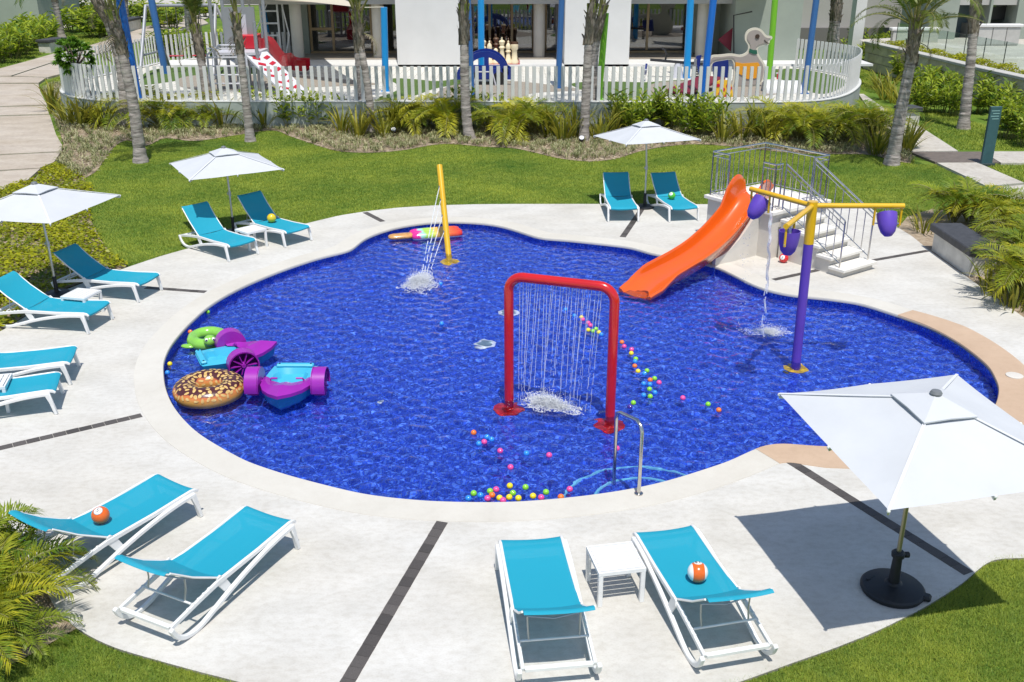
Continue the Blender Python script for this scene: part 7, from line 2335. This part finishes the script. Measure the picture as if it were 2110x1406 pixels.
def coco_palm(pts, r0, r1, label, nf=10, spread=(12, 40), dead=2, seed=0, boots=True, scale=1.0):
    """pts: trunk points from ground to crown, world coordinates"""
    rr_ = random.Random(seed)
    o0 = Vector(pts[0])
    t = thing('coconut_palm', label, 'palm tree', o0, 0, 'coconut palms with ringed grey trunks')
    path = [Vector(p) - o0 for p in catmull([tuple(p) for p in pts], 8, closed=False)]
    path = [Vector(p) for p in resample(path, 0.075, closed=False)]
    n = len(path)
    rad = []
    off = rr_.random() * 6
    for i in range(n):
        f = i / (n - 1)
        base = r1 + (r0 - r1) * (1 - f) ** 1.6 + 0.30 * r0 * max(0, 1 - f * 9) ** 2
        saw = (i % 2) * 0.04 + 0.035 * math.sin(i * 1.7 + off) 
        rad.append(base * (0.95 + saw))
    MB().tube([p - Vector((0, 0, 0.05)) if i == 0 else p + Vector((rr_.gauss(0, 0.004), rr_.gauss(0, 0.004), 0)) for i, p in enumerate(path)], rad, 14).build('trunk', M_TRUNK, t, smooth=28)
    top = path[-1]
    ax = (path[-1] - path[-6]).normalized()
    if boots:
        bo = MB()
        for k in range(18):
            a = k * 2.399; hh = -0.9 + 1.25 * k / 18
            c = top + ax * hh
            dv_ = Vector((math.cos(a), math.sin(a), 0))
            sdv = Vector((-math.sin(a), math.cos(a), 0))
            w = r1 * rr_.uniform(0.7, 1.05)
            l = rr_.uniform(0.35, 0.6)
            q0 = c + dv_ * r1 * 0.92; q1 = q0 + ax * l * 0.6 + dv_ * 0.03; q2 = q0 + ax * l + dv_ * rr_.uniform(0.05, 0.20)
            bo.add([q0 - sdv * w, q0 + sdv * w, q1 + sdv * w * 0.7, q1 - sdv * w * 0.7, q2 + sdv * w * 0.2, q2 - sdv * w * 0.2], [(0, 1, 2, 3), (3, 2, 4, 5)])
        bo.tube([top - ax * 0.8, top - ax * 0.3, top + ax * 0.25, top + ax * 0.55], [r1 * 1.02, r1 * 1.2, r1 * 1.1, r1 * 0.5], 10)
        o = bo.build('fibre_sheath', M_BOOT, t, smooth=40, fix=False)
    pe = MB()
    for k in range(nf):
        a = 2.399 * k + rr_.random() * 0.5
        tilt = R(spread[0] + (spread[1] - spread[0]) * (k + 0.5) / nf)
        fr = link('frond', COCO[rr_.randrange(4)], t, top + ax * 0.25 + Vector((math.cos(a), math.sin(a), 0)) * r1 * 0.5, (-tilt + R(20), 0, a - PI / 2), scale * rr_.uniform(0.85, 1.1))
        dv_ = Vector((math.cos(a), math.sin(a), 0))
        pe.tube([top + dv_ * r1 * 0.6, top + ax * 0.5 + dv_ * (r1 * 0.6 + 0.10)], [0.05, 0.03], 5)
    pe.build('petioles', M_PET, t)
    for k in range(dead):
        a = rr_.random() * 6.28
        link('dry_frond', COCOD[0], t, top - ax * 0.2, (-R(75), 0, a - PI / 2), scale * rr_.uniform(0.7, 1.0))
    return t
def up(pts, k=0.6):
    """extend the last trunk segment upwards"""
    a, b_ = Vector(pts[-2]), Vector(pts[-1])
    return list(pts) + [tuple(b_ + (b_ - a).normalized() * k)]
coco_palm([(-11.627,30.618,0.0),(-11.607,30.618,0.877),(-11.61,30.618,1.983),(-11.713,30.618,3.271),(-11.8,30.618,4.038)], 0.20, 0.15, 'large leaning coconut palm at left standing on the lawn edge', 9, (8, 50), 2, 1)
coco_palm([(-14.36,36.872,-0.0),(-14.241,36.872,1.273),(-14.237,36.872,2.48),(-14.423,36.872,3.657),(-14.666,36.872,4.316)], 0.24, 0.17, 'darker coconut palm trunk just behind the large leaning one', 9, (20, 75), 2, 2)
coco_palm([(-9.051,34.11,0.0),(-9.066,34.11,1.158),(-9.081,34.11,2.286),(-9.096,34.11,3.075),(-9.111,34.11,3.696)], 0.165, 0.12, 'slim coconut palm left of the climbing ramp', 7, (2, 22), 1, 3)
coco_palm([(-11.463,37.859,0.9),(-11.555,37.859,1.668),(-11.594,37.859,2.547),(-11.635,37.859,3.101)], 0.19, 0.14, 'coconut palm inside the playground between swing and climbing frame', 8, (4, 30), 2, 4)
coco_palm([(-4.991,35.193,-0.0),(-5.0,35.193,1.072),(-5.092,35.193,2.152),(-5.196,35.193,2.966),(-5.237,35.193,3.686)], 0.155, 0.12, 'coconut palm with pale ringed trunk before the glass doors at left', 7, (5, 55), 1, 5)
coco_palm([(-5.635,37.55,0.9),(-5.65,37.55,1.873),(-5.651,37.55,2.742),(-5.648,37.55,3.391)], 0.17, 0.14, 'darker coconut palm trunk inside the fence, left of the middle white wall', 6, (5, 25), 0, 6)
coco_palm([(-1.46,34.321,-0.0),(-1.55,34.321,0.619),(-1.595,34.321,1.767),(-1.59,34.321,2.886),(-1.585,34.321,3.978)], 0.19, 0.145, 'coconut palm in front of the toy car and middle wall', 7, (4, 30), 0, 7)
coco_palm([(2.492,34.016,0.0),(2.516,34.016,0.992),(2.547,34.016,2.28),(2.57,34.016,3.223),(2.628,34.016,3.992)], 0.18, 0.145, 'coconut palm left of the lime pole, front one of the pair', 7, (4, 26), 0, 8)
coco_palm([(3.022,37.094,0.9),(3.027,37.094,1.915),(3.084,37.094,2.942),(3.216,37.094,3.782)], 0.15, 0.12, 'slender coconut palm beside the lime pole, rear one of the pair', 6, (4, 26), 0, 9)
coco_palm([(11.711,30.084,-0.0),(11.742,30.084,0.716),(11.785,30.084,2.024),(11.848,30.084,3.152),(11.833,30.084,3.813)], 0.215, 0.15, 'large coconut palm at right leaning over the path with drooping fronds', 20, (10, 92), 2, 10, scale=0.78)
coco_palm([(16.578,36.294,-0.0),(16.506,36.294,1.135),(16.439,36.294,2.327),(16.34,36.294,3.49),(16.294,36.294,4.142)], 0.21, 0.155, 'coconut palm on the grass before the curved stone wall at right', 7, (4, 26), 0, 11)
coco_palm([(17.54,56.0,0.122),(17.512,56.0,1.46),(17.548,56.0,2.472),(17.535,56.0,3.222)], 0.27, 0.22, 'distant coconut palm at the right end of the building, left of the pair', 7, (10, 35), 0, 12)
coco_palm([(17.375,54.5,0.135),(17.25,54.5,1.59),(17.206,54.5,2.575),(17.168,54.5,3.305)], 0.24, 0.20, 'distant coconut palm at the right end of the building, right of the pair', 5, (10, 35), 0, 13)
coco_palm([(-32.946,74.958,0.0),(-32.976,74.958,1.252),(-33.022,74.958,2.588),(-33.045,74.958,3.249)], 0.28, 0.22, 'distant coconut palm beside the sage building at far left', 9, (15, 60), 1, 14)
coco_palm([(-30.85,82.401,-0.0),(-30.785,82.401,1.479),(-30.644,82.401,2.936)], 0.28, 0.24, 'distant coconut palm behind the bench at the top left', 8, (15, 60), 1, 15)
coco_palm([(-23.726,75.61,0.0),(-23.72,75.61,1.195),(-23.622,75.61,2.542),(-23.552,75.61,3.374)], 0.30, 0.24, 'distant coconut palm behind the rear fence near the swing', 8, (15, 60), 1, 16)

# ------------------------------------------------------------------ garden spotlights
def spot(p, label):
    t = thing('garden_spotlight', label, 'spotlight', (p[0], p[1], 0), 0, 'small garden spotlights')
    MB().tube([(0, 0, -0.05), (0, 0, 0.12)], 0.02, 6).build('stake', M_BLACKP, t)
    MB().lathe([(0.05, -0.09), (0.09, -0.02), (0.10, 0.08), (0.085, 0.09)], (0, 0, 0.19), 14, M=Matrix.Rotation(R(40), 3, 'X')).build('lamp_head', M_BLACKP, t)
    MB().lathe([(0.083, 0.085), (0.083, 0.092)], (0, 0, 0.192), 14, M=Matrix.Rotation(R(40), 3, 'X')).build('lens', mat('lamp_lens', (0.7, 0.7, 0.72), 0.15), t)
spot((-4.162,34.9), 'small black garden spotlight right of the palm before the left doors')
spot((2.356,33.225), 'small black garden spotlight at the foot of the paired palms')
spot((1.215,34.95), 'small black garden spotlight left of the paired palms')

# ------------------------------------------------------------------ grass
M_GRASS = leaf_mat('grass_blade', (0.07, 0.165, 0.016), (0.43, 0.48, 0.06), attr=True, trans=0.3, rough=0.6)
inDeck, inBed, inCov, inRB, inNB = inside(offset_loop(DECK, -0.05)), inside(bed_poly), inside(GCOV), inside(RBED), inside(NBED)
PATHS = [inside(q) for q in ([(13.009,31.895),(14.573,32.044),(14.536,27.422),(14.37,24.569),(13.24,24.675),(13.171,30.29)], [(15.729,45.507),(15.993,45.504),(15.141,37.246),(14.604,32.044),(12.961,31.976),(14.226,39.278)], [(13.228,32.054),(17.252,32.104),(16.265,30.122),(13.142,30.218)],)]
def lawn_ok(x, y):
    k = ~(inDeck(x, y) | inBed(x, y) | inCov(x, y) | inRB(x, y) | inNB(x, y))
    for q in PATHS: k &= ~q(x, y)
    return k
def grass(name, poly, dens, L_, w, seed, label):
    g = np.random.default_rng(seed)
    P_ = np.array(poly)
    x0, y0 = P_.min(0); x1, y1 = P_.max(0)
    n = int((x1 - x0) * (y1 - y0) * dens)
    x, y = g.uniform(x0, x1, n), g.uniform(y0, y1, n)
    k = inside(poly)(x, y) & lawn_ok(x, y)
    x, y = x[k], y[k]
    n = len(x)
    patch = (np.sin(x * 1.3 + 1.7 * np.sin(y * 0.9)) * np.sin(y * 1.6 + 1.4 * np.sin(x * 0.8)) * 0.5
             + 0.5 * np.sin(x * 0.55 + 2.0 * np.sin(y * 0.5)) * np.sin(y * 0.8 + 1.5 * np.sin(x * 0.6)) + 0.30 * np.sin(x * 4.1 + 2 * np.sin(y * 3.3)) * np.sin(y * 4.7 + 2 * np.sin(x * 3.7)) + 0.25 * np.sin(x * 11 + y * 3) * np.sin(y * 13 - x * 2))
    a = g.random(n) * 2 * PI
    ln = L_ * g.uniform(0.6, 1.25, n) * (1 + 0.2 * patch)
    lean = g.uniform(0.2, 1.3, n) * ln
    cx, cy = np.cos(a), np.sin(a)
    wx, wy = -cy * w, cx * w
    z0 = np.full(n, -0.03)
    V = np.stack([np.stack([x - wx, y - wy, z0], -1), np.stack([x + wx, y + wy, z0], -1), np.stack([x + cx * lean, y + cy * lean, ln - 0.03 - 0.35 * lean], -1)], 1).reshape(-1, 3)
    F = np.arange(3 * n).reshape(-1, 3)
    T = np.repeat(np.clip(0.46 + 0.36 * patch + g.normal(0, 0.17, n), 0, 1), 3)
    o = big_mesh(name, V, F, M_GRASS, attr=T)
    print(name, n)
    return tag(o, label, 'grass', kind='stuff')
BACK = [(-14.003,30.126),(-13.879,35.076),(-8.926,36.824),(-2.256,34.055),(2.556,31.114),(6.628,33.983),(13.479,33.05),(12.428,30.078),(13.174,30.073),(13.176,26.605),(13.144,24.477),(12.351,22.729),(9.329,21.514),(9.114,24.112),(6.858,24.865),(-4.272,23.719),(-8.125,19.463),(-10.02,22.428)]
grass('lawn_grass', BACK, 2300, 0.048, 0.0062, 301, 'sunlit mown lawn between the pool deck and the planting bed')
grass('lawn_grass', [(1.892,7.176),(2.597,7.45),(3.641,7.958),(4.24,8.318),(4.783,8.705),(5.332,9.184),(6.415,9.256),(5.199,6.86),(1.832,6.867)], 12000, 0.048, 0.0030, 302, 'bright mown grass in the lower right corner')
grass('lawn_grass', [(-2.532,7.198),(-2.958,7.368),(-3.4,7.531),(-3.851,7.699),(-4.16,7.872),(-4.41,8.059),(-4.797,7.948),(-5.022,7.255),(-4.831,6.881),(-2.449,6.876)], 12000, 0.048, 0.0030, 303, 'darker mown grass in the lower left corner')
grass('lawn_grass', [(18.964,55.224),(19.015,53.052),(16.926,45.031),(16.318,45.815),(16.342,47.448)], 700, 0.10, 0.012, 304, 'small patch of grass by the right end of the fence')
grass('lawn_grass', [(17.03,42.156),(17.586,38.436),(17.642,33.893),(16.895,32.352),(14.742,32.369),(15.259,37.032)], 900, 0.09, 0.010, 305, 'grass between the right path and the wall shrubs')
grass('lawn_grass', [(15.127,30.059),(16.229,30.051),(14.682,26.944),(14.594,27.544),(14.505,30.208)], 900, 0.09, 0.010, 306, 'small patch of grass below the right cross path')
grass('lawn_grass', [(-22.799,48.75),(-23.397,52.542),(-21.485,49.269),(-19.357,44.657),(-19.307,42.517),(-20.339,43.932)], 700, 0.10, 0.012, 307, 'small patch of grass between the left path and fence')
grass('lawn_grass', [(-33.718,77.032),(-31.854,77.854),(-27.748,71.79),(-27.472,67.6),(-30.381,70.74)], 250, 0.14, 0.02, 308, 'far patch of grass behind the left bench')
grass('lawn_grass', [(-27.663,51.595),(-28.219,55.831),(-28.626,60.25),(-29.348,64.184),(-31.56,66.688),(-31.704,59.511)], 250, 0.14, 0.02, 309, 'grass verge under the far left shrubs')
